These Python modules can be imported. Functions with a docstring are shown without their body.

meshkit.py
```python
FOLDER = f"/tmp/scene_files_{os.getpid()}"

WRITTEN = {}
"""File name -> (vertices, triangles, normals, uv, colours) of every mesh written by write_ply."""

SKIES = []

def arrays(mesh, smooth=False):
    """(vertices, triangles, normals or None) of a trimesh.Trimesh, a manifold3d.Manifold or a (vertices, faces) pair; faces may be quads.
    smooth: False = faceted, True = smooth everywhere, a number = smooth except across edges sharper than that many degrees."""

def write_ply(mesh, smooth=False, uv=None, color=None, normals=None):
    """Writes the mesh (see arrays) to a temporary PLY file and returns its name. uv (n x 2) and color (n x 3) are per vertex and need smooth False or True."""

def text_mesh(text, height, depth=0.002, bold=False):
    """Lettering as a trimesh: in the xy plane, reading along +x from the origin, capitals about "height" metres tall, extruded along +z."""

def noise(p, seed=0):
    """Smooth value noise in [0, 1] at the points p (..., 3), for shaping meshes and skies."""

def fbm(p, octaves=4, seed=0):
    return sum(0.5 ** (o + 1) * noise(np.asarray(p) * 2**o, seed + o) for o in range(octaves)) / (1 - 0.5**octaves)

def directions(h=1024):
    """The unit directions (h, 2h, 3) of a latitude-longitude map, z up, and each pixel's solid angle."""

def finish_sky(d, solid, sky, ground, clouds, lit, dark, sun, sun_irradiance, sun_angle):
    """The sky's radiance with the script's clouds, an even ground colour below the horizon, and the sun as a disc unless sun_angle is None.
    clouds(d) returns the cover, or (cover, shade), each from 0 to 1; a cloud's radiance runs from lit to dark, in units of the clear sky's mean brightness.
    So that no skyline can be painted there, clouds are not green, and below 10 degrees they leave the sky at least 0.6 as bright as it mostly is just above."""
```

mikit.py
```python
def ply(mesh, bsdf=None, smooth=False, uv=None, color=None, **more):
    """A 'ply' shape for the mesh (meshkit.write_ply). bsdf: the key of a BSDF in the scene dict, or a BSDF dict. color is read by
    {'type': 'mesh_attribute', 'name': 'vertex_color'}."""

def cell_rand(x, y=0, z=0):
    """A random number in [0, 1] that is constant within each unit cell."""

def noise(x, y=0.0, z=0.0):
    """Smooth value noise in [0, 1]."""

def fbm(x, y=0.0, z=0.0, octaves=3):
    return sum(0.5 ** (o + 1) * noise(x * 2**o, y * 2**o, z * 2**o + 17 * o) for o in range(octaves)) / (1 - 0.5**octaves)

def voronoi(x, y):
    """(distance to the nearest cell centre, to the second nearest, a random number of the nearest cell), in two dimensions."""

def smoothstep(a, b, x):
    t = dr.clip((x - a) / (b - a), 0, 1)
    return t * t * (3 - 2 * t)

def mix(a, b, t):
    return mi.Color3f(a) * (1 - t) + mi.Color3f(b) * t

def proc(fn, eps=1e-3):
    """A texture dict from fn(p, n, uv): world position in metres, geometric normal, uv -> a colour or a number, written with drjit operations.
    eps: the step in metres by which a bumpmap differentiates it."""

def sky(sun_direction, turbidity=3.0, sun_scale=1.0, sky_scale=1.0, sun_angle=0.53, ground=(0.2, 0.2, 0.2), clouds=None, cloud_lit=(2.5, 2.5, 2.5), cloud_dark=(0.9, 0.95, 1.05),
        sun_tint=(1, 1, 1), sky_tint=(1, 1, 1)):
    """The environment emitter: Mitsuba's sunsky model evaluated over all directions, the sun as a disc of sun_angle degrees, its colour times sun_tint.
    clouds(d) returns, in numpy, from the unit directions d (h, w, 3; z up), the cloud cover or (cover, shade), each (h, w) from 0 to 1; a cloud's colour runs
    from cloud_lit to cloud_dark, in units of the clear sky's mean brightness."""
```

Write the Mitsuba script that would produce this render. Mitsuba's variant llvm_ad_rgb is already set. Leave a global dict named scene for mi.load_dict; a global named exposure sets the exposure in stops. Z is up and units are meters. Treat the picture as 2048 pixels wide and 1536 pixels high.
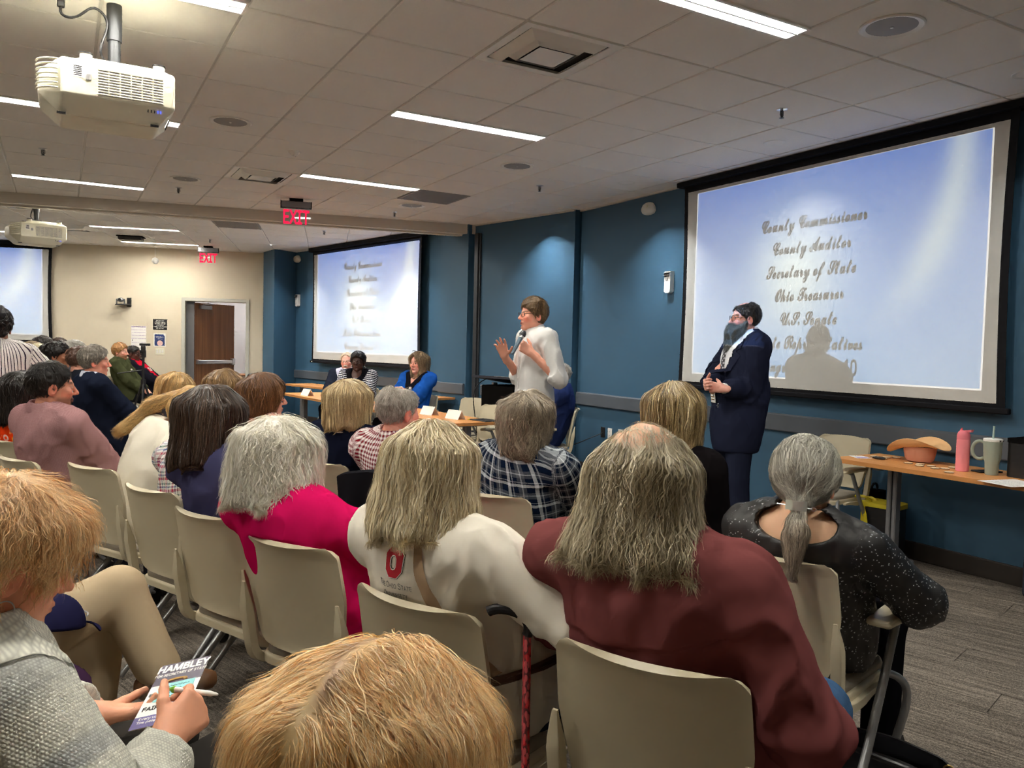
import math, glob, numpy as np, trimesh, mitsuba as mi, drjit as dr, mikit, meshkit
from shapely.geometry import Polygon, Point, box as sbox
from shapely import affinity
from mikit import noise, fbm, cell_rand, smoothstep, mix, voronoi
T = mi.ScalarTransform4f
rng = np.random.default_rng(7)

# ---------------------------------------------------------------- camera, exposure
CAM = np.array([0.0, 0.0, 1.444]); FPX = 1582.94
_y, _p, _r = 0.517655, -0.0470246, 0.0240048
_f = np.array([math.sin(_y)*math.cos(_p), math.cos(_y)*math.cos(_p), math.sin(_p)])
_rt = np.array([math.cos(_y), -math.sin(_y), 0]); _up = np.cross(_rt, _f)
RT = math.cos(_r)*_rt + math.sin(_r)*_up; UP = -math.sin(_r)*_rt + math.cos(_r)*_up
scene = {'type': 'scene', 'camera': {'type': 'perspective', 'fov': math.degrees(2*math.atan(1024/FPX)), 'fov_axis': 'x', 'near_clip': 0.05, 'far_clip': 100.0,
         'to_world': T().look_at(origin=CAM.tolist(), target=(CAM+_f).tolist(), up=UP.tolist())}}
labels = {}
exposure = 5.1
LINEAR_LIGHT = 2.75      # radiance of the recessed linear lights
DOWN_LIGHT = 0.25        # intensity of the downlights
PROJECTOR = 2.3         # intensity of the projector lamps

# ---------------------------------------------------------------- helpers
def lin(*c):
    c = np.array(c[0] if len(c) == 1 else c, float)/255
    return np.where(c <= 0.04045, c/12.92, ((c+0.055)/1.055)**2.4)

def rgb(c): return {'type': 'rgb', 'value': [float(x) for x in c]}

def mat(name, color=None, rough=0.6, metal=0.0, spec=0.5, tex=None, two=True, bump=None, **more):
    b = {'type': 'principled', 'base_color': tex if tex is not None else rgb(lin(color)), 'roughness': float(rough), 'metallic': float(metal), 'specular': float(spec), **more}
    if rough >= 0.8 and not more.get('sheen') and metal == 0: b = {'type': 'diffuse', 'reflectance': b['base_color']}
    if bump is not None:
        b = {'type': 'bumpmap', 'arbitrary': bump[0], 'scale': bump[1], 'bsdf': b}
    scene[name] = {'type': 'twosided', 'bsdf': b} if two else b
    return name

def uniq(key):
    if key not in scene and key not in labels: return key
    n = 1
    while f'{key}_{n:03d}' in scene or f'{key}_{n:03d}' in labels: n += 1
    return f'{key}_{n:03d}'

def tag(key, label=None, cat=None, group=None, kind=None):
    d = labels.setdefault(key, {})
    for k, v in (('label', label), ('category', cat), ('group', group), ('kind', kind)):
        if v: d[k] = v
    return key

def thing(name, label, cat, group=None):
    return tag(uniq(name), label, cat, group)

def add(name, mesh, bsdf, parent=None, smooth=30, label=None, cat=None, group=None, kind=None, to_world=None, **kw):
    if not isinstance(mesh, dict) and hasattr(mesh, 'faces') and len(mesh.faces) == 0: raise ValueError(f'{parent} {name} is empty')
    key = uniq(f'{parent}__{name}' if parent else name)
    scene[key] = mesh if isinstance(mesh, dict) else mikit.ply(mesh, bsdf, smooth, **kw)
    if to_world is not None: scene[key] = {**scene[key], 'to_world': to_world}
    if label or cat or kind or group: tag(key, label, cat, group, kind)
    return key

cat_ = trimesh.util.concatenate
def M4(R=None, t=(0, 0, 0)):
    m = np.eye(4)
    if R is not None: m[:3, :3] = R
    m[:3, 3] = t
    return m
def rotz(deg):
    a = math.radians(deg); c, s = math.cos(a), math.sin(a)
    return np.array([[c, -s, 0], [s, c, 0], [0, 0, 1.0]])
def rotx(deg):
    a = math.radians(deg); c, s = math.cos(a), math.sin(a)
    return np.array([[1, 0, 0], [0, c, -s], [0, s, c]])
def roty(deg):
    a = math.radians(deg); c, s = math.cos(a), math.sin(a)
    return np.array([[c, 0, s], [0, 1, 0], [-s, 0, c]])
def xf(mesh, R=None, t=(0, 0, 0)):
    m = mesh.copy(); m.apply_transform(M4(R, t)); return m
def TM(R=None, t=(0, 0, 0)): return T(mi.ScalarMatrix4f(M4(R, t).tolist()))

def bx(x0, x1, y0, y1, z0, z1, c=0.0):
    """box, its edges chamfered by c"""
    if c <= 0:
        m = trimesh.creation.box((x1-x0, y1-y0, z1-z0)); m.apply_translation(((x0+x1)/2, (y0+y1)/2, (z0+z1)/2)); return m
    p = []
    for a, b, d in ((c, c, 0), (c, 0, c), (0, c, c)):
        p += [(x, y, z) for x in (x0+a, x1-a) for y in (y0+b, y1-b) for z in (z0+d, z1-d)]
    return trimesh.convex.convex_hull(np.array(p))
def prism(poly, z0, z1):
    m = trimesh.creation.extrude_polygon(poly if isinstance(poly, Polygon) else Polygon(poly), z1-z0, engine='earcut'); m.apply_translation((0, 0, z0)); return m
def rrect(w, h, r, n=6): return sbox(-w/2+r, -h/2+r, w/2-r, h/2-r).buffer(r, quad_segs=n)
def lathe(prof, n=32): return trimesh.creation.revolve(np.array(prof, float), sections=n)
def tube(pts, r, n=10, closed=False):
    """round tube along points, smoothed frames; r a number or one per point"""
    p = np.asarray(pts, float); k = len(p); r = np.broadcast_to(np.asarray(r, float), (k,))
    t = np.gradient(p, axis=0) if not closed else np.roll(p, -1, 0)-np.roll(p, 1, 0)
    t /= np.linalg.norm(t, axis=1, keepdims=True)+1e-12
    a = np.zeros_like(p); ref = np.array([0, 0, 1.0]) if abs(t[0, 2]) < 0.9 else np.array([1.0, 0, 0])
    for i in range(k):
        ref = ref - t[i]*(ref@t[i]); ref /= np.linalg.norm(ref); a[i] = ref
    b = np.cross(t, a); ang = np.arange(n)*2*np.pi/n
    v = p[:, None]+r[:, None, None]*(np.cos(ang)[None, :, None]*a[:, None]+np.sin(ang)[None, :, None]*b[:, None])
    m = k if closed else k-1
    i, j = np.meshgrid(np.arange(m), np.arange(n), indexing='ij')
    q = np.stack([i*n+j, i*n+(j+1) % n, ((i+1) % k)*n+(j+1) % n, ((i+1) % k)*n+j], -1).reshape(-1, 4)
    f = np.vstack([q[:, [0, 1, 2]], q[:, [0, 2, 3]]]); v = v.reshape(-1, 3)
    if not closed:
        v = np.vstack([v, p[:1], p[-1:]]); e = np.arange(n)
        f = np.vstack([f, np.stack([e*0+k*n, (e+1) % n, e], 1), np.stack([e*0+k*n+1, (k-1)*n+e, (k-1)*n+(e+1) % n], 1)])
    return trimesh.Trimesh(v, f, process=False)
def smooth_path(pts, n=24):
    from scipy.interpolate import CubicSpline
    p = np.asarray(pts, float); s = np.r_[0, np.cumsum(np.linalg.norm(np.diff(p, axis=0), axis=1))]
    return CubicSpline(s, p)(np.linspace(0, s[-1], n))
def sweep(pts, prof, side=(1, 0, 0)):
    """closed profile (n x 2: along side, along normal) swept along points"""
    p = np.asarray(pts, float); t = np.gradient(p, axis=0); t /= np.linalg.norm(t, axis=1, keepdims=True)
    s = np.asarray(side, float) - t*(t@np.asarray(side, float))[:, None]; s /= np.linalg.norm(s, axis=1, keepdims=True); nn = np.cross(t, s)
    prof = np.asarray(prof, float); prof = prof if prof.ndim == 3 else np.broadcast_to(prof, (len(p), *prof.shape))
    v = p[:, None]+prof[..., :1]*s[:, None]+prof[..., 1:]*nn[:, None]; k, n = v.shape[:2]
    i, j = np.meshgrid(np.arange(k-1), np.arange(n), indexing='ij')
    q = np.stack([i*n+j, i*n+(j+1) % n, (i+1)*n+(j+1) % n, (i+1)*n+j], -1).reshape(-1, 4)
    f = [q[:, [0, 1, 2]], q[:, [0, 2, 3]]]; v = np.vstack([v.reshape(-1, 3), v[0].mean(0)[None], v[-1].mean(0)[None]]); e = np.arange(n)
    f += [np.stack([e*0+k*n, (e+1) % n, e], 1), np.stack([e*0+k*n+1, (k-1)*n+e, (k-1)*n+(e+1) % n], 1)]
    m = trimesh.Trimesh(v, np.vstack(f), process=False); m.fix_normals(); return m
def sheet(P, thick):
    """closed shell from a grid of points (h, w, 3), thick along its normals"""
    h, w = P.shape[:2]; du = np.gradient(P, axis=1); dv = np.gradient(P, axis=0); n = np.cross(du, dv); n /= np.linalg.norm(n, axis=2, keepdims=True)+1e-12
    th = np.broadcast_to(np.asarray(thick, float), (h, w))[..., None]
    v = np.vstack([(P+n*th/2).reshape(-1, 3), (P-n*th/2).reshape(-1, 3)])
    i, j = np.meshgrid(np.arange(h-1), np.arange(w-1), indexing='ij'); a = (i*w+j).ravel(); o = h*w
    f = [np.stack([a, a+1, a+w+1], 1), np.stack([a, a+w+1, a+w], 1), np.stack([a+o, a+w+1+o, a+1+o], 1), np.stack([a+o, a+w+o, a+w+1+o], 1)]
    ring = np.r_[np.arange(w), np.arange(1, h)*w+w-1, (h-1)*w+np.arange(w-2, -1, -1), np.arange(h-2, 0, -1)*w]; nx = np.roll(ring, -1)
    f += [np.stack([ring, ring+o, nx+o], 1), np.stack([ring, nx+o, nx], 1)]
    m = trimesh.Trimesh(v, np.vstack(f), process=False); return m
FONTS = {}
def text_shape(text, height, font='Inter', bold=0, sx=1.0, shear=0.0):
    """lettering as shapely polygons: baseline at y = 0, centred on x = 0"""
    from PIL import Image, ImageDraw, ImageFont
    from shapely import union_all, box
    if font not in FONTS:
        found = glob.glob(f'/opt/blender-*/*/datafiles/fonts/{font}*.woff2') or glob.glob('/opt/blender-*/*/datafiles/fonts/Inter.woff2')
        FONTS[font] = ImageFont.truetype(found[0], 96)
    ft = FONTS[font]; x0, y0, x1, y1 = ft.getbbox(text, anchor='ls', stroke_width=bold)
    im = Image.new('L', (x1-x0+8, y1-y0+8)); ImageDraw.Draw(im).text((4-x0, 4-y0), text, 255, ft, anchor='ls', stroke_width=bold)
    on = np.pad(np.asarray(im) > 127, ((0, 0), (1, 1))).astype(np.int8)
    rows, st = np.nonzero(np.diff(on, axis=1) == 1); en = np.nonzero(np.diff(on, axis=1) == -1)[1]
    s = union_all(box(st, -rows-1, en, -rows)).buffer(0.6).buffer(-0.6).simplify(0.5); k = height/70.0
    s = affinity.affine_transform(s, [k*sx, k*shear, 0, k, -(x1-x0+8)/2*k*sx, (4-y0)*k])
    return list(getattr(s, 'geoms', [s]))
def text_mesh(text, height, depth=0.002, **kw):
    return cat_([trimesh.creation.extrude_polygon(g, depth, engine='earcut') for g in text_shape(text, height, **kw)])
def face(mesh, origin, right, up):
    """stands a mesh drawn in the xy plane at origin, x along right, y along up"""
    r = np.array(right, float); r /= np.linalg.norm(r); u = np.array(up, float); u -= r*(u@r); u /= np.linalg.norm(u)
    return xf(mesh, np.stack([r, u, np.cross(r, u)], 1), origin)

# ---------------------------------------------------------------- materials
def col(*c): return mi.Color3f(*[float(x) for x in lin(*c)])     # plain floats: a numpy array must not enter a texture function
def blend(a, b, t): return col(*a)*(1-t)+col(*b)*t
def t_blue(p, n, uv): return mi.Color3f(*[float(x) for x in lin(60, 94, 118)])*(0.97+0.06*noise(p.x*2+p.y*2, p.z*2))
def t_cream(p, n, uv): return mi.Color3f(*[float(x) for x in lin(217, 206, 184)])*(0.985+0.03*noise(p.x*2+p.y, p.z*2))
def t_tile(p, n, uv): return mi.Color3f(*[float(x) for x in lin(240, 237, 230)])*(0.97+0.06*cell_rand(p.x*400, p.y*400))
PD = np.array([0.29, -0.957])
def carpet_uv(p): return p.x*PD[0]+p.y*PD[1], p.x*0.957+p.y*0.29
def t_carpet(p, n, uv):
    s, t = carpet_uv(p)
    row = dr.floor(t/0.25); k = dr.floor(s/1.0+cell_rand(row, 5))
    r = cell_rand(row, k, 3)
    a = noise(s*4+r*50, t*85, r*9); b = noise(s*9+r*20, t*220, 3); c = noise(s*260, t*260, 1)
    v = 0.33+0.42*a+0.30*b+0.5*(c-0.5)+0.12*(r-0.5)
    return blend((58, 54, 50), (150, 141, 130), dr.clip(v*v*0.95, 0, 1))
def t_wood(p, n, uv):
    g = fbm(uv.x*3, uv.y*70, 0, 3); h = noise(uv.x*14, uv.y*380)
    return blend((176, 112, 58), (212, 152, 92), dr.clip(0.25+0.6*g+0.25*h, 0, 1))
def t_door(p, n, uv):
    g = fbm(p.x*25+p.y*25, p.z*1.3, 0, 3)
    return blend((104, 66, 40), (134, 90, 58), dr.clip(g*1.3-0.1, 0, 1))
mat('wall_blue', tex=mikit.proc(t_blue), rough=0.55, spec=0.35)
mat('wall_cream', tex=mikit.proc(t_cream), rough=0.85)
mat('ceiling_tile', tex=mikit.proc(t_tile), rough=0.95, spec=0.1)
mat('tee_metal', (205, 202, 196), 0.5)
mat('carpet', tex=mikit.proc(t_carpet), rough=1.0, spec=0.05)
mat('wood_top', tex=mikit.proc(t_wood), rough=0.35, spec=0.45)
mat('wood_edge', (188, 128, 72), 0.4)
mat('door_wood', tex=mikit.proc(t_door), rough=0.4)
mat('gray_rail', (84, 90, 97), 0.5)
mat('dark_base', (44, 38, 33), 0.6)
mat('white_plastic', (232, 230, 222), 0.4)
mat('cream_plastic', (226, 222, 200), 0.45)
mat('black_plastic', (22, 22, 24), 0.4)
mat('black_matte', (18, 17, 17), 0.85, spec=0.2)
mat('screen_white', (200, 199, 194), 0.9, spec=0.1)
mat('screen_black', (14, 15, 20), 0.7, spec=0.2)
mat('metal', (176, 178, 180), 0.35, 0.85)
mat('chrome', (215, 215, 215), 0.15, 1.0)
mat('gray_metal', (128, 129, 132), 0.4, 0.5)
mat('dark_metal', (62, 64, 67), 0.42, 0.4)
mat('frame_paint', (190, 188, 176), 0.5)
mat('grille_gray', (150, 148, 144), 0.6)
mat('vent_dark', (58, 58, 60), 0.7)
mat('chair_shell', (192, 182, 155), 0.42, spec=0.45)
mat('chair_cushion', (136, 128, 114), 0.7, spec=0.3)
mat('chair_tube', (150, 151, 152), 0.33, 0.7)
mat('paper', (240, 238, 232), 0.8, spec=0.2)
mat('ink', (38, 36, 38), 0.7)
mat('red_glow_body', (230, 20, 50), 0.4)
scene['clear_glass'] = {'type': 'thindielectric', 'int_ior': 1.45}

# ---------------------------------------------------------------- the setting
XW = 5.28                                   # front wall of the near room
PF, NF = np.array([5.19, 7.72]), np.array([0.9763, 0.2165])       # front wall of the far room and its outward normal
DF = np.array([-0.2165, 0.9763])
def wf(y, off=0.0):                          # point of that wall at world y, off metres into the room
    s = (y-PF[1])/DF[1]; return PF+DF*s-NF*off
CO = np.array([1.0, 15.65]); CV, CU = np.array([0.959, -0.284]), np.array([0.284, 0.959])   # back wall: along, outward
ZC = 3.05
corner = wf(14.92)
HD0, HD1 = np.array([4.80, 9.50]), np.array([-0.70, 10.71])       # header of the folding partition
def quad_wall(a, b, z0, z1, t, out):
    a, b, out = np.array(a, float), np.array(b, float), np.array(out, float)
    return prism([tuple(a), tuple(b), tuple(b+out*t), tuple(a+out*t)], z0, z1)
back_l = CO-CV*8.0
floor_poly = Polygon([(-7, -4), (XW+.3, -4), (XW+.3, 7.8), tuple(wf(7.8, -.3)), tuple(wf(15.2, -.3)), tuple(CO+CV*2.7+CU*.3), tuple(back_l+CU*.3), (-7, 18)])
add('floor', prism(floor_poly, -0.12, -0.004), 'carpet', kind='structure')
hall = [tuple(CO+CV*0.2+CU*.3), tuple(CO+CV*3.6+CU*.3), tuple(CO+CV*3.6+CU*4.2), tuple(CO+CV*0.2+CU*4.2)]
add('floor_hall', prism(hall, -0.12, -0.004), 'carpet', kind='structure')
# carpet planks of the near room, each a piece of its own
plank = mikit.ply(bx(-.4995, .4995, -.1245, .1245, -.004, 0, .0008), 'carpet')
PV = np.array([0.957, 0.29]); PR = rotz(math.degrees(math.atan2(PD[1], PD[0])))
def seen(p, m=90):
    d = np.asarray(p, float)-CAM; z = d@_f
    return z > 0.3 and -m < 1024+FPX*(d@RT)/z < 2048+m and -m < 768-FPX*(d@UP)/z < 1536+m
planks = []
for i in range(-14, 30):
    for j in range(-12, 14):
        off = [0.0, .5, .25, .75][i % 4]
        c = PV*(0.25*i+.03)+PD*(j+off)
        if c[0] < XW-.1 and -1 < c[1] < 7.5 and seen((c[0], c[1], 0)): planks.append((np.hypot(*c), c))
for d, c in sorted(planks, key=lambda q: q[0])[:290]:
    add('plank', plank, None, 'floor', to_world=TM(PR, (c[0], c[1], 0)))
# walls
add('wall_front', bx(XW, XW+.25, -4, 7.72, 0, 3.4), 'wall_blue', kind='structure')
add('wall_front_far', quad_wall(PF, wf(15.2), 0, 3.4, .25, NF), 'wall_blue', kind='structure')
d0, d1 = CO+CV*.965, CO+CV*2.03              # door opening in the back wall
add('wall_back', cat_([quad_wall(back_l, d0, 0, 3.4, .2, CU), quad_wall(d1, CO+CV*3.2, 0, 3.4, .2, CU), quad_wall(d0, d1, 2.13, 3.4, .2, CU)]), 'wall_cream', kind='structure')
add('wall_left', bx(-7.2, -7, -4, 18, 0, 3.4), 'wall_cream', kind='structure')
add('wall_rear', bx(-7, XW, -4.2, -4, 0, 3.4), 'wall_cream', kind='structure')
hw = cat_([quad_wall(CO+CV*-.1+CU*3.2, CO+CV*4+CU*3.2, 0, 3.4, .2, CU), quad_wall(CO+CV*3.3+CU*.2, CO+CV*3.3+CU*3.2, 0, 3.4, .2, CV), quad_wall(CO+CV*.2+CU*.2, CO+CV*.2+CU*3.2, 0, 3.4, .2, -CV)])
mat('hall_white', (236, 234, 232), 0.7)
add('wall_hall', hw, 'hall_white', kind='structure')
# pilasters of the far wall
def pil(y0, y1, off, z1=3.05): return prism([tuple(wf(y0)), tuple(wf(y1)), tuple(wf(y1, off)), tuple(wf(y0, off))], 0, z1)
add('wall_pilaster', pil(9.52, 10.10, .10), 'wall_blue', kind='structure')
cc = [onp for onp in [(3.19, 14.83), (3.24, 14.20), (3.50, 14.32), (3.80, 14.55), (3.75, 15.0)]]
add('wall_column', prism(cc, 0, 3.05), 'wall_blue', kind='structure')
# chair rails and baseboards
def rail(a, b, out, z0, z1, t):
    a, b, out = map(lambda q: np.array(q, float), (a, b, out)); d = (b-a)/np.linalg.norm(b-a); a, b = a+d*.004, b-d*.004
    pr = np.array([(0, z0), (t*.8, z0), (t, z0+.008), (t, z1-.012), (t*.7, z1), (0, z1)])
    P = [np.r_[a, 0], np.r_[(a+b)/2, 0], np.r_[b, 0]]
    return sweep(P, pr, side=np.r_[out, 0]) if np.cross(np.r_[d, 0], np.r_[out, 0])[2] > 0 else sweep(P[::-1], pr, side=np.r_[out, 0])
add('trim_1', rail((XW, 7.70), (XW, -3.9), (-1, 0), .79, .935, .035), 'gray_rail', kind='structure')
add('trim_2', rail(wf(9.3), wf(7.76), -NF, .79, .935, .035), 'gray_rail', kind='structure')
add('trim_3', rail(wf(14.9), wf(10.11), -NF, .79, .935, .035), 'gray_rail', kind='structure')
add('trim_4', rail(wf(10.08, .10), wf(9.54, .10), -NF, .79, .935, .035), 'gray_rail', kind='structure')
add('baseboard_front', rail((XW, 7.70), (XW, -3.9), (-1, 0), 0, .125, .014), 'dark_base', kind='structure')
add('baseboard_far', rail(wf(14.9), wf(7.76), -NF, 0, .125, .014), 'dark_base', kind='structure')
add('baseboard_back', rail(CO-CV*7.8, d0-CV*.06, -CU, 0, .11, .014), 'dark_base', kind='structure')
# partition track post and header
hd = (HD1-HD0)/np.linalg.norm(HD1-HD0); hn = np.array([-hd[1], hd[0]])*-1
if hn[1] < 0: hn = -hn
HE = HD0+hd*12
mat('header_paint', (205, 198, 186), 0.6)
add('ceiling_header', cat_([prism([tuple(HD0), tuple(HE), tuple(HE+hn*.30), tuple(HD0+hn*.30)], 2.93, 3.2), prism([tuple(HD0+hn*.10), tuple(HE+hn*.10), tuple(HE+hn*.19), tuple(HD0+hn*.19)], 2.91, 2.95)]), 'header_paint', kind='structure')
pp = wf(9.42); Rf = rotz(math.degrees(math.atan2(DF[1], DF[0])))
add('trim_5', cat_([xf(bx(-.035, .035, 0, .05, 0, 2.93, .004), Rf, (*pp, 0)), xf(bx(-.06, -.04, 0, .03, 0, 2.93, .004), Rf, (*pp, 0))]), 'dark_metal', kind='structure')

# ---------------------------------------------------------------- ceiling: slab, tees and tiles
SP = 0.6096; G0 = np.array([0.7784, 4.0512]); GX, GY = np.array([1.0, 0]), np.array([0, 1.0])
FQ = np.array([1.0, 11.0])
def ab(a, b): return G0+SP*(GX*a+GY*b)
def fa(a, b): return FQ+SP*(CV*a+CU*b)
ceil_poly = Polygon([(-7, -4), (XW+.2, -4), (XW+.2, 7.8), tuple(wf(7.8, -.2)), tuple(wf(15.2, -.2)), tuple(CO+CV*2.9+CU*.1), tuple(back_l+CU*.1), (-7, 18)])
add('ceiling', prism(ceil_poly, 3.058, 3.35), 'tee_metal', kind='structure')
add('ceiling_hall', prism(hall, 2.75, 2.9), 'hall_white', kind='structure')
near_poly = Polygon([(-7, -4), (XW, -4), (XW, 7.72), tuple(PF), tuple(HD0), tuple(HE)]).buffer(-.008)
far_poly = Polygon([tuple(HD0+hn*.3), tuple(wf(14.9)), tuple(CO+CV*2.9), tuple(back_l), tuple(HE+hn*.3)]).buffer(-.008)
VENTS = {('n', 2, -1): 'diffuser', ('n', 1, 6): 'diffuser', ('n', 4, 6): 'return', ('f', 1, 1): 'return', ('f', -3, 3): 'diffuser'}
tile = mikit.ply(bx(-.297, .297, -.297, .297, 3.05, 3.07, .004), 'ceiling_tile')
cand = []
for kind, poly, fn, ra, rb in (('n', near_poly, ab, range(-10, 8), range(-14, 12)), ('f', far_poly, fa, range(-9, 8), range(-6, 9))):
    for a in ra:
        for b in rb:
            if (kind, a, b) in VENTS: continue
            q = Polygon([tuple(fn(a+.013, b+.013)), tuple(fn(a+.987, b+.013)), tuple(fn(a+.987, b+.987)), tuple(fn(a+.013, b+.987))])
            c = fn(a+.5, b+.5)
            if not any(seen((*fn(a+i, b+j), ZC), 40) for i in (0, 1) for j in (0, 1)): continue
            cut = q.intersection(poly)
            if cut.area < 0.004: continue
            cand.append((np.hypot(*c), kind, c, None if cut.area > q.area*.999 else cut))
cand.sort(key=lambda q: q[0])
RFAR = rotz(math.degrees(math.atan2(CV[1], CV[0])))
for i, (d, kind, c, cut) in enumerate(cand[:296]):
    if cut is None: add('tile', tile, None, 'ceiling', to_world=TM(RFAR if kind == 'f' else None, (*c, 0)))
    else:
        for g in getattr(cut, 'geoms', [cut]):
            if g.geom_type == 'Polygon' and g.area > .003: add('tile', prism(g, 3.05, 3.07), 'ceiling_tile', 'ceiling')
NT = len(cand)
# wall angle along the edge of the near ceiling
add('trim_6', cat_([bx(XW-.03, XW, -4, 7.72, 3.035, 3.06), prism([tuple(PF), tuple(wf(9.5)), tuple(wf(9.5, .03)), tuple(wf(7.72, .03))], 3.035, 3.06)]), 'tee_metal', kind='structure')

# ---------------------------------------------------------------- lights and fixtures of the ceiling
lens_n = 0
def linear_light(p0, p1, label):
    p0, p1 = np.array(p0), np.array(p1); L = np.linalg.norm(p1-p0); R = rotz(math.degrees(math.atan2(*(p1-p0)[::-1]))); c = (*((p0+p1)/2), 0)
    t = thing('ceiling_light', label, 'ceiling light', 'recessed linear ceiling lights')
    h = L/2
    add('housing', xf(cat_([bx(-h, h, -.082, -.062, 3.040, 3.058, .003), bx(-h, h, .062, .082, 3.040, 3.058, .003), bx(-h, h, -.008, .008, 3.038, 3.058, .003), bx(-h, -h+.012, -.08, .08, 3.041, 3.058), bx(h-.012, h, -.08, .08, 3.041, 3.058)]), R, c), 'white_plastic', t)
    for s in (-1, 1):
        v = np.array([[-h+.012, s*.035-.027, 3.046], [h-.012, s*.035-.027, 3.046], [h-.012, s*.035+.027, 3.046], [-h+.012, s*.035+.027, 3.046]])
        k = add('lens', xf(trimesh.Trimesh(v, [[0, 2, 1], [0, 3, 2]], process=False), R, c), 'white_plastic', t, smooth=False)
        scene[k]['emitter'] = {'type': 'area', 'radiance': rgb(LINEAR_LIGHT*np.array([1.0, .955, .86])), 'sampling_weight': 0.4}
LL = [((2, 2), (4, 2), 'linear ceiling light nearest the square diffuser, between two tees'), ((2, -2), (4, -2), 'large linear ceiling light at the top edge beside the round speaker'),
      ((-2, 0), (0, 0), 'linear ceiling light above the near projector at the top edge'), ((-2, 4), (0, 4), 'linear ceiling light partly hidden behind the near projector'),
      ((-2, 8.9), (0, 8.9), 'linear ceiling light just before the partition header'), ((2, 6), (4, 6), 'linear ceiling light beside the gray return grille and smaller diffuser')]
for a, b, l in LL: linear_light(ab(*a), ab(*b), l)
for a, b, l in (((2, -6), (4, -6), 'behind the camera on the right'), ((-2, -4), (0, -4), 'behind the camera on the left'), ((-6, 2), (-4, 2), 'left of the near projector'), ((-6, 6), (-4, 6), 'left of the striped shirt, near the header'), ((-6, -2), (-4, -2), 'behind the camera, farthest left')): linear_light(ab(*a), ab(*b), 'linear ceiling light outside the view, '+l)
FL = [((-2, 0), (0, 0), 'linear ceiling light above the far projector, first past the header'), ((-2, 3), (0, 3), 'middle one of three linear lights past the header'), ((-2, 6), (0, 6), 'linear ceiling light nearest the cream back wall'),
      ((2, 0), (4, 0), 'linear ceiling light seen behind the larger exit sign'), ((-6, 1), (-4, 1), 'linear ceiling light past the header at the left edge'), ((-6, 5), (-4, 5), 'linear ceiling light left of the far projector')]
for a, b, l in FL: linear_light(fa(*a), fa(*b), l)

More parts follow.
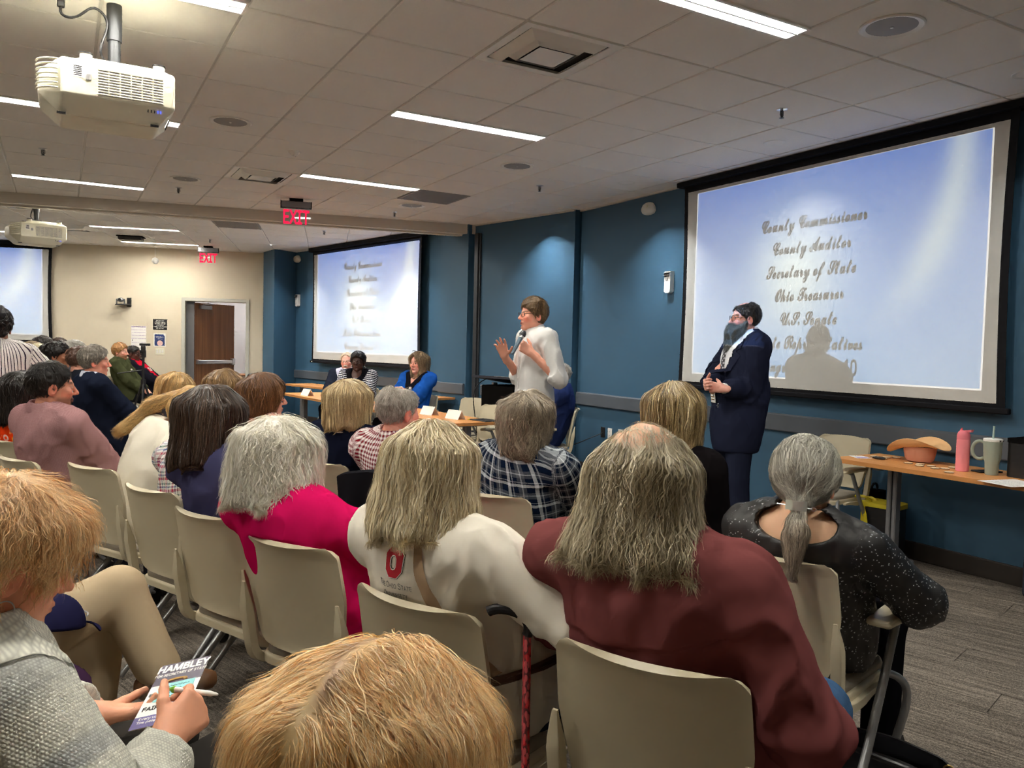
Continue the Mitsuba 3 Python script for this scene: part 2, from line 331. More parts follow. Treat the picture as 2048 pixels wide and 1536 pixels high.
def downlight(p, label, aim=(0, 0), k=1.0):
    t = thing('downlight', label, 'downlight', 'round recessed downlights')
    x, y = p
    add('trim_ring', xf(lathe([(.062, 3.050), (.080, 3.046), (.086, 3.050), (.086, 3.058), (.062, 3.058)], 32), None, (x, y, 0)), 'white_plastic', t)
    e = add('lens', xf(trimesh.creation.cylinder(.063, .004, sections=28), None, (x, y, 3.054)), 'white_plastic', t)
    scene[e]['emitter'] = {'type': 'area', 'radiance': rgb([.10, .10, .097]), 'sampling_weight': 0.05}
    scene[uniq('downlight_lamp')] = {'type': 'spot', 'to_world': T().look_at(origin=[x, y, 3.03], target=[x+aim[0], y+aim[1], 0], up=[0, 1, 0.01]), 'cutoff_angle': 50.0, 'beam_width': 22.0, 'intensity': rgb(DOWN_LIGHT*k*np.array([.93, .98, 1.0])), 'sampling_weight': 0.6}
for b, l in ((-2.5, 'round recessed downlight at the right edge of the ceiling'), (.5, 'round recessed downlight above the middle of the large screen'), (3.5, 'round recessed downlight near the top left corner of the large screen'), (6.5, 'round recessed downlight near the partition post')):
    downlight(ab(6.5, b), l, (.35, 0), 1.0 if b > 2 else .16)
for p, l in (((3.69, 10.54), 'cylindrical downlight in front of the middle screen top'), ((3.317, 11.765), 'round recessed downlight below the larger exit sign'), ((3.05, 13.6), 'round recessed downlight near the blue column')):
    downlight(p, l, (.3, .06), .85)

def speaker(p, label, ring='white_plastic'):
    t = thing('ceiling_speaker', label, 'speaker', 'round ceiling speakers')
    add('ring', xf(lathe([(.118, 3.046), (.142, 3.040), (.150, 3.044), (.150, 3.052), (.118, 3.052)], 40), None, (*p, 0)), ring, t)
    add('grille', xf(lathe([(0, 3.042), (.06, 3.0425), (.118, 3.046), (.118, 3.052), (0, 3.052)], 40), None, (*p, 0)), 'grille_gray', t)
    add('badge', xf(trimesh.creation.cylinder(.008, .003, sections=16), None, (*p, 3.0415)), 'white_plastic', t)
for a, b, l in ((4.5, -2.5, 'large round ceiling speaker with a white ring at top right'), (.5, 3.5, 'round gray ceiling speaker nearest the near projector'), (.5, 7.5, 'round gray ceiling speaker near the header, above a sprinkler'), (4.5, 3.5, 'round gray ceiling speaker in the middle of the ceiling'), (4.5, 7.5, 'small round ceiling speaker below the gray return grille')):
    speaker(ab(a, b), l)
speaker((-.497, 11.84), 'white ceiling speaker beside the far projector pole')

def sprinkler(p, label):
    t = thing('sprinkler', label, 'sprinkler', 'ceiling sprinklers')
    add('escutcheon', xf(lathe([(0, 3.040), (.012, 3.040), (.034, 3.046), (.038, 3.051), (0, 3.051)], 24), None, (*p, 0)), 'chrome', t)
    add('frame', xf(cat_([tube([(-.012, 0, 3.04), (-.013, 0, 3.01), (0, 0, 2.995)], .003, 8), tube([(.012, 0, 3.04), (.013, 0, 3.01), (0, 0, 2.995)], .003, 8), trimesh.creation.cylinder(.005, .05, sections=10, transform=M4(None, (0, 0, 3.018)))]), None, (*p, 0)), 'dark_metal', t)
    add('deflector', xf(trimesh.creation.cylinder(.016, .002, sections=20), None, (*p, 2.993)), 'dark_metal', t)
for p, l in ((ab(5.5, -.5), 'chrome sprinkler head above the large screen'), (ab(5.5, 4.5), 'sprinkler head before the middle of the blue wall'), (ab(4.5, 8.4), 'sprinkler head beside the header, near the small speaker'), (ab(.5, 8.4), 'sprinkler head below two gray speakers'), (ab(-1.5, 6.5), 'sprinkler head below the near projector'), ((-.508, 11.26), 'sprinkler head left of the far projector pole'), ((2.065, 13.5), 'sprinkler head above the smaller exit sign'), ((3.29, 11.35), 'sprinkler head beside a downlight under the larger exit sign')):
    sprinkler(p, l)

def diffuser(c, R, label):
    t = thing('air_diffuser', label, 'air vent'); c = (*c, 0)
    def ring(o, i, z0, z1): return cat_([sweep([(s*o, -s*o, z0), (s*o, 0, z0), (s*o, s*o, z0)], [(0, 0), (0, .004), (-(o-i)*s*0-0.0, .004)], (1, 0, 0)) for s in ()]) if 0 else None
    def slope(o, zo, i, zi, th=.003):   # a square louvre: outer edge high or low
        v, f = [], []
        for r, z in ((o, zo), (i, zi), (i, zi+th), (o, zo+th)): v += [(-r, -r, z), (r, -r, z), (r, r, z), (-r, r, z)]
        for a in range(4):
            for k in range(4):
                n = (k+1) % 4; m = (a+1) % 4; f += [[a*4+k, a*4+n, m*4+n], [a*4+k, m*4+n, m*4+k]]
        return trimesh.Trimesh(np.array(v, float), f, process=False)
    add('frame', xf(slope(.300, 3.046, .245, 3.050, .012), R, c), 'white_plastic', t, smooth=False)
    add('backing', xf(bx(-.25, .25, -.25, .25, 3.056, 3.0578), R, c), 'vent_dark', t)
    for o, i in ((.235, .185), (.165, .125)): add('louver', xf(slope(o, 3.054, i, 3.020), R, c), 'white_plastic', t, smooth=False)
    add('center_plate', xf(trimesh.convex.convex_hull(np.array([(x, y, 3.022) for x in (-.11, .11) for y in (-.11, .11)]+[(x, y, 3.045) for x in (-.03, .03) for y in (-.03, .03)])), R, c), 'white_plastic', t, smooth=False)
def ret(c, R, label):
    t = thing('return_grille', label, 'air vent'); c = (*c, 0)
    add('frame', xf(cat_([bx(-.3, .3, s*.3-.012-.012*s*1.0, s*.3+.012-.012*s, 3.044, 3.058) for s in (-1, 1)]+[bx(s*.288-.012, s*.288+.012, -.3, .3, 3.044, 3.058) for s in (-1, 1)]), R, c), 'grille_gray', t)
    m = [bx(-.276, .276, y-.004, y+.004, 3.046, 3.056) for y in np.arange(-.27, .271, .018)]+[bx(x-.004, x+.004, -.276, .276, 3.048, 3.057) for x in np.arange(-.27, .271, .036)]
    k = add('grid', xf(cat_(m), R, c), 'grille_gray', t)
    add('backing', xf(bx(-.28, .28, -.28, .28, 3.0565, 3.0578), R, c), 'vent_dark', t)
vl = {('n', 2, -1): 'large square ceiling diffuser with nested louvres above the room centre', ('n', 1, 6): 'smaller square diffuser beside a linear light', ('n', 4, 6): 'gray square return grille near the header', ('f', 1, 1): 'gray return grille beyond the header, left of the exit sign', ('f', -3, 3): 'square diffuser behind the far projector'}
for (k, a, b), w in VENTS.items():
    (diffuser if w == 'diffuser' else ret)((ab if k == 'n' else fa)(a+.5, b+.5), None if k == 'n' else RFAR, vl[(k, a, b)])
def sensor(p, label, r=.055):
    t = thing('ceiling_sensor', label, 'sensor')
    add('base', xf(lathe([(0, 3.042), (r, 3.044), (r*1.05, 3.051), (0, 3.051)], 32), None, (*p, 0)), 'white_plastic', t)
    add('dome', xf(lathe([(0, 3.012), (r*.35, 3.016), (r*.75, 3.036), (r*.8, 3.044), (0, 3.044)], 32), None, (*p, 0)), 'white_plastic', t)
    add('window', xf(bx(-.02, .02, -.004, .004, 3.015, 3.022), rotz(40), (*p, 0)), 'dark_metal', t)
sensor((1.72, 6.845), 'white occupancy sensor above a linear light'); sensor((1.735, 12.53), 'white sensor on the far ceiling left of the exit sign')
mkp = fa(0, 5.3); t = thing('ceiling_box', 'black box on the ceiling at the light nearest the cream wall', 'ceiling box')
add('body', xf(bx(-.17, .17, -.12, .12, 2.985, 3.05, .012), RFAR, (.96, 14.03, 0)), 'black_plastic', t); add('plate', xf(bx(-.19, .19, -.14, .14, 3.036, 3.05, .004), RFAR, (.96, 14.03, 0)), 'black_matte', t)
t = thing('pendant_microphone', 'white ball hanging on a thin cord before the cream wall', 'microphone')
mp = (1.30, 13.9)
add('cord', tube([(*mp, 3.05), (*mp, 2.8), (*mp, 2.72)], .004, 8), 'white_plastic', t); add('ball', xf(trimesh.creation.icosphere(3, .052), None, (*mp, 2.68)), 'white_plastic', t)

# exit signs: clear panel with red letters under a metal canopy
scene['exit_red'] = {'type': 'diffuse', 'reflectance': rgb(lin(225, 15, 45))}
def exit_sign(c, yaw, zt, label):
    t = thing('exit_sign', label, 'exit sign'); R = rotz(yaw)
    add('mount', xf(bx(-.075, .075, -.04, .04, zt, 3.05, .004), R, (*c, 0)), 'black_matte', t)
    add('housing', xf(bx(-.163, .163, -.022, .022, zt-.075, zt, .004), R, (*c, 0)), 'gray_metal', t)
    add('housing_edge', xf(cat_([bx(-.170, -.162, -.025, .025, zt-.080, zt+.002), bx(.162, .170, -.025, .025, zt-.080, zt+.002), bx(-.165, .165, -.025, .025, zt-.080, zt-.074)]), R, (*c, 0)), 'black_plastic', t)
    add('panel', xf(bx(-.158, .158, -.003, .003, zt-.265, zt-.076), R, (*c, 0)), 'clear_glass', t)
    tx = cat_([trimesh.creation.extrude_polygon(g, .003, engine='earcut') for g in text_shape('EXIT', .150, bold=3, sx=.60)])
    k = add('lettering', xf(face(tx, (0, -.0075, -.25+zt), (1, 0, 0), (0, 0, 1)), R, (*c, 0)), 'exit_red', t, smooth=False)
    scene[k]['emitter'] = {'type': 'area', 'radiance': rgb([.028, .0006, .0025]), 'sampling_weight': 0.05}
exit_sign((2.30, 9.05), -12.5, 3.02, 'larger red exit sign hanging before the partition header')
exit_sign((2.20, 14.55), -16, 3.02, 'smaller red exit sign near the cream back wall')

# ---------------------------------------------------------------- projection screens
def proj_screen(name, c0, along, out, z0, z1, width, label, weave=0.0):
    """c0: left end (seen from the room) of the screen, along: to its right end, out: towards the room"""
    t = thing(name, label, 'projection screen'); a = np.r_[np.array(along, float), 0]; o = np.r_[np.array(out, float), 0]; c = np.r_[np.array(c0, float), 0]; up = np.array([0, 0, 1.0])
    fr = np.stack([a, o, up], 1); B = lambda *q, ch=.002: xf(bx(*q, ch), fr, c)
    add('casing', B(-.05, width+.05, -.06, .06, z1-.05, 3.044), 'screen_black', t)
    n = 40; u = np.linspace(0, 1, n); P = np.zeros((2, n, 3))
    zz = np.linspace(z0, z1-.02, 26); uu = np.linspace(0, 1, 30); U, Z = np.meshgrid(uu, zz); tt = (Z-z0)/(z1-z0)
    tens = .022*np.sin(np.pi*tt)                    # tab-tensioned: the sides draw in at mid height
    X = U*width; X = np.where(U < .5, X+tens*(1-2*U), X-tens*(2*U-1))
    G = c+X[..., None]*a+(0.004*np.sin(U*9+tt*3))[..., None]*o*weave+Z[..., None]*up
    add('fabric_border', sheet(G, .003), 'screen_black', t)
    b = .055; U2 = (b+U*(width-2*b)); s2 = .018*np.sin(np.pi*tt); X2 = U2+np.where(U < .5, s2*(1-2*U), -s2*(2*U-1)); Z2 = z0+.03+tt*(z1-z0-.115)
    G2 = c+X2[..., None]*a+o*.004+Z2[..., None]*up
    add('fabric', sheet(G2, .002), 'screen_white', t)
    add('bottom_bar', B(-.03, width+.03, -.02, .02, z0-.035, z0+.004, ch=.006), 'screen_black', t)
    add('bar_badge', B(.02, .06, .0195, .0212, z0-.022, z0-.012), 'white_plastic', t)
proj_screen('projection_screen', (5.19, 5.86), (0, -1), (-1, 0), 1.125, 3.05, 3.06, 'large projection screen on the blue wall behind the bearded man')
proj_screen('projection_screen', wf(13.63, .13), -DF, -NF, 1.125, 3.03, 3.20, 'middle projection screen on the blue wall behind the seated panel')
c3 = CO+CV*(-1.16)-CU*.09
proj_screen('projection_screen', c3-CV*3.05, CV, -CU, 1.33, 3.03, 3.05, 'projection screen on the cream back wall at the left edge')

# ---------------------------------------------------------------- projectors
import manifold3d as m3
def hull_box(x0, x1, y0, y1, z0, z1, r, seg=20):
    s = m3.Manifold.sphere(r, seg)
    return m3.Manifold.batch_hull([s.translate((x, y, z)) for x in (x0+r, x1-r) for y in (y0+r, y1-r) for z in (z0+r, z1-r)])
def tri(m):
    q = m.to_mesh(); return trimesh.Trimesh(np.array(q.vert_properties[:, :3]), np.array(q.tri_verts), process=False)
SLIDE = []
def slide_colour(p, n, uv):
    u, v = uv.x, uv.y
    g1 = dr.exp(-(dr.square((u-.43)/.17)+dr.square((v-.50)/.32))*1.3)
    g2 = dr.exp(-dr.square((u-.93+.28*(1-v)*(1-v)*1.2)/(.035+.05*(1-v)))*1.0)*smoothstep(.15, .6, v)*.8
    w = dr.clip(g1*.95+g2*.85, 0, 1)*.92+.05*noise(u*4, v*3)
    base = mi.Color3f(.17, .42, .80)*(1-v)+mi.Color3f(.12, .27, .78)*v
    return base*(1-w)+mi.Color3f(.80, .93, .95)*w
scene['slide_film'] = {'type': 'thindielectric', 'int_ior': 1.0001, 'specular_reflectance': rgb([0, 0, 0]), 'specular_transmittance': mikit.proc(slide_colour)}
def script(s):
    """mathematical bold script letters stand in for the brush lettering"""
    o = ''
    for ch in s:
        if 'A' <= ch <= 'Z': o += chr(0x1D4D0+ord(ch)-65)
        elif 'a' <= ch <= 'z': o += chr(0x1D4EA+ord(ch)-97)
        else: o += ch
    return o
LINES = ['County Commissioner', 'County Auditor', 'Secretary of State', 'Ohio Treasurer', 'U.S. Senate', 'State Representatives', 'Congress District 10']
def projector(pos, yaw, pole_xy, img, text, label, weight, power):
    """img: the picture's corners on the screen (bottom left, bottom right, top left seen from the room)"""
    t = thing('projector', label, 'projector', 'ceiling projectors'); R = rotz(yaw); P = np.array(pos, float)
    W = lambda m: xf(m, R, P)
    body = hull_box(-.285, .285, -.235, .235, -.105, .115, .045)
    body = m3.Manifold.batch_hull([hull_box(-.20, .285, -.235, .235, -.06, .115, .02), hull_box(-.285, .2, -.13, .235, -.06, .10, .05), hull_box(-.22, .24, -.17, .17, -.125, .05, .04)])
    top = m3.Manifold.batch_hull([hull_box(-.14, .27, -.20, .20, .09, .125, .012), hull_box(-.10, .23, -.16, .16, .10, .150, .012)])
    cav = m3.Manifold.cube((.12, .15, .13), True).translate((.255, 0, .0))
    add('body', W(tri((body+top)-cav)), 'cream_plastic', t, smooth=40)
    for x, y in ((-.09, -.15), (.22, -.15), (-.09, .15), (.22, .15)):
        k = add('foot', W(xf(lathe([(0, .12), (.026, .12), (.026, .160), (.022, .163), (0, .163)], 24), None, (x, y, 0))), 'cream_plastic', t)
        add('cap', W(xf(lathe([(0, .160), (.029, .160), (.029, .167), (.02, .170), (0, .170)], 24), None, (x, y, 0))), 'black_plastic', k)
    # side grille: recess, slats and mullions
    add('grille_back', W(bx(-.045, .232, -.2368, -.2350, -.036, .082)), 'grille_gray', t)
    for z in np.linspace(-.032, .078, 10): add('slat', W(bx(-.045, .232, -.242, -.2366, z-.0028, z+.0028, .001)), 'cream_plastic', t)
    for x in np.linspace(-.045, .232, 7): add('mullion', W(bx(x-.0022, x+.0022, -.2432, -.2366, -.036, .082)), 'cream_plastic', t)
    add('label_sticker', W(bx(-.145, -.105, -.2362, -.2348, .030, .085)), 'white_plastic', t)
    add('sticker_print', W(cat_([bx(-.141, -.109, -.2368, -.2360, z, z+.004) for z in (.036, .044, .052, .060, .068, .076)])), 'ink', t)
    add('latch', W(bx(-.092, -.070, -.2385, -.2348, .022, .052, .002)), 'grille_gray', t)
    for k in range(7):      # curved louvres round the rear corner
        z = -.03+k*.021; a = np.radians(np.linspace(182, 268, 14))
        add('louver', W(tube(np.stack([-.200+.088*np.cos(a), -.146+.088*np.sin(a), a*0+z], 1), .0042, 8)), 'cream_plastic', t)
    add('louver_back', W(tube(np.stack([-.200+.0835*np.cos(a), -.146+.0835*np.sin(a), a*0+.033], 1), .0035, 6)), 'vent_dark', t)
    for i in range(3): add('indicator', W(bx(.165+i*.014, .169+i*.014, -.2205, -.215, -.076, -.064)), 'black_plastic', t)
    for i in range(2):
        k = add('indicator', W(bx(.207+i*.012, .212+i*.012, -.2215, -.215, -.076, -.064)), 'black_plastic', t); scene[k]['emitter'] = {'type': 'area', 'radiance': rgb([.004, .006, .04]), 'sampling_weight': 0.01}
    for x in (-.19, .2): add('vent_slot', W(bx(x-.018, x+.018, -.168, -.155, -.1265, -.118)), 'black_plastic', t)
    # pole from the ceiling
    px, py = pole_xy; zb = P[2]+.150; zm = zb+(3.05-zb)*.45
    add('pole', cat_([xf(lathe([(0, zb), (.028, zb), (.028, zm), (.034, zm), (.034, 3.05), (0, 3.05)], 28), None, (px, py, 0))]), 'dark_metal', t)
    add('mount_plate', W(cat_([bx(px-P[0]-.07, px-P[0]+.07, -.05, .05, .150, .157, .002), bx(px-P[0]-.05, px-P[0]+.05, -.04, .04, .157, .175, .004)])), 'dark_metal', t)
    add('cable', tube(smooth_path([(px-.036, py-.02, zb+.03), (px-.040, py-.03, zm+.02), (px-.04, py-.03, 2.975), (px-.085, py-.05, 3.00), (px-.16, py-.05, 2.945), (px-.215, py-.03, 2.945), (px-.225, py-.02, 2.99)], 40), .006, 8), 'black_plastic', t)
    add('plug', bx(px-.241, px-.209, py-.035, py-.005, 2.985, 3.025, .004), 'black_plastic', t)
    add('ceiling_plate', bx(px-.30, px-.14, py-.06, py+.02, 3.045, 3.0505, .001), 'white_plastic', t)
    # lamp, colour film and lettering in the gate
    L = P+R@np.array([.205, 0, 0]); ax = R@np.array([1.0, 0, 0]); gate = .068
    def togate(q): q = np.array(q, float)-L; return L+q*gate/(q@ax)
    bl, br, tl = map(togate, img); eu, ev = br-bl, tl-bl
    film = trimesh.Trimesh(np.array([bl, br, br+ev, tl]), [[0, 1, 2], [0, 2, 3]], process=False)
    scene_key = uniq(t+'__film'); scene[scene_key] = mikit.ply((np.array([bl, br, br+ev, tl]), np.array([[0, 1, 2], [0, 2, 3]])), 'slide_film', False, uv=np.array([[0, 0], [1, 0], [1, 1], [0, 1.0]]))
    wu, wv = np.linalg.norm(eu), np.linalg.norm(ev)
    hole = Polygon([(0, 0), (wu, 0), (wu, wv), (0, wv)]); off = (bl-(L+ax*gate)); ox, oy = -(off@eu)/wu, -(off@ev)/wv
    m = Polygon([(ox-.09, oy-.08), (ox+.09, oy-.08), (ox+.09, oy+.08), (ox-.09, oy+.08)]).difference(hole)
    add('gate_frame', face(prism(Polygon(m.exterior.coords, [h.coords for h in m.interiors]), 0, .001), bl-ax*.0006, eu, ev), 'black_matte', t, smooth=False)
    if text:
        k = wu/2.69; ms = []
        for i, s in enumerate(LINES):
            gs = text_shape(script(s), .118*k, font='NotoSansMath', bold=2, sx=.68)
            y = (2.505-1.245-i*.1975)*k-.055*k
            ms += [xf(trimesh.creation.extrude_polygon(g, .0002, engine='earcut'), None, (1.295*k, y, 0)) for g in gs]
        add('lettering', face(cat_(ms), bl+ax*.0015, eu, ev), 'black_matte', t, smooth=False)
    scene[uniq('projector_lamp')] = {'type': 'point', 'position': (L+ax*.0).tolist(), 'intensity': rgb([power]*3), 'sampling_weight': weight}
projector((.19, 4.38, 2.585), 0, (.225, 4.38), [(5.18, 5.66, 1.245), (5.18, 2.965, 1.245), (5.18, 5.66, 2.915)], True, 'large cream ceiling projector on a dark pole in the near room', 36.0, PROJECTOR)
a1, a2 = wf(13.44, .14), wf(10.55, .14); ctr = (a1+a2)/2; pc = np.array([-.27, 11.10]); yw = math.degrees(math.atan2(*(NF[::-1])))
projector((*pc, 2.64), yw, (-.26, 11.10), [(*a1, 1.29), (*a2, 1.29), (*a1, 2.95)], True, 'cream ceiling projector beyond the partition header, before the third screen', 8.0, PROJECTOR*.95)
b2 = c3-CV*.17+CU*-.01; b1 = b2-CV*2.7; p3 = (b1+b2)/2-CU*4.7
projector((*p3, 2.64), math.degrees(math.atan2(*CU[::-1])), tuple(p3), [(*b1, 1.47), (*b2, 1.47), (*b1, 2.93)], False, 'ceiling projector facing the cream back wall, left of the view', 2.0, PROJECTOR)

# ---------------------------------------------------------------- things on the walls
def wall_frame(c, out, z):     # local x right (seen from the room), y up, z out of the wall
    o = np.r_[np.array(out, float), 0]; return lambda m: face(m, (*c, z), np.cross((0, 0, 1.0), o), (0, 0, 1))
def strobe(c, out, z, label):
    t = thing('motion_detector', label, 'detector'); W = wall_frame(c, out, z)
    m = trimesh.creation.icosphere(4); m.apply_scale((.095, .065, .075)); m.apply_translation((0, 0, .01)); m.vertices[:, 1] -= .02*np.abs(m.vertices[:, 0]/.095)**2
    m.vertices[:, 2] = np.maximum(m.vertices[:, 2], 0)
    add('housing', W(m), 'white_plastic', t, smooth=True); add('lens', W(xf(trimesh.creation.cylinder(.016, .012, sections=24), None, (.035, .01, .075))), 'cream_plastic', t)
strobe((XW, 6.48), (-1, 0), 2.90, 'white oval detector high on the blue wall left of the large screen'); strobe(wf(14.40), -NF, 2.93, 'white oval detector high on the blue wall by the column')
def dispenser(c, out, z, label):
    t = thing('wall_device', label, 'wall device'); W = wall_frame(c, out, z)
    add('body', W(prism(Polygon([(-.045, -.10), (-.02, -.115), (.02, -.115), (.045, -.10), (.045, .10), (-.045, .10)]), 0, .05)), 'white_plastic', t)
    add('rack', W(cat_([tube([(-.045, .085, .03), (-.045, .085, .065), (.045, .085, .065), (.045, .085, .03)], .003, 8), tube([(-.045, .06, .03), (-.045, .06, .068), (.045, .06, .068), (.045, .06, .03)], .003, 8)])), 'chrome', t)
    add('clip', W(cat_([bx(x-.008, x+.008, .045, .088, .05, .066, .002) for x in (-.027, 0, .027)])), 'black_plastic', t)
    add('knob', W(xf(trimesh.creation.cylinder(.016, .012, sections=20), None, (0, .02, .053))), 'grille_gray', t)
dispenser((XW, 6.12), (-1, 0), 2.13, 'white wall device with a wire rack left of the large screen'); dispenser(wf(14.36), -NF, 2.19, 'white wall device with a wire rack left of the middle screen')
def outlet(c, out, z, label, m):
    t = thing('outlet', label, 'outlet'); W = wall_frame(c, out, z)
    add('plate', W(bx(-.037, .037, -.058, .058, 0, .007, .002)), m, t)
    add('socket', W(bx(-.017, .017, -.034, -.006, .006, .010, .001)), m, t); add('socket', W(bx(-.017, .017, .006, .034, .006, .010, .001)), m, t)
    for y in (-.02, .02): add('slot', W(cat_([bx(-.009, -.006, y-.006, y+.006, .0095, .0106), bx(.006, .009, y-.006, y+.006, .0095, .0106)])), 'black_plastic', t)
outlet((XW, 7.18), (-1, 0), .51, 'black double outlet low on the blue wall with a cord plugged in', 'black_plastic'); outlet((XW, 7.05), (-1, 0), .51, 'white outlet beside the black outlet', 'white_plastic'); outlet((XW, 6.86), (-1, 0), .515, 'white outlet partly behind the bald man with long hair', 'white_plastic')
k = add('power_cord', tube(smooth_path([(XW-.012, 7.18, .50), (5.15, 7.25, .44), (4.95, 7.4, .33), (4.75, 7.5, .26)], 20), .005, 8), 'black_plastic'); tag(k, 'black cord hanging from the black wall outlet', 'cord')
k = add('power_cord', tube(smooth_path([(4.30, 6.9, .008), (4.5, 6.75, .008), (4.62, 6.45, .008), (4.45, 6.18, .008), (4.38, 6.02, .008), (4.5, 5.95, .008), (4.62, 6.02, .008)], 40), .006, 8), 'black_plastic'); tag(k, 'black cord curled on the carpet before the blue wall', 'cord')

# back wall: door, frame, signs, camera
def onC(v, z, o=0.0): return (*(CO+CV*v-CU*o), z)
CF = lambda v, z: wall_frame(CO+CV*v, -CU, z)
dv0, dv1 = .965, 2.03
fr = CF(0, 0)
add('door_frame_1', fr(cat_([bx(dv0-.05, dv0+.012, 0, 2.19, -.02, .02, .004), bx(dv1-.012, dv1+.05, 0, 2.19, -.02, .02, .004), bx(dv0-.05, dv1+.05, 2.13, 2.19, -.02, .02, .004)])), 'frame_paint', kind='structure')
add('door_frame_2', fr(cat_([bx(dv0+.012, dv0+.15, 0, 2.13, -.20, -.185), bx(dv0+.0, dv0+.14, 0, 2.12, -.21, -.16)])), 'gray_metal', kind='structure')
# the open leaf swings outward into the hall
hinge = CO+CV*(dv0+.13)+CU*.19; la = math.degrees(math.atan2(*(CV[::-1])))+52
t = tag(uniq('door_1'), kind='structure'); RL = rotz(la); LF = lambda m: xf(m, RL, (*hinge, 0))
add('leaf', LF(bx(0, .98, -.022, .022, .01, 2.11, .003)), 'door_wood', t)
k = add('panic_bar', LF(cat_([bx(.05, .93, -.085, -.045, .99, 1.06, .008), bx(.02, .12, -.075, -.022, .985, 1.065, .006), bx(.86, .955, -.09, -.022, .96, 1.09, .012)])), 'chrome', t)
add('closer', LF(bx(.10, .36, -.085, -.022, 2.00, 2.07, .006)), 'metal', t); add('closer_arm', LF(tube([(.16, -.05, 2.08), (.30, -.16, 2.10), (.12, -.22, 2.11)], .01, 8)), 'metal', t)
add('strike_plate', fr(bx(dv0+.02, dv0+.06, .90, 1.10, -.182, -.178)), 'dark_metal', t)
t = tag(uniq('door_2'), kind='structure'); h2 = CF(0, 0)
add('leaf', xf(h2(bx(2.10, 2.75, .01, 2.08, -3.19, -3.14)), None), 'hall_white', t); add('door_handle', h2(cat_([bx(2.16, 2.27, .985, 1.005, -3.14, -3.09, .004), bx(2.14, 2.18, .95, 1.04, -3.14, -3.125)])), 'dark_metal', t)
mat('hall_door', (206, 204, 200), 0.5); scene[t+'__leaf']['bsdf'] = {'type': 'ref', 'id': 'hall_door'}
t = thing('hall_table', 'small wooden table standing in the hall behind the door', 'table')
add('tabletop', h2(bx(1.55, 2.6, .72, .75, -2.1, -1.5, .004)), 'wood_edge', t)
for x in (1.62, 2.52): add('leg', h2(bx(x-.02, x+.02, 0, .72, -2.0, -1.96)), 'gray_metal', t)
add('modesty_panel', h2(bx(1.65, 2.5, .35, .72, -1.99, -1.97)), 'white_plastic', t)
k = add('hall_light', face(prism([(-.6, -.3), (.6, -.3), (.6, .3), (-.6, .3)], 0, .01), onC(1.9, 2.735, -1.9), CV.tolist()+[0], (-CU).tolist()+[0]), 'white_plastic', smooth=False); tag(k, 'unseen flat light added to brighten the hall behind the door', 'ceiling light')
scene[k]['emitter'] = {'type': 'area', 'radiance': rgb([.28, .28, .29]), 'sampling_weight': 0.25}  # added lamp out of sight, brightens the otherwise dark hall
# signs
def sign(v, z, w, h, label, bsdf, cat='sign', th=.004):
    t = thing('wall_sign' if cat == 'sign' else 'poster', label, cat); W = CF(v, z); add('sheet', W(bx(-w/2, w/2, -h/2, h/2, 0, th, .001)), bsdf, t); return t, W, th
def put(t, W, name, s, x, y, h, m, th, **kw):
    add(name, W(xf(text_mesh(s, h, .0012, **kw), None, (x, y, th))), m, t, smooth=False)
t, W, th = sign(.555, 1.69, .235, .19, 'black notice with white lettering above the blue flyer', 'black_plastic')
for i, s in enumerate(['Please do not', 'take pens, tape or', 'any chairs without', 'permission', 'Thank you for keeping', 'this room tidy'][:6]): put(t, W, 'lettering', s, 0, .062-i*.027, .016, 'white_plastic', th, bold=3, sx=.95)
t, W, th = sign(.55, 1.415, .20, .235, 'blue flyer with a pale circle below the black notice', 'paper', 'poster')
mat('flyer_blue', (44, 58, 112), 0.5); mat('flyer_pink', (226, 190, 186), 0.6); mat('flyer_lilac', (176, 160, 190), 0.6)
add('print', W(prism(Polygon([(-.085, -.105), (.085, -.105), (.085, .07), (.06, .10), (-.085, .10)]), th, th+.0008)), 'flyer_blue', t); add('circle', W(xf(prism(Point(0, 0).buffer(.048), 0, .0006), None, (.005, -.058, th+.0008))), 'flyer_pink', t)
put(t, W, 'lettering', 'SWEEP DAYS', 0, .042, .018, 'white_plastic', th+.0008, bold=2, sx=.8); put(t, W, 'lettering', 'Meet and greet', 0, .015, .009, 'white_plastic', th+.0008)
t, W, th = sign(.20, 1.44, .25, .43, 'tall white schedule sheet with ruled lines on the cream wall', 'paper', 'poster')
add('header', W(bx(-.12, .12, .19, .21, th, th+.001)), 'flyer_lilac', t); put(t, W, 'lettering', 'ROOM CALENDAR', 0, .193, .013, 'ink', th+.001, bold=1)
for i, y in enumerate((.145, .095, .05, -.01, -.08, -.13, -.195)): add('rule', W(bx(-.118, .118, y-.003, y+.003, th, th+.001)), 'flyer_lilac' if i < 6 else 'ink', t)
add('dot', W(xf(prism(Point(0, 0).buffer(.009), 0, .001), None, (-.10, -.04, th))), 'ink', t)
t = thing('switch_plate', 'cream light switch plate with three rockers by the door', 'switch plate'); W = CF(.555, 1.21)
add('plate', W(bx(-.075, .075, -.06, .06, 0, .008, .002)), 'cream_plastic', t)
for x in (-.045, 0, .045): add('rocker', W(bx(x-.013, x+.013, -.03, .03, .007, .014, .002)), 'white_plastic', t)
t = thing('control_panel', 'black wall control panel behind the seated men', 'control panel'); W = CF(.21, 1.16)
add('body', W(bx(-.115, .115, -.065, .065, 0, .03, .006)), 'black_plastic', t); add('screen_glass', W(bx(-.095, .095, -.05, .05, .029, .031)), 'black_matte', t)
t = thing('wall_camera', 'small silver and black camera on a wall bracket', 'camera'); W = CF(-.02, 2.09)
add('wall_plate', W(bx(.03, .10, -.10, .06, 0, .02, .004)), 'black_plastic', t)
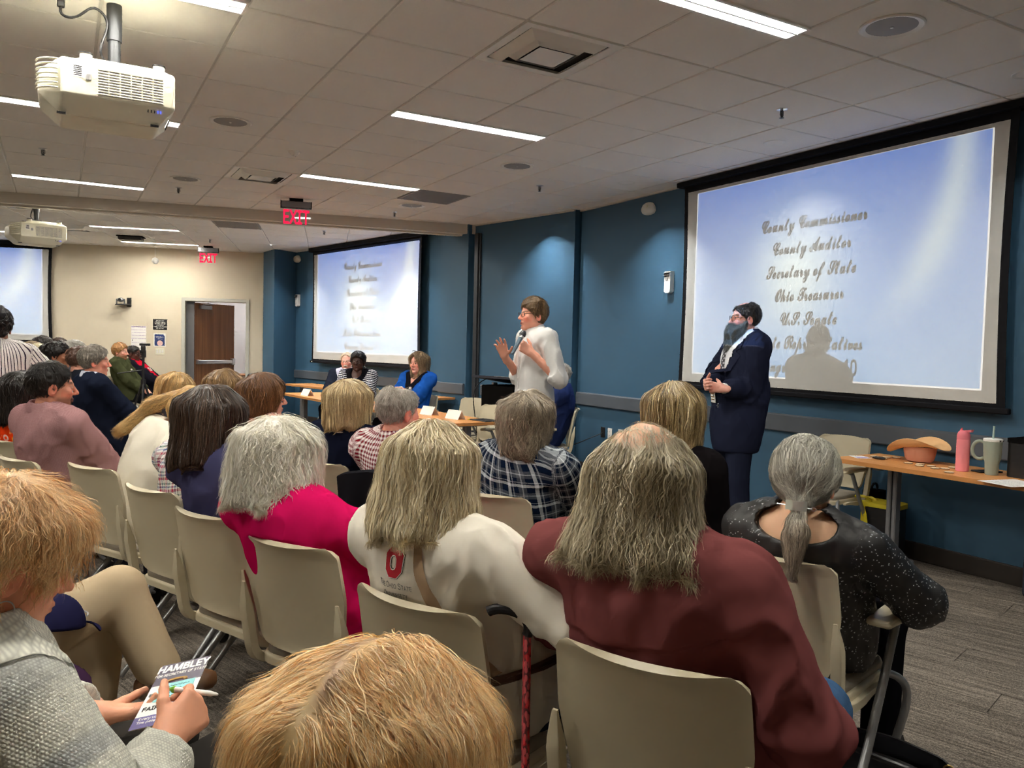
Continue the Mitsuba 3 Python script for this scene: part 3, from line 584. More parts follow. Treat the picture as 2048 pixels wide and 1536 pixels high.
add('bracket', W(trimesh.convex.convex_hull(np.array([(-.12, -.075, .02), (.10, -.075, .02), (-.10, -.055, .02), (.10, -.045, .02), (-.14, -.075, .17), (.02, -.075, .17), (-.11, -.06, .16), (0, -.06, .16)]))), 'black_plastic', t)
h = trimesh.creation.icosphere(3, .05); h.apply_scale((1.15, .8, 1)); add('head', W(xf(h, None, (-.055, .015, .10))), 'metal', t, smooth=True)
add('yoke', W(cat_([bx(-.125, -.112, -.06, .03, .07, .13, .004), bx(.002, .015, -.06, .03, .07, .13, .004)])), 'gray_metal', t); add('lens', W(xf(trimesh.creation.cylinder(.022, .03, sections=24), None, (-.06, .02, .145))), 'black_plastic', t)

# ---------------------------------------------------------------- chairs
def chair_parts(arms):
    P = []
    v = np.r_[0, np.linspace(.02, .98, 22), 1]; u = np.linspace(-1, 1, 25); U, V = np.meshgrid(u, v)
    def hw(v): return .163+.045*np.clip(v/.55, 0, 1)**.7-.006*np.clip((v-.6)/.4, 0, 1)
    HW = hw(V)*np.where(V > .94, np.sqrt(np.clip(1-((V-.94)/.065)**2*.35, 0, 1)), 1)*np.where(V < .1, .78+.22*np.sqrt(np.clip(1-((.1-V)/.1)**2, 0, 1)), 1)
    Y = -.195-.085*V**1.3-.028*np.exp(-((V-.05)/.2)**2)*0+.045*U**2*(.35+.65*V)-.012*np.clip((V-.90)/.1, 0, 1)**2
    Z = .475+.365*V-.012*U**4*(V > .9)*0
    edge = np.maximum(np.abs(U), np.abs(2*V-1)); th = .007+.010*np.clip((edge-.90)/.1, 0, 1)
    P.append(('backrest', sheet(np.stack([U*HW, Y, Z], -1), th), 'chair_shell', 50))
    for s in (-1, 1):
        path = smooth_path([(s*.205, -.235, .675), (s*.209, -.222, .60), (s*.207, -.205, .49), (s*.206, -.185, .425), (s*.208, -.12, .398), (s*.212, .0, .402), (s*.218, .10, .405)], 26)
        w = np.r_[np.linspace(.012, .030, 4), np.full(16, .032), np.linspace(.03, .02, 6)]; d = np.r_[np.linspace(.006, .026, 4), np.linspace(.034, .030, 16), np.linspace(.026, .014, 6)]
        pr = np.stack([np.stack([w*a, d*b], 1) for a, b in ((-.5, -.42), (-.42, -.5), (.42, -.5), (.5, -.42), (.5, .42), (.42, .5), (-.42, .5), (-.5, .42))], 1)
        P.append(('side_bracket', sweep(path, pr, side=(1, 0, 0)), 'chair_shell', 40))
    seat = rrect(.42, .43, .075)
    def pad(poly, z0, z1, b):
        return cat_([prism(poly.buffer(-b), z1-.002, z1), prism(poly, z0+b, z1-b), prism(poly.buffer(-b), z0, z1)])
    def cushion(poly, z0, z1, rr):
        rings = [(0.0, z0), (0, z1-rr)]+[(rr*(1-math.cos(a)), z1-rr+rr*math.sin(a)) for a in np.linspace(.3, 1.57, 5)]
        out = []
        n = 72; base = poly.buffer(-.001)
        for ins, z in rings:
            q = poly.buffer(-ins); pts = [q.exterior.interpolate(k/n, normalized=True) for k in range(n)]; out.append(np.array([(p.x, p.y, z) for p in pts]))
        G = np.stack(out); k = len(G); vv = np.vstack([G.reshape(-1, 3), [[0, 0, z0]], [[0, 0, z1+.003]]]); f = []
        i, j = np.meshgrid(np.arange(k-1), np.arange(n), indexing='ij'); a = (i*n+j).ravel(); b = (i*n+(j+1) % n).ravel(); f = [np.stack([a, b, b+n], 1), np.stack([a, b+n, a+n], 1)]
        e = np.arange(n); f += [np.stack([e*0+k*n, (e+1) % n, e], 1), np.stack([e*0+k*n+1, (k-1)*n+e, (k-1)*n+(e+1) % n], 1)]
        return trimesh.Trimesh(vv, np.vstack(f), process=False)
    P.append(('seat_pan', xf(cushion(seat, .405, .436, .012), None, (0, .03, 0)), 'chair_shell', 40))
    P.append(('seat_cushion', xf(cushion(seat.buffer(-.012), .434, .462, .016), None, (0, .03, 0)), 'chair_cushion', 40))
    for s in (-1, 1):
        if arms:
            P.append(('leg', tube(smooth_path([(s*.262, .10, .635), (s*.262, .06, .56), (s*.266, -.31, .012)], 16)[[0, 4, 8, 15]], .0135, 12), 'chair_tube', 40))
            pd = xf(hullpad(), None, (s*.258, .085, .648)); P.append(('armrest', pd, 'chair_shell', 40))
            P.append(('arm_support', tube([(s*.262, .10, .63), (s*.262, .16, .645)], .016, 10), 'gray_metal', 40))
        else:
            P.append(('leg', tube([(s*.195, .05, .405), (s*.235, -.325, .012)], .0135, 12), 'chair_tube', 40))
            P.append(('brace', tube([(s*.165, .10, .405), (s*.205, -.26, .012)], .0115, 12), 'chair_tube', 40))
        P.append(('leg', tube(smooth_path([(s*.19, .08, .41), (s*.225, .20, .412), (s*.25, .235, .38), (s*.255, .24, .30), (s*.258, .25, .065)], 22), .013, 12), 'chair_tube', 40))
        P.append(('caster', cat_([xf(trimesh.creation.cylinder(.030, .016, sections=24), roty(90), (s*.258-.013, .25, .031)), xf(trimesh.creation.cylinder(.030, .016, sections=24), roty(90), (s*.258+.013, .25, .031)), xf(trimesh.creation.cylinder(.012, .05, sections=12), None, (s*.258, .25, .055))]), 'black_plastic', 40))
    return P
def hullpad():
    s = m3.Manifold.sphere(.012, 14); q = [(-.026, -.13, 0), (.026, -.13, 0), (-.030, .02, .004), (.034, .02, .004), (-.020, .12, -.004), (.034, .11, -.008)]
    return tri(m3.Manifold.batch_hull([s.translate(p) for p in q]))
CHAIRS = {}
for arms in (False, True):
    CHAIRS[arms] = [(n, mikit.ply(m, b, sm)) for n, m, b, sm in chair_parts(arms)]
def chair(x, y, face_deg, label, arms=False, z=0.0, group='beige stacking chairs'):
    t = thing('chair', label, 'chair', group); Tm = TM(rotz(face_deg-90), (x, y, z))
    for n, p in CHAIRS[arms]: add(n, p, None, t, to_world=Tm)
    return t
def back_chair(mx, my, deg, label, **k):      # placed by the middle of its backrest's top edge
    f = np.array([math.cos(math.radians(deg)), math.sin(math.radians(deg))]); c = np.array([mx, my])+f*.272; chair(*c, deg, label, **k); return c
SEAT = {}
for key, mx, my, deg, arms, label in [
    ('A', .975, 1.183, 28, True, 'beige chair with armrests under the man in the burgundy shirt'), ('B', .703, 1.722, 22.5, False, 'beige chair under the woman in the white shirt with a red O'),
    ('C', .567, 2.388, 28, False, 'beige chair under the woman in the pink polo shirt'), ('D', .410, 2.889, 24, False, 'beige chair under the woman with the brown bob'),
    ('E', .283, 3.467, 23.5, False, 'beige chair under the man in the pastel plaid shirt'), ('F', .090, 4.165, 28, False, 'beige chair under the woman in the cream sweater'),
    ('G', -.22, 4.55, 25, False, 'beige chair under the man in the mauve shirt'), ('H', -.33, 5.37, 30, False, 'beige chair under the woman in the orange floral top'),
    ('I', 1.825, 1.655, 16, True, 'beige chair with armrests under the woman with the gray ponytail'), ('J', 1.495, 2.845, 30, False, 'beige chair under the woman in the navy plaid shirt'),
    ('K', 1.09, 3.93, 32, False, 'beige chair under the woman in the navy sweater'), ('L', 1.72, 2.25, 22, False, 'beige chair under the woman with long streaked hair'),
    ('M', 1.27, 3.42, 32, False, 'beige chair under the man in the red checked shirt, a jacket on it'), ('N', .82, 4.435, 25, False, 'beige chair under the woman with short reddish brown hair'),
    ('O', .74, 5.37, 20, False, 'beige chair under the woman with brown hair by the black case'), ('P', .42, 6.0, 15, False, 'beige chair under the partly hidden blonde woman'),
    ('Q', .03, 7.17, 15, False, 'beige chair under the man in the navy suit and gray hair'), ('R', -.06, 7.82, 20, False, 'beige chair under the man in the dark jacket seen from behind'),
    ('S', -.20, 8.40, 15, False, 'beige chair under the young man with the dark bun'), ('U', -.36, 8.98, 15, False, 'beige chair under the person with white blond hair'),
    ('V', .62, 13.65, -20, False, 'beige chair under the man in the olive jacket'), ('W', .98, 14.10, -20, False, 'beige chair under the man in the red shirt and dark jacket'),
    ('X', -.06, .55, 28, False, 'beige chair under the blonde person at the bottom of the picture'), ('Y', -.40, 1.53, 20, False, 'beige chair under the woman in the pale knit sweater'), ('Z', -.62, 2.62, 8, False, 'beige chair under the person in tan trousers')]:
    SEAT[key] = back_chair(mx, my, deg, label, arms=arms, group='beige stacking chairs')
chair(4.80, 3.82, 187, 'empty beige chair against the wall beside the wooden table', arms=True)
chair(3.62, 7.00, 198, 'empty beige chair behind the long table, nearer the lectern', arms=True); chair(3.90, 8.02, 200, 'empty beige chair behind the long table, second from the lectern', arms=True)
SEAT['panelA'] = back_chair(3.83, 8.79, 205, 'beige chair under the woman in the blue blazer', arms=True); SEAT['panelB'] = back_chair(3.62, 10.31, 215, 'beige chair under the woman in the striped cardigan', arms=True)
SEAT['panelC'] = back_chair(3.72, 11.13, 215, 'beige chair under the white haired man in the dark suit', arms=True); chair(3.60, 9.42, 200, 'empty beige chair between the seated women of the panel', arms=True)
SEAT['suit'] = chair(4.28, 6.72, 150, 'beige chair under the man in the blue suit behind the speaker', arms=True)
chair(.36, 13.1, -15, 'empty beige chair beside the man in the olive jacket')

# ---------------------------------------------------------------- tables
def table(c, ang, L, D, label, z=.74, inset=.16):
    t = thing('table', label, 'table', 'wood laminate tables'); R = rotz(ang); c = (*c, 0)
    v = xf(bx(-L/2+.0015, L/2-.0015, -D/2+.0015, D/2-.0015, z-.026, z, .001), R, c)
    top = bx(-L/2+.0015, L/2-.0015, -D/2+.0015, D/2-.0015, z-.026, z); top = top.subdivide(); uv = np.stack([top.vertices[:, 0]/.6, top.vertices[:, 1]/.6], 1)
    add('tabletop', xf(top, R, c), 'wood_top', t, smooth=False, uv=uv)
    add('edge_band', xf(cat_([bx(-L/2, L/2, -D/2, -D/2+.002, z-.028, z-.001), bx(-L/2, L/2, D/2-.002, D/2, z-.028, z-.001), bx(-L/2, -L/2+.002, -D/2, D/2, z-.028, z-.001), bx(L/2-.002, L/2, -D/2, D/2, z-.028, z-.001)]), R, c), 'wood_edge', t)
    for s in (-1, 1):
        x = s*(L/2-inset)
        add('leg', xf(cat_([bx(x-.035, x-.005, -.03, .03, .04, z-.03, .006), bx(x+.005, x+.035, -.03, .03, .04, z-.03, .006)]), R, c), 'gray_metal', t)
        add('foot', xf(bx(x-.03, x+.03, -D/2+.04, D/2-.04, .012, .045, .010), R, c), 'gray_metal', t)
        add('crossbar', xf(bx(x-.025, x+.025, -D/2+.06, D/2-.06, z-.05, z-.026, .004), R, c), 'gray_metal', t)
    return t
table((4.89, 2.70), -87.5, 1.83, .55, 'wooden table along the blue wall with a hat and drinks on it', inset=.30)
ta = -84.7; td = np.array([math.cos(math.radians(ta)), math.sin(math.radians(ta))]); tn = np.array([-td[1], td[0]])
TR = np.array([3.03, 6.42]); LT = [(.76, 1.515, 'long front table, end nearest the lectern, with a tablet on it'), (2.28, 1.515, 'long front table, middle one, before the woman in the blue blazer'), (3.80, 1.515, 'long front table, farthest one, with the first two name tents')]
for d, L, l in LT: table(TR-td*d+tn*.275, ta, L, .55, l)
table(wf(12.55, .46), 102.5, 1.9, .5, 'wooden table against the blue wall behind the white haired man'); table(wf(10.55, .38), 102.5, 1.75, .5, 'wooden table against the blue wall with spare name tents')
def tent(c, ang, w, label, text=None, group='white name tents', h=.085):
    t = thing('name_tent', label, 'name tent', group); R = rotz(ang); c = (*c, .74)
    m = cat_([trimesh.convex.convex_hull(np.array([(x, s*.045, 0) for x in (-w/2, w/2)]+[(x, s*.0435, .0) for x in (-w/2, w/2)]+[(x, s*.0008, h) for x in (-w/2, w/2)]+[(x, 0, h-.001) for x in (-w/2, w/2)])) for s in (-1, 1)])
    add('card', xf(m, R, c), 'paper', t, smooth=False)
    if text: add('lettering', xf(face(cat_([text_mesh(text[0], .016, .0006, bold=1), xf(text_mesh(text[1], .011, .0006), None, (0, -.022, 0))]), (0, -.0285, .040), (1, 0, 0), (0, .043, .085)), R, c), 'ink', t, smooth=False)
for (x, y), l, tx in [((2.80, 10.35), 'white name tent at the far end of the long table', ('Name', 'Candidate')), ((2.90, 9.72), 'white name tent second from the far end of the long table', ('Name', 'Candidate')), ((3.10, 8.25), 'white name tent left of the man with the red checked shirt', ('Name', 'Candidate')), ((3.22, 7.33), 'white name tent right of the man with the red checked shirt', ('Name', 'Candidate')), ((3.28, 6.85), 'white name tent nearest the tablet', ('Name', 'Candidate'))]:
    tent((x, y), ta+6, .21, l, None)
k = add('note_paper', xf(bx(-.11, .11, -.14, .14, 0, .0015), rotz(ta), (3.02, 9.25, .741)), 'paper'); tag(k, 'white paper on the long table before the man with white hair', 'paper')
for i in range(6): tent(wf(10.05+.16*i, .36), 12, .12, ['front spare name tent of the row on the wall table', 'second spare name tent of the row on the wall table', 'third spare name tent of the row on the wall table', 'fourth spare name tent of the row on the wall table', 'fifth spare name tent of the row on the wall table', 'last spare name tent of the row on the wall table'][i], None, 'spare name tents in a row', .09)
t = thing('tablet', 'dark tablet with a yellow pencil at the end of the long table', 'tablet'); R = rotz(ta+4)
add('body', xf(bx(-.125, .125, -.085, .085, 0, .010, .003), R, (3.47, 6.60, .74)), 'dark_metal', t); add('screen', xf(bx(-.115, .115, -.076, .076, .0095, .0105), R, (3.47, 6.60, .74)), 'black_plastic', t)
mat('yellow', (214, 196, 42), 0.5); k = add('pencil', xf(tube([(0, 0, .005), (.155, .0, .005), (.165, 0, .005)], [.0038, .0038, .001], 6), rotz(ta+25), (3.36, 6.74, .74)), 'yellow'); tag(k, 'yellow pencil lying beside the dark tablet', 'pencil')
t = thing('water_bottle', 'clear water bottle on the long table before the woman in the blue blazer', 'bottle'); bp = (3.42, 8.33, .741)
scene['bottle_clear'] = {'type': 'dielectric', 'int_ior': 1.33}; mat('label_blue', (40, 60, 120), 0.5)
add('bottle', xf(lathe([(0, 0), (.03, 0), (.033, .01), (.033, .13), (.028, .16), (.013, .19), (.013, .205), (0, .205)], 24), None, bp), 'bottle_clear', t); add('cap', xf(lathe([(0, .2), (.015, .2), (.015, .222), (0, .222)], 20), None, bp), 'white_plastic', t); add('label_band', xf(lathe([(.0336, .05), (.0336, .10), (.033, .10), (.033, .05)], 24), None, bp), 'label_blue', t)

# things on the wall table at the right
def wood_at(x, y): return (x, y, .74)
t = thing('hat', 'tan straw cowboy hat upside down on the wooden table', 'hat'); mat('straw', (224, 178, 124), 0.65); mat('straw_pink', (196, 134, 108), 0.65); mat('hat_inside', (70, 42, 30), 0.8)
a = np.linspace(0, 2*np.pi, 57); hc = np.array([4.98, 3.22, .741])
rows = []
for f in np.linspace(0, 1, 9):
    rx, ry = .085+f*.085, .105+f*.095
    roll = .055*f**1.6*np.cos(a)**2*1.25; z = .105-.012*f+roll-.035*f*np.sin(a)**2*np.sign(np.sin(a)+1.2)*.6
    rows.append(np.stack([rx*np.cos(a)*(1-.18*f*np.cos(a)**2), ry*np.sin(a), z], 1))
HR = rotz(4)
add('brim', xf(sheet(np.stack(rows), .004), HR@rotx(-7), hc), 'straw', t)
rows = [np.stack([rx*np.cos(a), ry*np.sin(a), np.full_like(a, z)], 1) for rx, ry, z in ((.085, .105, .105), (.082, .100, .07), (.074, .092, .03), (.062, .080, .008), (.03, .05, .003), (.001, .001, .012))]
add('crown', xf(sheet(np.stack(rows), .004), HR, hc), 'straw_pink', t); add('sweatband', xf(sheet(np.stack([rows[0]*[.97, .97, 1], rows[1]*[.96, .96, 1], rows[2]*[.95, .95, 1.1], rows[4]*[.95, .95, 3]]), .002), HR, hc+[0, 0, .001]), 'hat_inside', t)
t = thing('sports_bottle', 'pink insulated bottle with a flip lid on the wooden table', 'bottle'); mat('pink', (240, 142, 148), 0.45); mat('pink_dark', (226, 122, 132), 0.45); q = (4.86, 2.86, .741)
add('body', xf(lathe([(0, 0), (.035, 0), (.038, .006), (.038, .185), (.036, .195), (.036, .20), (0, .20)], 32), None, q), 'pink', t)
add('lid', xf(lathe([(0, .198), (.037, .198), (.037, .225), (.030, .243), (.022, .25), (0, .252)], 32), None, q), 'pink_dark', t)
add('spout', xf(cat_([trimesh.convex.convex_hull(np.array([(-.012, .015, .24), (.012, .015, .24), (-.012, -.055, .262), (.012, -.055, .262), (-.01, -.05, .245), (.01, -.05, .245), (.012, .02, .25), (-.012, .02, .25)])), trimesh.convex.convex_hull(np.array([(-.01, .028, .235), (.01, .028, .235), (-.008, .012, .268), (.008, .012, .268), (.01, .012, .24), (-.01, .012, .24)]))]), None, q), 'pink_dark', t)
t = thing('tumbler', 'sage green tumbler with a handle and a straw', 'tumbler'); mat('sage', (150, 158, 142), 0.5); mat('straw_clear', (170, 190, 180), 0.2); q = (4.885, 2.695, .741)
add('cup', xf(lathe([(0, 0), (.034, 0), (.036, .008), (.039, .075), (.047, .10), (.051, .20), (.051, .205), (0, .205)], 36), None, q), 'sage', t)
add('lid', xf(lathe([(0, .204), (.053, .203), (.053, .214), (.049, .219), (0, .219)], 36), None, q), 'white_plastic', t); add('vent', xf(cat_([bx(-.02, -.012, -.054, -.049, .205, .213), bx(.012, .02, -.054, -.049, .205, .213)]), None, q), 'black_plastic', t)
add('handle', xf(tube(smooth_path([(-.01, .045, .19), (-.018, .085, .192), (-.022, .098, .175), (-.022, .098, .11), (-.018, .085, .095), (-.01, .044, .10)], 30), .010, 12), rotz(5), q), 'sage', t)
add('straw', xf(tube([(0, 0, .21), (.004, .0, .295)], .0055, 12), None, q), 'straw_clear', t)
t = thing('tote_bin', 'black glossy bin at the right end of the wooden table', 'bin'); add('body', xf(prism(rrect(.24, .26, .04), 0, .225), None, (5.02, 2.50, .741)), 'black_plastic', t); add('rim', xf(prism(rrect(.25, .27, .045), .205, .23), None, (5.02, 2.50, .741)), 'black_matte', t)
mat('print_gray', (150, 146, 142), 0.7)
t = thing('paper_sheet', 'white printed sheet on the wooden table before the tumbler', 'paper'); add('sheet', xf(bx(-.11, .11, -.14, .14, 0, .001), rotz(78), (4.68, 2.46, .7405)), 'paper', t)
for i in range(5): add('print_line', xf(bx(-.09, .09-.02*(i % 3), .09-i*.035, .094-i*.035, .001, .0014), rotz(78), (4.68, 2.46, .7405)), 'print_gray', t)
t = thing('phone', 'black phone lying between the pink bottle and the tumbler', 'phone'); add('body', xf(bx(-.04, .04, -.08, .08, 0, .009, .003), rotz(70), (4.97, 2.77, .741)), 'black_plastic', t)
t = thing('hand_mirror', 'blue and pink cup at the right edge of the table', 'cup'); mat('sky_blue', (150, 190, 205), 0.5)
labels[t]['label'] = 'pale blue cup with a pink foot at the right edge of the table'; add('cup', xf(lathe([(0, .02), (.02, .02), (.03, .05), (.022, .10), (.02, .13), (0, .13)], 24), None, (4.68, 2.325, .741)), 'sky_blue', t); add('foot', xf(lathe([(0, 0), (.022, 0), (.02, .022), (0, .022)], 24), None, (4.68, 2.325, .741)), 'pink', t)
mat('wood_slice', (226, 208, 172), 0.7); mat('bark', (150, 120, 88), 0.8)
cl = ['leftmost front wood token beside the black knife', 'wood token behind the knife handle', 'wood token nearest the hat brim on its left', 'wood token under the left of the hat', 'pale wood token before the hat crown', 'wood token in front of the hat, second', 'wood token between the hat and the pink bottle', 'wood token left of the pink bottle foot', 'wood token alone before the pink bottle', 'wood token behind the hat crown front', 'wood token touching the front row, rearmost', 'wood token leaning near the pink bottle']
for i, (x, y) in enumerate([(4.90, 3.50), (4.945, 3.44), (5.0, 3.40), (4.87, 3.41), (4.83, 3.20), (4.87, 3.14), (4.79, 3.095), (4.85, 3.055), (4.70, 2.845), (4.78, 2.985), (4.83, 2.95), (4.93, 2.96)]):
    t = thing('wood_token', cl[i], 'wood token', 'round wood tokens on the table'); add('disc', xf(trimesh.creation.cylinder(.026, .006, sections=22), None, (x, y, .744)), 'wood_slice', t); add('bark', xf(lathe([(.026, .0), (.0275, .001), (.0275, .0055), (.026, .006)], 22), None, (x, y, .7405)), 'bark', t)
t = thing('knife', 'black handled knife among the wood tokens', 'knife'); R = rotz(-82); add('handle', xf(tube([(0, 0, .010), (.02, 0, .011), (.06, 0, .011), (.085, 0, .010)], [.006, .010, .010, .007], 12), R, (4.80, 3.44, .741)), 'black_plastic', t); add('blade', xf(trimesh.convex.convex_hull(np.array([(0, -.008, .009), (0, .008, .009), (-.07, .0, .006), (-.05, .009, .007), (0, 0, .011)])), R, (4.80, 3.44, .741)), 'metal', t)
t = thing('leaflet', 'pale printed leaflet at the left end of the wooden table', 'leaflet'); add('sheet', xf(bx(-.07, .07, -.05, .05, 0, .001), rotz(60), (4.79, 3.53, .7405)), 'paper', t); add('print', xf(bx(-.06, .0, -.04, .04, .001, .0014), rotz(60), (4.79, 3.53, .7405)), 'flyer_lilac', t)

# bags on the floor
t = thing('cooler_bag', 'black cooler bag with yellow trim under the wooden table', 'bag'); bc = (5.03, 3.50, 0); R = rotz(-78)
add('body', xf(prism(rrect(.26, .20, .05), 0.004, .40), R, bc), 'black_plastic', t); add('lid', xf(prism(rrect(.275, .215, .055), .385, .415), R, bc), 'yellow', t); add('base_trim', xf(prism(rrect(.268, .208, .05), 0, .012), R, bc), 'yellow', t)
for x in (-.10, .10): add('strap', xf(bx(x-.014, x+.014, -.106, -.1, .01, .39, .001), R, bc), 'yellow', t)
lp = smooth_path([(-.10, -.108, .37), (-.06, -.135, .26), (-.01, -.15, .15), (.05, -.15, .12), (.10, -.14, .2), (.12, -.125, .3), (.10, -.108, .37)], 40); add('handle', xf(sweep(lp, [(-.013, -.0015), (.013, -.0015), (.013, .0015), (-.013, .0015)], side=(.4, 0, .9)), R, bc), 'yellow', t)
add('badge', xf(face(prism(Point(0, 0).buffer(.036), 0, .003), (0, -.101, .17), (1, 0, 0), (0, 0, 1)), R, bc), 'straw', t); add('badge_print', xf(face(prism(Point(0, 0).buffer(.022), 0, .001), (0, -.104, .17), (1, 0, 0), (0, 0, 1)), R, bc), 'black_plastic', t)
add('top_loop', xf(tube(smooth_path([(-.06, -.06, .41), (-.17, -.10, .44), (-.23, -.05, .41), (-.17, 0, .42), (-.06, 0, .41)], 30), .010, 8), R, bc), 'yellow', t)
t = thing('tripod_bag', 'black bag standing behind the yellow trimmed cooler', 'bag'); add('body', xf(prism(rrect(.16, .12, .03), 0, .46), rotz(10), (5.17, 3.68, 0)), 'black_matte', t); add('handle', xf(tube(smooth_path([(-.04, 0, .46), (-.03, 0, .50), (.03, 0, .50), (.04, 0, .46)], 16), .009, 8), rotz(10), (5.17, 3.68, 0)), 'black_plastic', t)
t = thing('suitcase', 'dark navy suitcase at the right edge below the table', 'suitcase'); mat('navy_case', (30, 34, 46), 0.6); add('body', xf(tri(hull_box(-.12, .12, -.2, .2, .03, .32, .03)), rotz(-4), (5.05, 2.32, 0)), 'navy_case', t)
for y in (-.15, .15): add('wheel', xf(trimesh.creation.cylinder(.022, .02, sections=20), rotx(90), (5.0, 2.32+y, .022)), 'black_plastic', t)
t = thing('handbag', 'black handbag with gold rings under the ponytailed woman’s chair', 'handbag'.replace('handbag', 'bag')); hb = (2.24, 1.52, 0); R = rotz(-68)
mat('leather_black', (24, 24, 26), 0.38); mat('gold', (212, 180, 110), 0.25, 1.0); mat('lining', (120, 122, 132), 0.6)
prof = []
for z, sx_, sy_ in ((.004, .19, .095), (.03, .205, .11), (.12, .205, .105), (.19, .19, .085), (.215, .18, .07)):
    q = rrect(2*sx_, 2*sy_, .05); prof.append(np.array([(*q.exterior.interpolate(k/48, normalized=True).coords[0], z+.012*math.sin(k/48*4*math.pi)*(z > .18)) for k in range(49)]))
bag = np.stack(prof); add('body', xf(sheet(bag, .005), R, hb), 'leather_black', t); add('bottom', xf(prism(rrect(.36, .18, .05), .002, .01), R, hb), 'leather_black', t); add('lining', xf(prism(rrect(.34, .14, .05), .11, .13), R, hb), 'lining', t)
add('strap', xf(tube(smooth_path([(-.17, 0, .2), (-.20, -.10, .24), (-.05, -.16, .26), (.12, -.13, .235), (.17, 0, .2)], 40), .009, 8), R, hb), 'leather_black', t)
for x in (-.175, .178): add('ring', xf(tube([(x+.016*math.cos(b), .03+.004, .19+.016*math.sin(b)) for b in np.linspace(0, 2*math.pi, 17)[:-1]], .0028, 8, closed=True), R, hb), 'gold', t)
add('chain', xf(cat_([tube([(.185+.007*math.cos(b), -.04, .165-i*.012+.007*math.sin(b)) for b in np.linspace(0, 2*math.pi, 11)[:-1]], .002, 6, closed=True) for i in range(5)]), R, hb), 'gold', t)
t = thing('soda_can', 'dark red soda can standing on the carpet between chairs', 'can'); mat('can_red', (122, 18, 26), 0.25, 0.6); add('body', xf(lathe([(0, 0), (.024, 0), (.033, .012), (.033, .108), (.027, .120), (0, .120)], 32), None, (.18, 4.92, 0)), 'can_red', t); add('top', xf(lathe([(0, .117), (.025, .117), (.027, .122), (.0255, .123), (0, .119)], 32), None, (.18, 4.92, 0)), 'metal', t)
# lectern with laptop
t = thing('lectern', 'dark lectern with metal posts behind the speaker', 'lectern'); lc = (4.28, 7.52, 0); R = rotz(192)
add('cabinet', xf(bx(-.22, .22, -.26, .26, .06, 1.02, .01), R, lc), 'black_matte', t)
add('worktop', xf(trimesh.convex.convex_hull(np.array([(x, y, z+(1.02 if x < 0 else 1.10)) for x in (-.28, .28) for y in (-.36, .36) for z in (0, .025)])), R, lc), 'navy_case', t)
for y in (-.29, .29): add('post', xf(bx(-.03, .03, y-.018, y+.018, 0, 1.04, .004), R, lc), 'metal', t)
add('base', xf(bx(-.27, .27, -.32, .32, 0, .06, .01), R, lc), 'dark_metal', t)
t = thing('laptop', 'open laptop on the lectern behind the speaker’s hand', 'laptop'); LP_ = lambda m: xf(xf(m, roty(-8.1), (0, 0, 1.088)), R, lc); add('keyboard_base', LP_(bx(-.12, .12, -.17, .17, 0, .014, .003)), 'metal', t)
add('lid', LP_(xf(bx(-.005, .005, -.17, .17, 0, .235, .003), roty(-14), (-.112, 0, .012))), 'metal', t); k = add('display', LP_(xf(bx(.0052, .0062, -.155, .155, .015, .22), roty(-14), (-.112, 0, .012))), 'black_plastic', t); scene[k]['emitter'] = {'type': 'area', 'radiance': rgb([.010, .012, .018]), 'sampling_weight': .02}
add('cable_loop', tube(smooth_path([(4.06, 7.72, 1.08), (3.94, 7.75, .95), (3.95, 7.75, .7), (3.98, 7.75, .45), (4.0, 7.75, .02)], 30), .005, 8), 'black_plastic', t)
# phone tripod before the olive jacket man
t = thing('camera_tripod', 'black tripod holding a phone before the man in the red shirt', 'tripod'); tc = np.array([1.02, 12.55, 0])
for k in range(3):
    b = math.radians(20+120*k); add('leg', tube([tc+[.02*math.cos(b), .02*math.sin(b), .78], tc+[.30*math.cos(b), .30*math.sin(b), .01]], [.016, .011], 10), 'black_plastic', t)
add('column', tube([tc+[0, 0, .60], tc+[0, 0, 1.26]], .017, 12), 'black_plastic', t); add('hub', xf(trimesh.creation.cylinder(.035, .09, sections=20), None, tc+[0, 0, .80]), 'black_plastic', t); add('handle', tube([tc+[0, 0, .98], tc+[-.22, -.02, .95], tc+[-.34, -.03, .93]], .008, 8), 'black_plastic', t); add('head', xf(bx(-.03, .03, -.03, .03, 1.24, 1.33, .006), None, tc), 'black_plastic', t)
k = thing('smartphone', 'black phone clamped on top of the tripod', 'phone'); add('body', xf(bx(-.075, .075, -.006, .006, 1.33, 1.365, .004), rotz(-20), tc+[.02, 0, 0]), 'black_plastic', k)
t = thing('equipment_case', 'tall black case standing on the carpet by the blue column', 'case'); add('body', xf(bx(-.19, .19, -.15, .15, 0, .88, .02), rotz(-15), (2.95, 13.95, 0)), 'black_plastic', t); add('latch', xf(cat_([bx(x-.02, x+.02, -.157, -.148, .62, .70, .003) for x in (-.1, .1)]), rotz(-15), (2.95, 13.95, 0)), 'dark_metal', t)

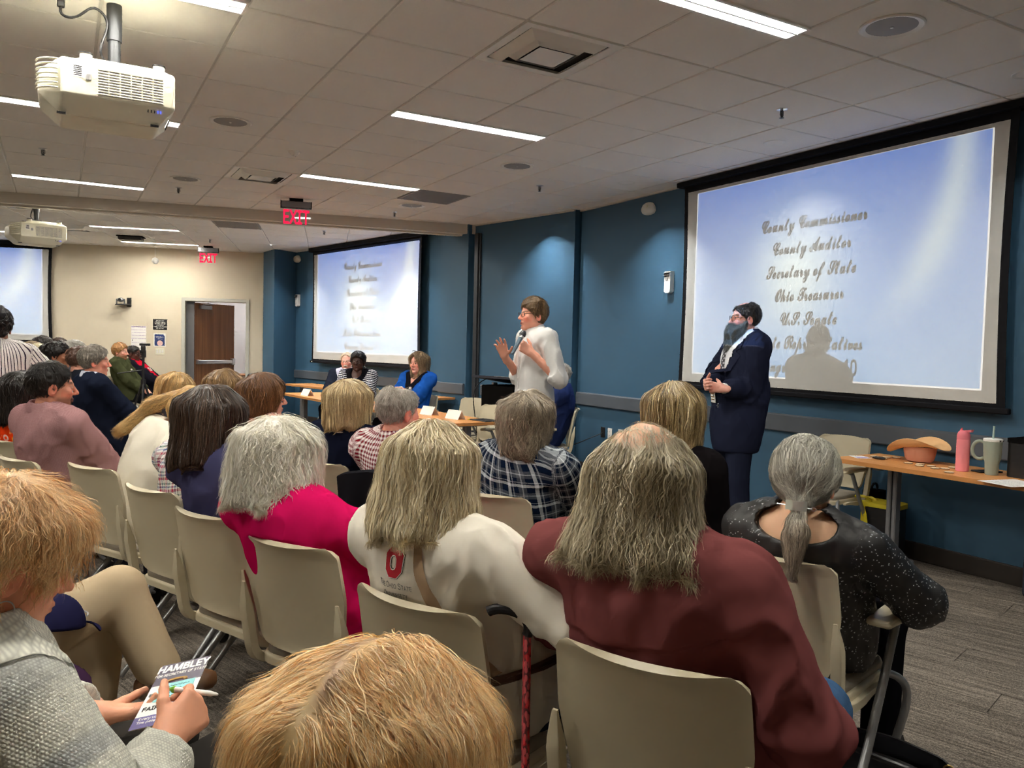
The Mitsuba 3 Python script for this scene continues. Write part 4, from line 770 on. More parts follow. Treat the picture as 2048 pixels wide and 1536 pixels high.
# ================================================================ people: bodies as one implicit surface each
def ramp(x, a, b): 
    t = np.clip((x-a)/(b-a), 0, 1); return t*t*(3-2*t)
def smin(a, b, k):
    h = np.clip(.5+.5*(b-a)/k, 0, 1); return b+(a-b)*h-k*h*(1-h)
def smax(a, b, k): return -smin(-a, -b, k)
from scipy.ndimage import map_coordinates
from concurrent.futures import ThreadPoolExecutor
POOL = ThreadPoolExecutor(4)
_tab = np.random.default_rng(99).uniform(0, 1, (48, 48, 48)).astype(np.float32)
def vnoise(p, seed=0):
    p = np.asarray(p, float)+seed*7.31; i = np.floor(p); q = p-i; q = q*q*(3-2*q)+i
    return map_coordinates(_tab, np.moveaxis(q, -1, 0).reshape(3, -1), order=1, mode='grid-wrap').reshape(q.shape[:-1])
def vfbm(p, octaves=4, seed=0): return sum(0.5**(o+1)*vnoise(np.asarray(p)*2**o, seed+o) for o in range(octaves))/(1-0.5**octaves)
meshkit.noise, meshkit.fbm = vnoise, vfbm
def pe(f, P, n=16000):
    if len(P) <= n: return f(P)
    k = -(-len(P)//n); return np.concatenate(list(POOL.map(f, np.array_split(P, k))))
def nrm_(q): return np.sqrt(np.einsum('ij,ij->i', q, q))
def ell(p, c, r, R=None):
    q = p-np.asarray(c, float)
    if R is not None: q = q@R
    r = np.asarray(r, float); q = q/r; k0 = nrm_(q); k1 = nrm_(q/r)
    return k0*(k0-1)/np.maximum(k1, 1e-9)
def cone(p, a, b, ra, rb, side=None, flat=1.0):
    a, b = np.asarray(a, float), np.asarray(b, float); ab = b-a; L2 = ab@ab+1e-12; q = p-a
    t = np.clip(q@ab/L2, 0, 1); d = q-t[:, None]*ab
    if side is not None:
        u = ab/math.sqrt(L2); n = np.cross(u, side); n /= np.linalg.norm(n); d = d+np.outer(d@n, n)*(1/flat-1)
    return nrm_(d)-(ra+(rb-ra)*t)
def grad(f, p, e=1e-3):
    n = len(p); o = np.array([[1, -1, -1], [-1, -1, 1], [-1, 1, -1], [1, 1, 1.0]]); v = pe(f, (p[None]+o[:, None]*e).reshape(-1, 3)).reshape(4, n); g = (v[:, :, None]*o[:, None]).sum(0)
    return g/(np.linalg.norm(g, axis=1, keepdims=True)+1e-12)
def surf(f, lo, hi, h, lip=1.5):
    """surface net of f = 0, fine cells only near the surface"""
    lo, hi = np.asarray(lo, float), np.asarray(hi, float); m = 4
    nc = np.ceil((hi-lo)/(h*m)).astype(int)+1; n = (nc-1)*m+1
    C = np.stack(np.meshgrid(*[np.arange(k) for k in nc], indexing='ij'), -1)
    vc = pe(f, lo+C.reshape(-1, 3)*h*m).reshape(nc)
    V = np.ascontiguousarray(np.repeat(np.repeat(np.repeat(np.where(vc < 0, -9., 9.), m, 0), m, 1), m, 2)[:n[0], :n[1], :n[2]])
    near = np.abs(vc) < h*m*lip; mask = np.zeros(nc-1, bool)
    for i, j, k in np.ndindex(2, 2, 2): mask |= near[i:nc[0]-1+i, j:nc[1]-1+j, k:nc[2]-1+k]
    M = np.zeros(n, bool); M[:-1, :-1, :-1] = np.repeat(np.repeat(np.repeat(mask, m, 0), m, 1), m, 2)
    M[1:] |= M[:-1].copy(); M[:, 1:] |= M[:, :-1].copy(); M[:, :, 1:] |= M[:, :, :-1].copy(); idx = np.flatnonzero(M)
    P = lo+np.stack(np.unravel_index(idx, n), 1)*h
    V.reshape(-1)[idx] = pe(f, P) if len(P) else 0
    S = V < 0; cnt = np.zeros(n-1, np.int8)
    for i, j, k in np.ndindex(2, 2, 2): cnt += S[i:n[0]-1+i, j:n[1]-1+j, k:n[2]-1+k]
    cells = np.argwhere((cnt > 0) & (cnt < 8)); cid = np.full(n-1, -1, np.int64); cid[tuple(cells.T)] = np.arange(len(cells))
    cor = np.array(list(np.ndindex(2, 2, 2))); val = np.stack([V[tuple((cells+c).T)] for c in cor], 1)
    s, w = np.zeros((len(cells), 3)), np.zeros(len(cells))
    for a in range(8):
        for c in range(a+1, 8):
            if np.abs(cor[a]-cor[c]).sum() != 1: continue
            x = (val[:, a] < 0) != (val[:, c] < 0); t = np.where(x, val[:, a]/np.where(x, val[:, a]-val[:, c], 1), 0)
            t = np.clip(t, 0, 1); s += np.where(x[:, None], cor[a]+t[:, None]*(cor[c]-cor[a]), 0); w += x
    v = lo+(cells+s/np.maximum(w, 1)[:, None])*h
    F = []
    for ax in range(3):
        u, q = [k for k in range(3) if k != ax]
        sl = [slice(None)]*3; sl2 = [slice(None)]*3; sl[ax] = slice(0, -1); sl2[ax] = slice(1, None)
        e = np.argwhere(S[tuple(sl)] != S[tuple(sl2)]); e = e[(e[:, u] > 0) & (e[:, q] > 0) & (e[:, u] < n[u]-1) & (e[:, q] < n[q]-1)]
        ins = S[tuple(e.T)]; du, dq = np.eye(3, dtype=int)[u], np.eye(3, dtype=int)[q]
        c = [cid[tuple((e-x).T)] for x in (du+dq, dq, 0*du, du)]
        quad = np.stack(c, 1); flip = ins if ax != 1 else ~ins
        F.append(np.where(flip[:, None], quad, quad[:, ::-1]))
    F = np.vstack(F); F = F[(F >= 0).all(1)]
    m_ = trimesh.Trimesh(v, np.vstack([F[:, [0, 1, 2]], F[:, [0, 2, 3]]]), process=False)
    return m_

VC = {'type': 'mesh_attribute', 'name': 'vertex_color'}
mat('skin', tex=VC, rough=0.48, spec=0.4); mat('hair', tex=VC, rough=0.42, spec=0.45); mat('cloth', tex=VC, rough=0.85); mat('eye', tex=VC, rough=0.12, spec=0.6); mat('sheen_cloth', tex=VC, rough=0.7, spec=0.3, sheen=0.5)
mat('shoe_black', (20, 19, 20), 0.35); mat('glasses', (40, 32, 30), 0.3, 0.3)
# woven patterns; uv in metres round and along the limb or trunk
def band(x, period, a, b): 
    t = x/period-dr.floor(x/period); return dr.select((t > a) & (t < b), mi.Float(1), mi.Float(0))
def t_navyplaid(p, n, uv):
    x, y = uv.x, uv.y
    def f(s): return band(s, .085, .0, .13)*.9+band(s, .085, .20, .24)*.5+band(s, .085, .55, .60)*.55+band(s, .085, .42, .72)*.15
    w = dr.clip(f(x)*.55+f(y)*.55, 0, 1); return blend((17, 28, 48), (214, 222, 226), w*(.8+.2*noise(x*900, y*900)))
def t_pastel(p, n, uv):
    x, y = uv.x, uv.y
    r = band(x, .05, 0, .22)*.5+band(y, .05, 0, .22)*.5; b = band(x, .05, .34, .48)*.5+band(y, .05, .34, .48)*.5; g = band(x, .05, .62, .74)*.5+band(y, .05, .62, .74)*.5
    return col(226, 224, 220)*(1-dr.clip(r+b+g, 0, 1))+col(170, 52, 84)*r+col(78, 92, 136)*b+col(72, 104, 96)*g
def t_gingham(p, n, uv):
    a, b = band(uv.x, .019, 0, .5), band(uv.y, .019, 0, .5); return blend((232, 222, 220), (112, 22, 38), (a+b)*.5)
def t_vstripe(p, n, uv):
    return blend((232, 226, 222), (52, 40, 58), band(uv.x, .022, 0, .24))
def t_hstripe(p, n, uv): return blend((24, 26, 44), (226, 226, 230), band(uv.y, .026, 0, .34))
def t_floral(p, n, uv):
    d, e, r = voronoi(uv.x*16, uv.y*16); ring = smoothstep(.10, .16, d)*(1-smoothstep(.24, .32, d)); k = noise(uv.x*60, uv.y*60)
    c = col(232, 66, 26)*(1-ring*.9)+blend((240, 176, 60), (236, 190, 178), dr.select(r > .5, 1.0, 0.0))*ring*.9
    return c*(1-.5*dr.select(k > .72, .9, 0.0))+col(240, 190, 120)*.5*dr.select(k > .72, .9, 0.0)
def t_leopard(p, n, uv):
    d, e, r = voronoi(uv.x*55, uv.y*55); s = smoothstep(.16, .22, d)*(1-smoothstep(.34, .42, d))*dr.select(noise(uv.x*120, uv.y*120) > .36, 1.0, 0.0)
    return blend((206, 158, 142), (46, 32, 34), s)
def t_mauve(p, n, uv):
    a, b = band(uv.x, .006, 0, .3), band(uv.y, .006, 0, .3); return blend((146, 106, 108), (176, 140, 140), (a+b)*.4+.2*noise(uv.x*400, uv.y*30))
def t_knit(p, n, uv):
    x, y = uv.x, uv.y; r = y/.0058; row = dr.floor(r); k = x/.0066+.5*(row-2*dr.floor(row/2))
    s = dr.sin(3.14159*(r-row))*(.6+.4*dr.sin(6.28318*k)); c = noise(row*.9, x*3, 2); m = noise(x*140, y*160)
    base = blend((212, 212, 200), (160, 166, 170), dr.clip(smoothstep(.35, .75, noise(y*16, 3+x*2))*.9+.25*(c-.5), 0, 1))
    return base*(.68+.40*dr.clip(s, 0, 1))*(.8+.35*m)
def t_knit_h(p, n, uv):
    r = uv.y/.0058; row = dr.floor(r); k = uv.x/.0066+.5*(row-2*dr.floor(row/2)); return dr.sin(3.14159*(r-row))*(.6+.4*dr.sin(6.28318*k))
def t_sequin(p, n, uv):
    d, e, r = voronoi(uv.x*130, uv.y*130); return blend((16, 16, 18), (170, 174, 178), dr.select((d < .22) & (r > .80) & (noise(uv.x*9, uv.y*9) > .42), 1.0, 0.0))
def t_cane(p, n, uv):
    d, e, r = voronoi(uv.x*60, uv.y*60); return blend((206, 92, 96), (40, 22, 28), smoothstep(.45, .5, d)*.8)*(1-.6*dr.select(r > .8, 1.0, 0.0))+col(220, 30, 40)*.6*dr.select(r > .8, 1.0, 0.0)
def t_jean(p, n, uv): return blend((38, 66, 104), (84, 118, 156), fbm(p.x*14, p.y*14, p.z*14)*.8+.2*noise(p.x*700, p.z*300))
for k, f in dict(navy_plaid=t_navyplaid, pastel_plaid=t_pastel, gingham=t_gingham, pin_stripe=t_vstripe, cardigan_stripe=t_hstripe, floral=t_floral, leopard=t_leopard, mauve_weave=t_mauve, denim=t_jean).items():
    mat(k, tex=mikit.proc(f), rough=0.85, spec=0.25)
mat('knit', tex=mikit.proc(t_knit), rough=0.95, spec=0.15, bump=(mikit.proc(t_knit_h), .0016)); mat('sequin', tex=mikit.proc(t_sequin), rough=0.5, spec=0.6); mat('cane_print', tex=mikit.proc(t_cane), rough=0.15, spec=0.6)

def head_sdf(q, male=True, neck=None, jaw=1.0):
    """head in its own frame: centre between the ears, y to the nose, z up, metres"""
    x = np.abs(q[:, 0]); s = np.stack([x, q[:, 1], q[:, 2]], 1)
    d = ell(q, (0, -.014, .034), (.0765, .097, .088))
    d = smin(d, ell(q, (0, .024, -.040), (.060*jaw, .066, .074)), .03)
    d = smin(d, ell(s, (.040*jaw, .010, -.062), (.022, .040, .030)), .025)
    d = smin(d, ell(q, (0, .070, -.096), (.024*jaw, .022, .018)), .022)          # chin
    d = smin(d, ell(s, (.040, .060, -.020), (.024, .022, .020)), .02)             # cheekbone
    d = smin(d, cone(s, (0, .082, .024), (.036, .070, .026), .011 if male else .009, .009), .012)   # brow
    d = smax(d, -ell(s, (.031, .098, .002), (.017, .016, .013)), .012)            # eye socket
    d = smin(d, ell(s, (.031, .0745, .003), (.0150, .0135, .0130)), .003)          # closed lids round the eye
    d = smax(d, -ell(s, (.031, .0925, .003), (.0135, .010, .0052)), .002)
    d = smin(d, cone(q, (0, .088, .014), (0, .112, -.026), .0075, .0105), .010)   # nose
    d = smin(d, ell(s, (.010, .098, -.031), (.0075, .010, .0075)), .006)
    d = smin(d, ell(q, (0, .089, -.057), (.022, .010, .0065)), .006); d = smin(d, ell(q, (0, .087, -.068), (.019, .010, .0070)), .006)
    d = smax(d, -ell(q, (0, .103, -.0625), (.022, .010, .0018)), .004)
    ear = smax(ell(s, (.080, -.012, -.010), (.010, .021, .033), rotz(0)@rotx(-12)@np.eye(3)), -ell(s, (.088, -.006, -.008), (.007, .011, .019)), .004)
    d = smin(d, ear, .007)
    return d
def face_colour(q, skin, lips, brow, beard=None, stubble=0.0, flush=0.25):
    sk = lin(*skin); c = np.tile(sk, (len(q), 1)); x = np.abs(q[:, 0]); y, z = q[:, 1], q[:, 2]
    red = np.exp(-(((x-.045)/.022)**2+((z+.03)/.025)**2))*(y > .03)+np.exp(-((x/.016)**2+((z+.025)/.018)**2))*(y > .09)*.45+.8*(x > .074)*(np.abs(z+.01) < .04)
    c = c*(1+np.clip(red, 0, 1)[:, None]*flush*np.array([.25, -.45, -.45]))
    def put(m, colour): nonlocal c; m = np.clip(m, 0, 1)[:, None]; c = c*(1-m)+lin(*colour)*m
    if stubble: put(stubble*ramp(-z, .035, .06)*ramp(y, -.01, .02)*(x < .07)+stubble*.8*ramp(-z, .038, .045)*(y > .08), brow)
    put(np.exp(-((x/.021)**2*1.4+((z+.0625)/.0115)**2*1.4)**2)*(y > .078), lips)
    put(np.exp(-((x/.016)**4+((z+.0625)/.0018)**2))*(y > .08)*.7, (70, 34, 32))
    put(np.exp(-(((x-.033)/.019)**4+((z-.024-.004*np.cos((x-.035)*60))/.0052)**4))*(y > .06)*.85, brow)
    put(np.exp(-(((x-.031)/.015)**4+((z-.010)/.0028)**4))*(y > .06)*.45, (60, 40, 36))
    return c
def hand_sdf(q, tx, curl=(35, 40, 45, 50), thumb=35, spread=1.0):
    """wrist at the origin, fingers along y, palm facing -z, thumb on the side tx"""
    kn = [(tx*.031*(.9+.1*spread), .085), (tx*.010, .091), (-tx*.011, .087), (-tx*.030*(.9+.1*spread), .077)]; ln = [.072, .080, .074, .058]
    d = cone(q, (0, -.045, 0), (0, .015, 0), .026, .024, side=(1, 0, 0), flat=.72)
    for i, (kx, ky) in enumerate(kn):
        d = smin(d, cone(q, (kx*.55, .012, 0), (kx, ky, 0), .0165, .0125), .014)
        a = 0; p0 = np.array([kx, ky, 0]); c = curl[i]; out = kx*spread*3.2-(kx*0)
        for seg, (fr, g) in enumerate(((.45, .75), (.31, 1.15), (.24, .8))):
            a += math.radians(c*g); L = ln[i]*fr; dirv = np.array([out*(1-min(1, c/80.)), math.cos(a), -math.sin(a)]); dirv /= np.linalg.norm(dirv); p1 = p0+dirv*L
            d = smin(d, cone(q, p0, p1, .0092-.0007*seg, .0085-.0009*seg), .0035 if seg else .006); p0 = p1
    b = np.array([tx*.020, .018, -.006]); th = math.radians(thumb); d1 = np.array([tx*math.cos(th*.55), math.sin(th)*.75+.35, -.15-.5*math.sin(th)*.6]); d1 /= np.linalg.norm(d1); m = b+d1*.044
    d2 = np.array([tx*math.cos(th)*.6, .85, -.2-.5*math.sin(th)]); d2 /= np.linalg.norm(d2)
    d = smin(d, cone(q, b, m, .0155, .0115), .012); d = smin(d, cone(q, m, m+d2*.030, .0110, .0095), .005); d = smin(d, cone(q, m+d2*.03, m+d2*.050, .0095, .0075), .004)
    return d
def frame3(F, N):
    y = np.array(F, float); y /= np.linalg.norm(y); z = -np.array(N, float); z -= y*(z@y); z /= np.linalg.norm(z); return np.stack([np.cross(y, z), y, z], 1)
def ik(a, c, l1, l2, pole):
    a, c = np.array(a, float), np.array(c, float); v = c-a; L = np.linalg.norm(v)
    if L > (l1+l2)*.985: s = L/((l1+l2)*.985); l1, l2 = l1*s, l2*s
    u = v/L; x = (l1*l1-l2*l2+L*L)/(2*L); hgt = math.sqrt(max(l1*l1-x*x, 0)); p = np.array(pole, float); p -= u*(p@u); p /= np.linalg.norm(p)
    return a+u*x+p*hgt

def strands(f, start, flow, n, L, w, seg, rg, lift=(.002, .004), wave=(0, .05), stray=.12, gravity=None, free=1.0, taper=True, lvar=.35, clump=25.0):
    """ribbons of hair that start on start (points), run along flow and hug f = offset; free < 1: past that share of the length they fall on their own"""
    p = start[rg.integers(0, len(start), n)]+rg.normal(0, .002, (n, 3)); off = rg.uniform(0, 1, n)**1.5*lift[0]+.0005
    Ls = L*(1-lvar*rg.uniform(0, 1, n)); st = Ls/seg; pts = [p]; prev = None; nrm = []
    ph = meshkit.noise(p*clump, 5)*12+rg.normal(0, .5, n); cl = np.stack([meshkit.noise(p*clump, s)-.5 for s in (1, 2, 3)], 1); own = rg.normal(0, 1, (n, 3))
    for i in range(seg):
        t = i/seg; g = grad(f, p, 2e-3) if i == 0 else gl; d = flow(p); d = d/(np.linalg.norm(d, axis=1, keepdims=True)+1e-9)
        d = d+cl*.55+own*stray
        if t < free: d = d-g*(d*g).sum(1, keepdims=True)
        elif gravity is not None: d = d*.5+np.array(gravity)*.5
        d /= np.linalg.norm(d, axis=1, keepdims=True)+1e-9
        if prev is not None: d = prev*.45+d*.55; d /= np.linalg.norm(d, axis=1, keepdims=True)
        sd = np.cross(d, g)
        if wave[0]: d = d+sd*(wave[0]*np.sin(t*L/wave[1]*2*np.pi+ph)*min(1, t*2.5+.25))[:, None]
        prev = d; p = p+d*st[:, None]
        if t < free:
            tgt = off+lift[1]*t*t; v = pe(f, p); gl = grad(f, p, 2e-3); p = p-gl*((v-tgt)*.85)[:, None]
        else:
            v = pe(f, p); gl = grad(f, p, 2e-3); p = p-gl*np.minimum(v-.0008, 0)[:, None]
        pts.append(p); nrm.append(g)
    nrm.append(nrm[-1]); P = np.stack(pts, 1); N = np.stack(nrm, 1)
    tg = np.gradient(P, axis=1); tw = own[:, None, :]*.55; S = np.cross(tg, N+tw); S /= np.linalg.norm(S, axis=2, keepdims=True)+1e-9
    tt = np.linspace(0, 1, seg+1); wd = w*(.55+.9*rg.uniform(0, 1, n))[:, None]*(np.clip(1.15-tt**3 if taper else np.ones_like(tt), .12, 1))[None]
    v = np.stack([P-S*wd[..., None]/2, P+S*wd[..., None]/2], 2); k = seg+1
    base = (np.arange(n)*k*2)[:, None]+(np.arange(seg)*2)[None]; base = base.ravel()
    F = np.vstack([np.stack([base, base+1, base+3], 1), np.stack([base, base+3, base+2], 1)])
    nn = N+tw*.35; nn /= np.linalg.norm(nn, axis=2, keepdims=True); return v.reshape(-1, 3), F, np.repeat(nn[:, :, None], 2, 2).reshape(-1, 3), np.repeat(np.arange(n), k*2), np.repeat(np.repeat(tt[None], n, 0)[..., None], 2, 2).ravel(), start
def hair_mix(pal, x):
    pal = np.array([lin(*c) for c in pal]); k = len(pal)-1; x = np.clip(x, 0, .9999)*k; i = x.astype(int); return pal[i]*(1-(x-i))[:, None]+pal[i+1]*(x-i)[:, None]
PEOPLE = {}
def add_hair(parent, f, box, h, flow, n, L, w, seg, pal, W, seed, mask=None, shell_dark=.8, wave=(0, .05), lift=(.003, .005), root=None, root_hair=True, extra=(), name='hair', shell=True, fine=None, **kw):
    """hair as one mesh: a shell that closes it and thousands of strands over it; W maps head frame to world"""
    n = int(n*.62) if fine is None else n; w = w*1.3 if fine is None else w; seg = max(5, round(seg*.8)); rg = np.random.default_rng(seed); m = surf(f, *box, h*1.15); v = np.array(m.vertices); fa = np.array(m.faces)
    def streak(q): return meshkit.fbm(q*np.array([38, 38, 9.0]), 3, seed)*.9+meshkit.noise(q*np.array([150, 150, 20.0]), seed+3)*.35-.15
    src = v if mask is None else v[mask(v)]
    V, F, N, C = [], [], [], []
    nv = 0
    if shell:
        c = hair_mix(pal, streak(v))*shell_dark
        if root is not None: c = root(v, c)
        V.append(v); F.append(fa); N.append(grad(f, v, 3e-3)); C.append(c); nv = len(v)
    for job in ((dict(n=n, L=L, w=w, seg=seg, wave=wave, lift=lift, **kw), flow, src),)+tuple(extra):
        o, fl, sr = job; sv, sf, sn, sid, tt, _ = strands(f, sr, fl, rg=rg, **o)
        r0 = sv[np.searchsorted(sid, np.arange(o['n']))]; tone = np.clip(streak(r0)*.75+rg.normal(.12, .20, o['n']), 0, 1)[sid]
        c = hair_mix(pal, tone)*(.86+.22*rg.uniform(0, 1, o['n'])[sid])[:, None]
        if root is not None and root_hair: c = root(sv, c)
        V.append(sv); F.append(sf+nv); N.append(sn); C.append(c); nv += len(sv)
    V, F, N, C = map(np.vstack, (V, F, N, C))
    R, t = W; V = V@R.T+t; N = N@R.T
    path = meshkit.write_ply((V, F), False, None, np.clip(C, 0, 1), normals=N)
    key = uniq(f'{parent}__{name}'); scene[key] = {'type': 'ply', 'filename': path, 'face_normals': False, 'bsdf': {'type': 'ref', 'id': 'hair'}}
    return key

def person(label, seat, face, head, hyaw=0, hpitch=0, hroll=0, male=True, skin=(214, 160, 136), lips=(176, 98, 92), brow=(70, 52, 40), stubble=0, flush=.3, jaw=1.0, hs=1.0,
           sw=.175, chest=(.158, .108), waist=(.15, .115), hips=(.175, .14), stand=False, wrists=None, poles=None, handpose=None, knees=None, ankles=None, h=.013, hh=.008, faceh=None,
           shirts=(), legs=None, shoes='shoe_black', eyes=True, name='person', pelvis=None, arm=(.285, .255), iris=(70, 50, 36), sh_drop=.042, body=True, hand_h=.0075, bh=.026, collar=None, girth=1.0, wworld=False, rest=True, neck_len=.048, elbows=None):
    t = thing(name, label, 'person'); R = rotz(face-90); o = np.array([*seat, 0.0]); loc = lambda q: (np.asarray(q, float)-o)@R; W = lambda m: xf(m, R, o)
    hc = loc(head); HR = rotz(hyaw)@rotx(-hpitch)@roty(hroll)
    pel = np.array(pelvis if pelvis is not None else ((0, 0, .93) if stand else (0, -.06, .53)), float)
    nk = hc+HR@np.array([0, -.028, -.088])*hs; nk = nk+(pel-nk)/np.linalg.norm(pel-nk)*neck_len
    ax = nk-pel; ln = np.linalg.norm(ax); u = ax/ln; sx = np.array([1.0, 0, 0]); fw = np.cross(u, sx)*-1; fw = np.cross(sx, u)*-1 if False else np.array([0, u[2], -u[1]])
    Rt = np.stack([sx, fw, u], 1)
    bend = -fw*(.022 if not stand else .0)
    wai = pel+ax*.33+bend*.5; che = pel+ax*.68+bend
    sL, sR = nk+Rt@np.array([-sw, -.012, -sh_drop]), nk+Rt@np.array([sw, -.012, -sh_drop])
    wr = [tuple(loc(q)) for q in wrists] if wworld else wrists or [(-.10, .30, .66 if not stand else .85), (.10, .30, .66 if not stand else .85)]; po = poles or [(-.6, -.6, -.5), (.6, -.6, -.5)]
    if elbows is not None: po = [loc(elbows[i])-((sL, sR)[i]+np.array(wr[i]))/2 if elbows[i] is not None else po[i] for i in (0, 1)]
    eL, eR = ik(sL, wr[0], *arm, po[0]), ik(sR, wr[1], *arm, po[1])
    kn = knees or ([(-.10, .02, .50), (.10, .02, .50)] if stand else [(-.14, .40, .53), (.14, .40, .53)]); an = ankles or ([(-.11, -.02, .09), (.11, -.02, .09)] if stand else [(-.13, .42, .10), (.13, .42, .10)])
    hp = [pel+np.array([-.09, .01, -.02]), pel+np.array([.09, .01, -.02])]
    J = dict(pel=pel, wai=wai, che=che, nk=nk, sL=sL, sR=sR, eL=eL, eR=eR, wL=np.array(wr[0], float), wR=np.array(wr[1], float), kn=kn, an=an, hp=hp, Rt=Rt, u=u, R=R, o=o, hc=hc, HR=HR, t=t, W=W, fw=fw, hs=hs)
    g = girth
    def seatback(p, d):
        if stand or not rest: return d
        v = np.clip((p[:, 2]-.475)/.365, 0, 1); return smax(d, -.178-.085*v**1.3-np.maximum(p[:, 2]-.835, 0)*2.5-np.maximum(.49-p[:, 2], 0)*.3-p[:, 1], .015)
    J['seatback'] = seatback
    def torso(p, inf, k=.07):
        d = ell(p, pel+u*.02, np.array([hips[0], hips[1], .17])+inf, Rt); d = smin(d, ell(p, wai, np.array([waist[0]*g, waist[1]*g, .20])+inf, Rt), k); d = smin(d, ell(p, che, np.array([chest[0]*g, chest[1]*g, .21])+inf, Rt), k)
        d = smin(d, cone(p, sL+Rt@[.02, 0, 0], sR-Rt@[.02, 0, 0], .052+inf, .052+inf), .06)
        for s in (sL, sR): d = smin(d, cone(p, nk+u*.03, s*.8+nk*.2, .046+inf*.7, .050+inf), .04)
        return d
    J['torso'] = torso; J['armr'] = (.050, .042, .038, .027)
    def arms(p, inf, upto=2.0, which=(0, 1), k=.03):
        d = np.full(len(p), 9.0)
        for i in which:
            s, e, w_ = ((sL, eL, J['wL']), (sR, eR, J['wR']))[i]
            d = smin(d, cone(p, s, e, .050+inf, .042+inf), k); d = smin(d, cone(p, e, w_, .042+inf, .027+inf*.7), k)
        return d
    J['arms'] = arms
    # ---- body: one surface; the head and the hands of it in finer cells
    sc = lambda q: (q-hc)@HR/hs
    def fbody(p):
        d = seatback(p, torso(p, -.008)+.002); d = smin(d, arms(p, -.004), .03)
        for i in (0, 1): d = smin(d, cone(p, hp[i], kn[i], .078, .052), .04); d = smin(d, cone(p, kn[i], an[i], .050, .034), .02); d = smin(d, cone(p, np.array(an[i])+[0, -.02, -.05], np.array(an[i])+[.01*(1 if i else -1), .13, -.06], .036, .026), .03)
        d = smin(d, cone(p, nk-u*.01, hc+HR@np.array([0, -.02, -.055])*hs, .053*hs, .052*hs), .03)
        return d
    def fhead(p):
        return smin(head_sdf(sc(p), male, jaw=jaw)*hs, cone(p, nk-u*.02, hc+HR@np.array([0, -.016, -.05])*hs, .056*hs, .052*hs), .022)
    fall = lambda p: smin(fbody(p), fhead(p), .012)
    pts = np.array([pel, nk, sL, sR, eL, eR, wr[0], wr[1], *kn, *an, hc]); lo, hi = pts.min(0)-.22, pts.max(0)+.22
    parts = []
    def colour(v, m):
        q = sc(v); near = np.linalg.norm(v-hc, axis=1) < .19*hs; c = np.tile(lin(*skin), (len(v), 1))
        if near.any(): c[near] = face_colour(q[near], skin, lips, brow, stubble=stubble, flush=flush)
        return c*(.94+.12*meshkit.fbm(v*35, 2))[:, None]
    if body: m = surf(fbody, lo, hi, bh); parts.append(m)
    ball = lambda p: np.linalg.norm(p-hc-HR@np.array([0, .005, -.035]), axis=1)-.172*hs
    m = surf(fhead, hc-.19*hs-[0, 0, .03], hc+.17*hs, faceh or hh); parts.append(m)
    hps = handpose or [dict(), dict()]
    for i in (0, 1):
        if hps[i] is None: continue
        q = dict(hps[i]); w_ = J['wL'] if not i else J['wR']; e = eL if not i else eR; fa = w_-e; fa /= np.linalg.norm(fa)
        Fd = np.array(q.pop('F', fa*.7+np.array([(.35 if not i else -.35), .3, -.25]))); Nd = q.pop('N', (0, -.1, -1)); HF = frame3(Fd, Nd); tx = -1 if i else 1; sz = q.pop('size', 1.0 if male else .93)
        fh = lambda p: smin(hand_sdf((p-w_)@HF/sz, tx, **q)*sz, cone(p, e+(w_-e)*.55, w_, .032, .0245), .02)
        tip = w_+HF[:, 1]*.10; m = surf(fh, np.minimum(w_, tip)-.13, np.maximum(w_, tip)+.13, q.pop('h', hand_h)); parts.append(m)
        J['hand%d' % i] = (w_, HF, sz)
    B = cat_(parts); c = colour(np.array(B.vertices), B)
    add('body', xf(B, R, o), 'skin', t, smooth=True, color=np.clip(c, 0, 1))
    if eyes:
        for s in (-1, 1):
            ic = trimesh.creation.icosphere(3, .0118*hs); v = np.array(ic.vertices)/(.0118*hs); ec = np.where((v[:, 1] > .80)[:, None], lin(*iris), lin(225, 218, 210)); ec[v[:, 1] > .94] = lin(12, 10, 10)
            ic.apply_transform(M4(rotx(-4))); cen = hc+HR@np.array([s*.031, .0752, .0028])*hs; add('eye', xf(xf(ic, HR, cen), R, o), 'eye', t, smooth=True, color=ec)
            # upper lid shades the ball
    J['hw'] = (R@HR*hs, R@hc+o)      # head frame to world
    J['lo'], J['hi'] = lo, hi
    for s in shirts: garment(J, **s)
    if legs: trousers(J, **legs)
    if shoes:
        for i in (0, 1):
            a_ = np.array(an[i], float); fl = max(a_[2]-.10, 0); sp = 1 if i else -1; q = lambda p: smax(smin(cone(p, a_+[0, -.03, -.055], a_+[sp*.015, .14, -.068], .042, .036), cone(p, a_+[0, 0, -.02], a_+[0, 0, -.06], .042, .046), .03), -(p[:, 2]-(a_[2]-.097)), .006)
            add('shoe', W(surf(q, a_-[.09, .12, .14], a_+[.09, .24, .06], .018)), shoes, t, smooth=True)
    J['loc'] = loc; return J

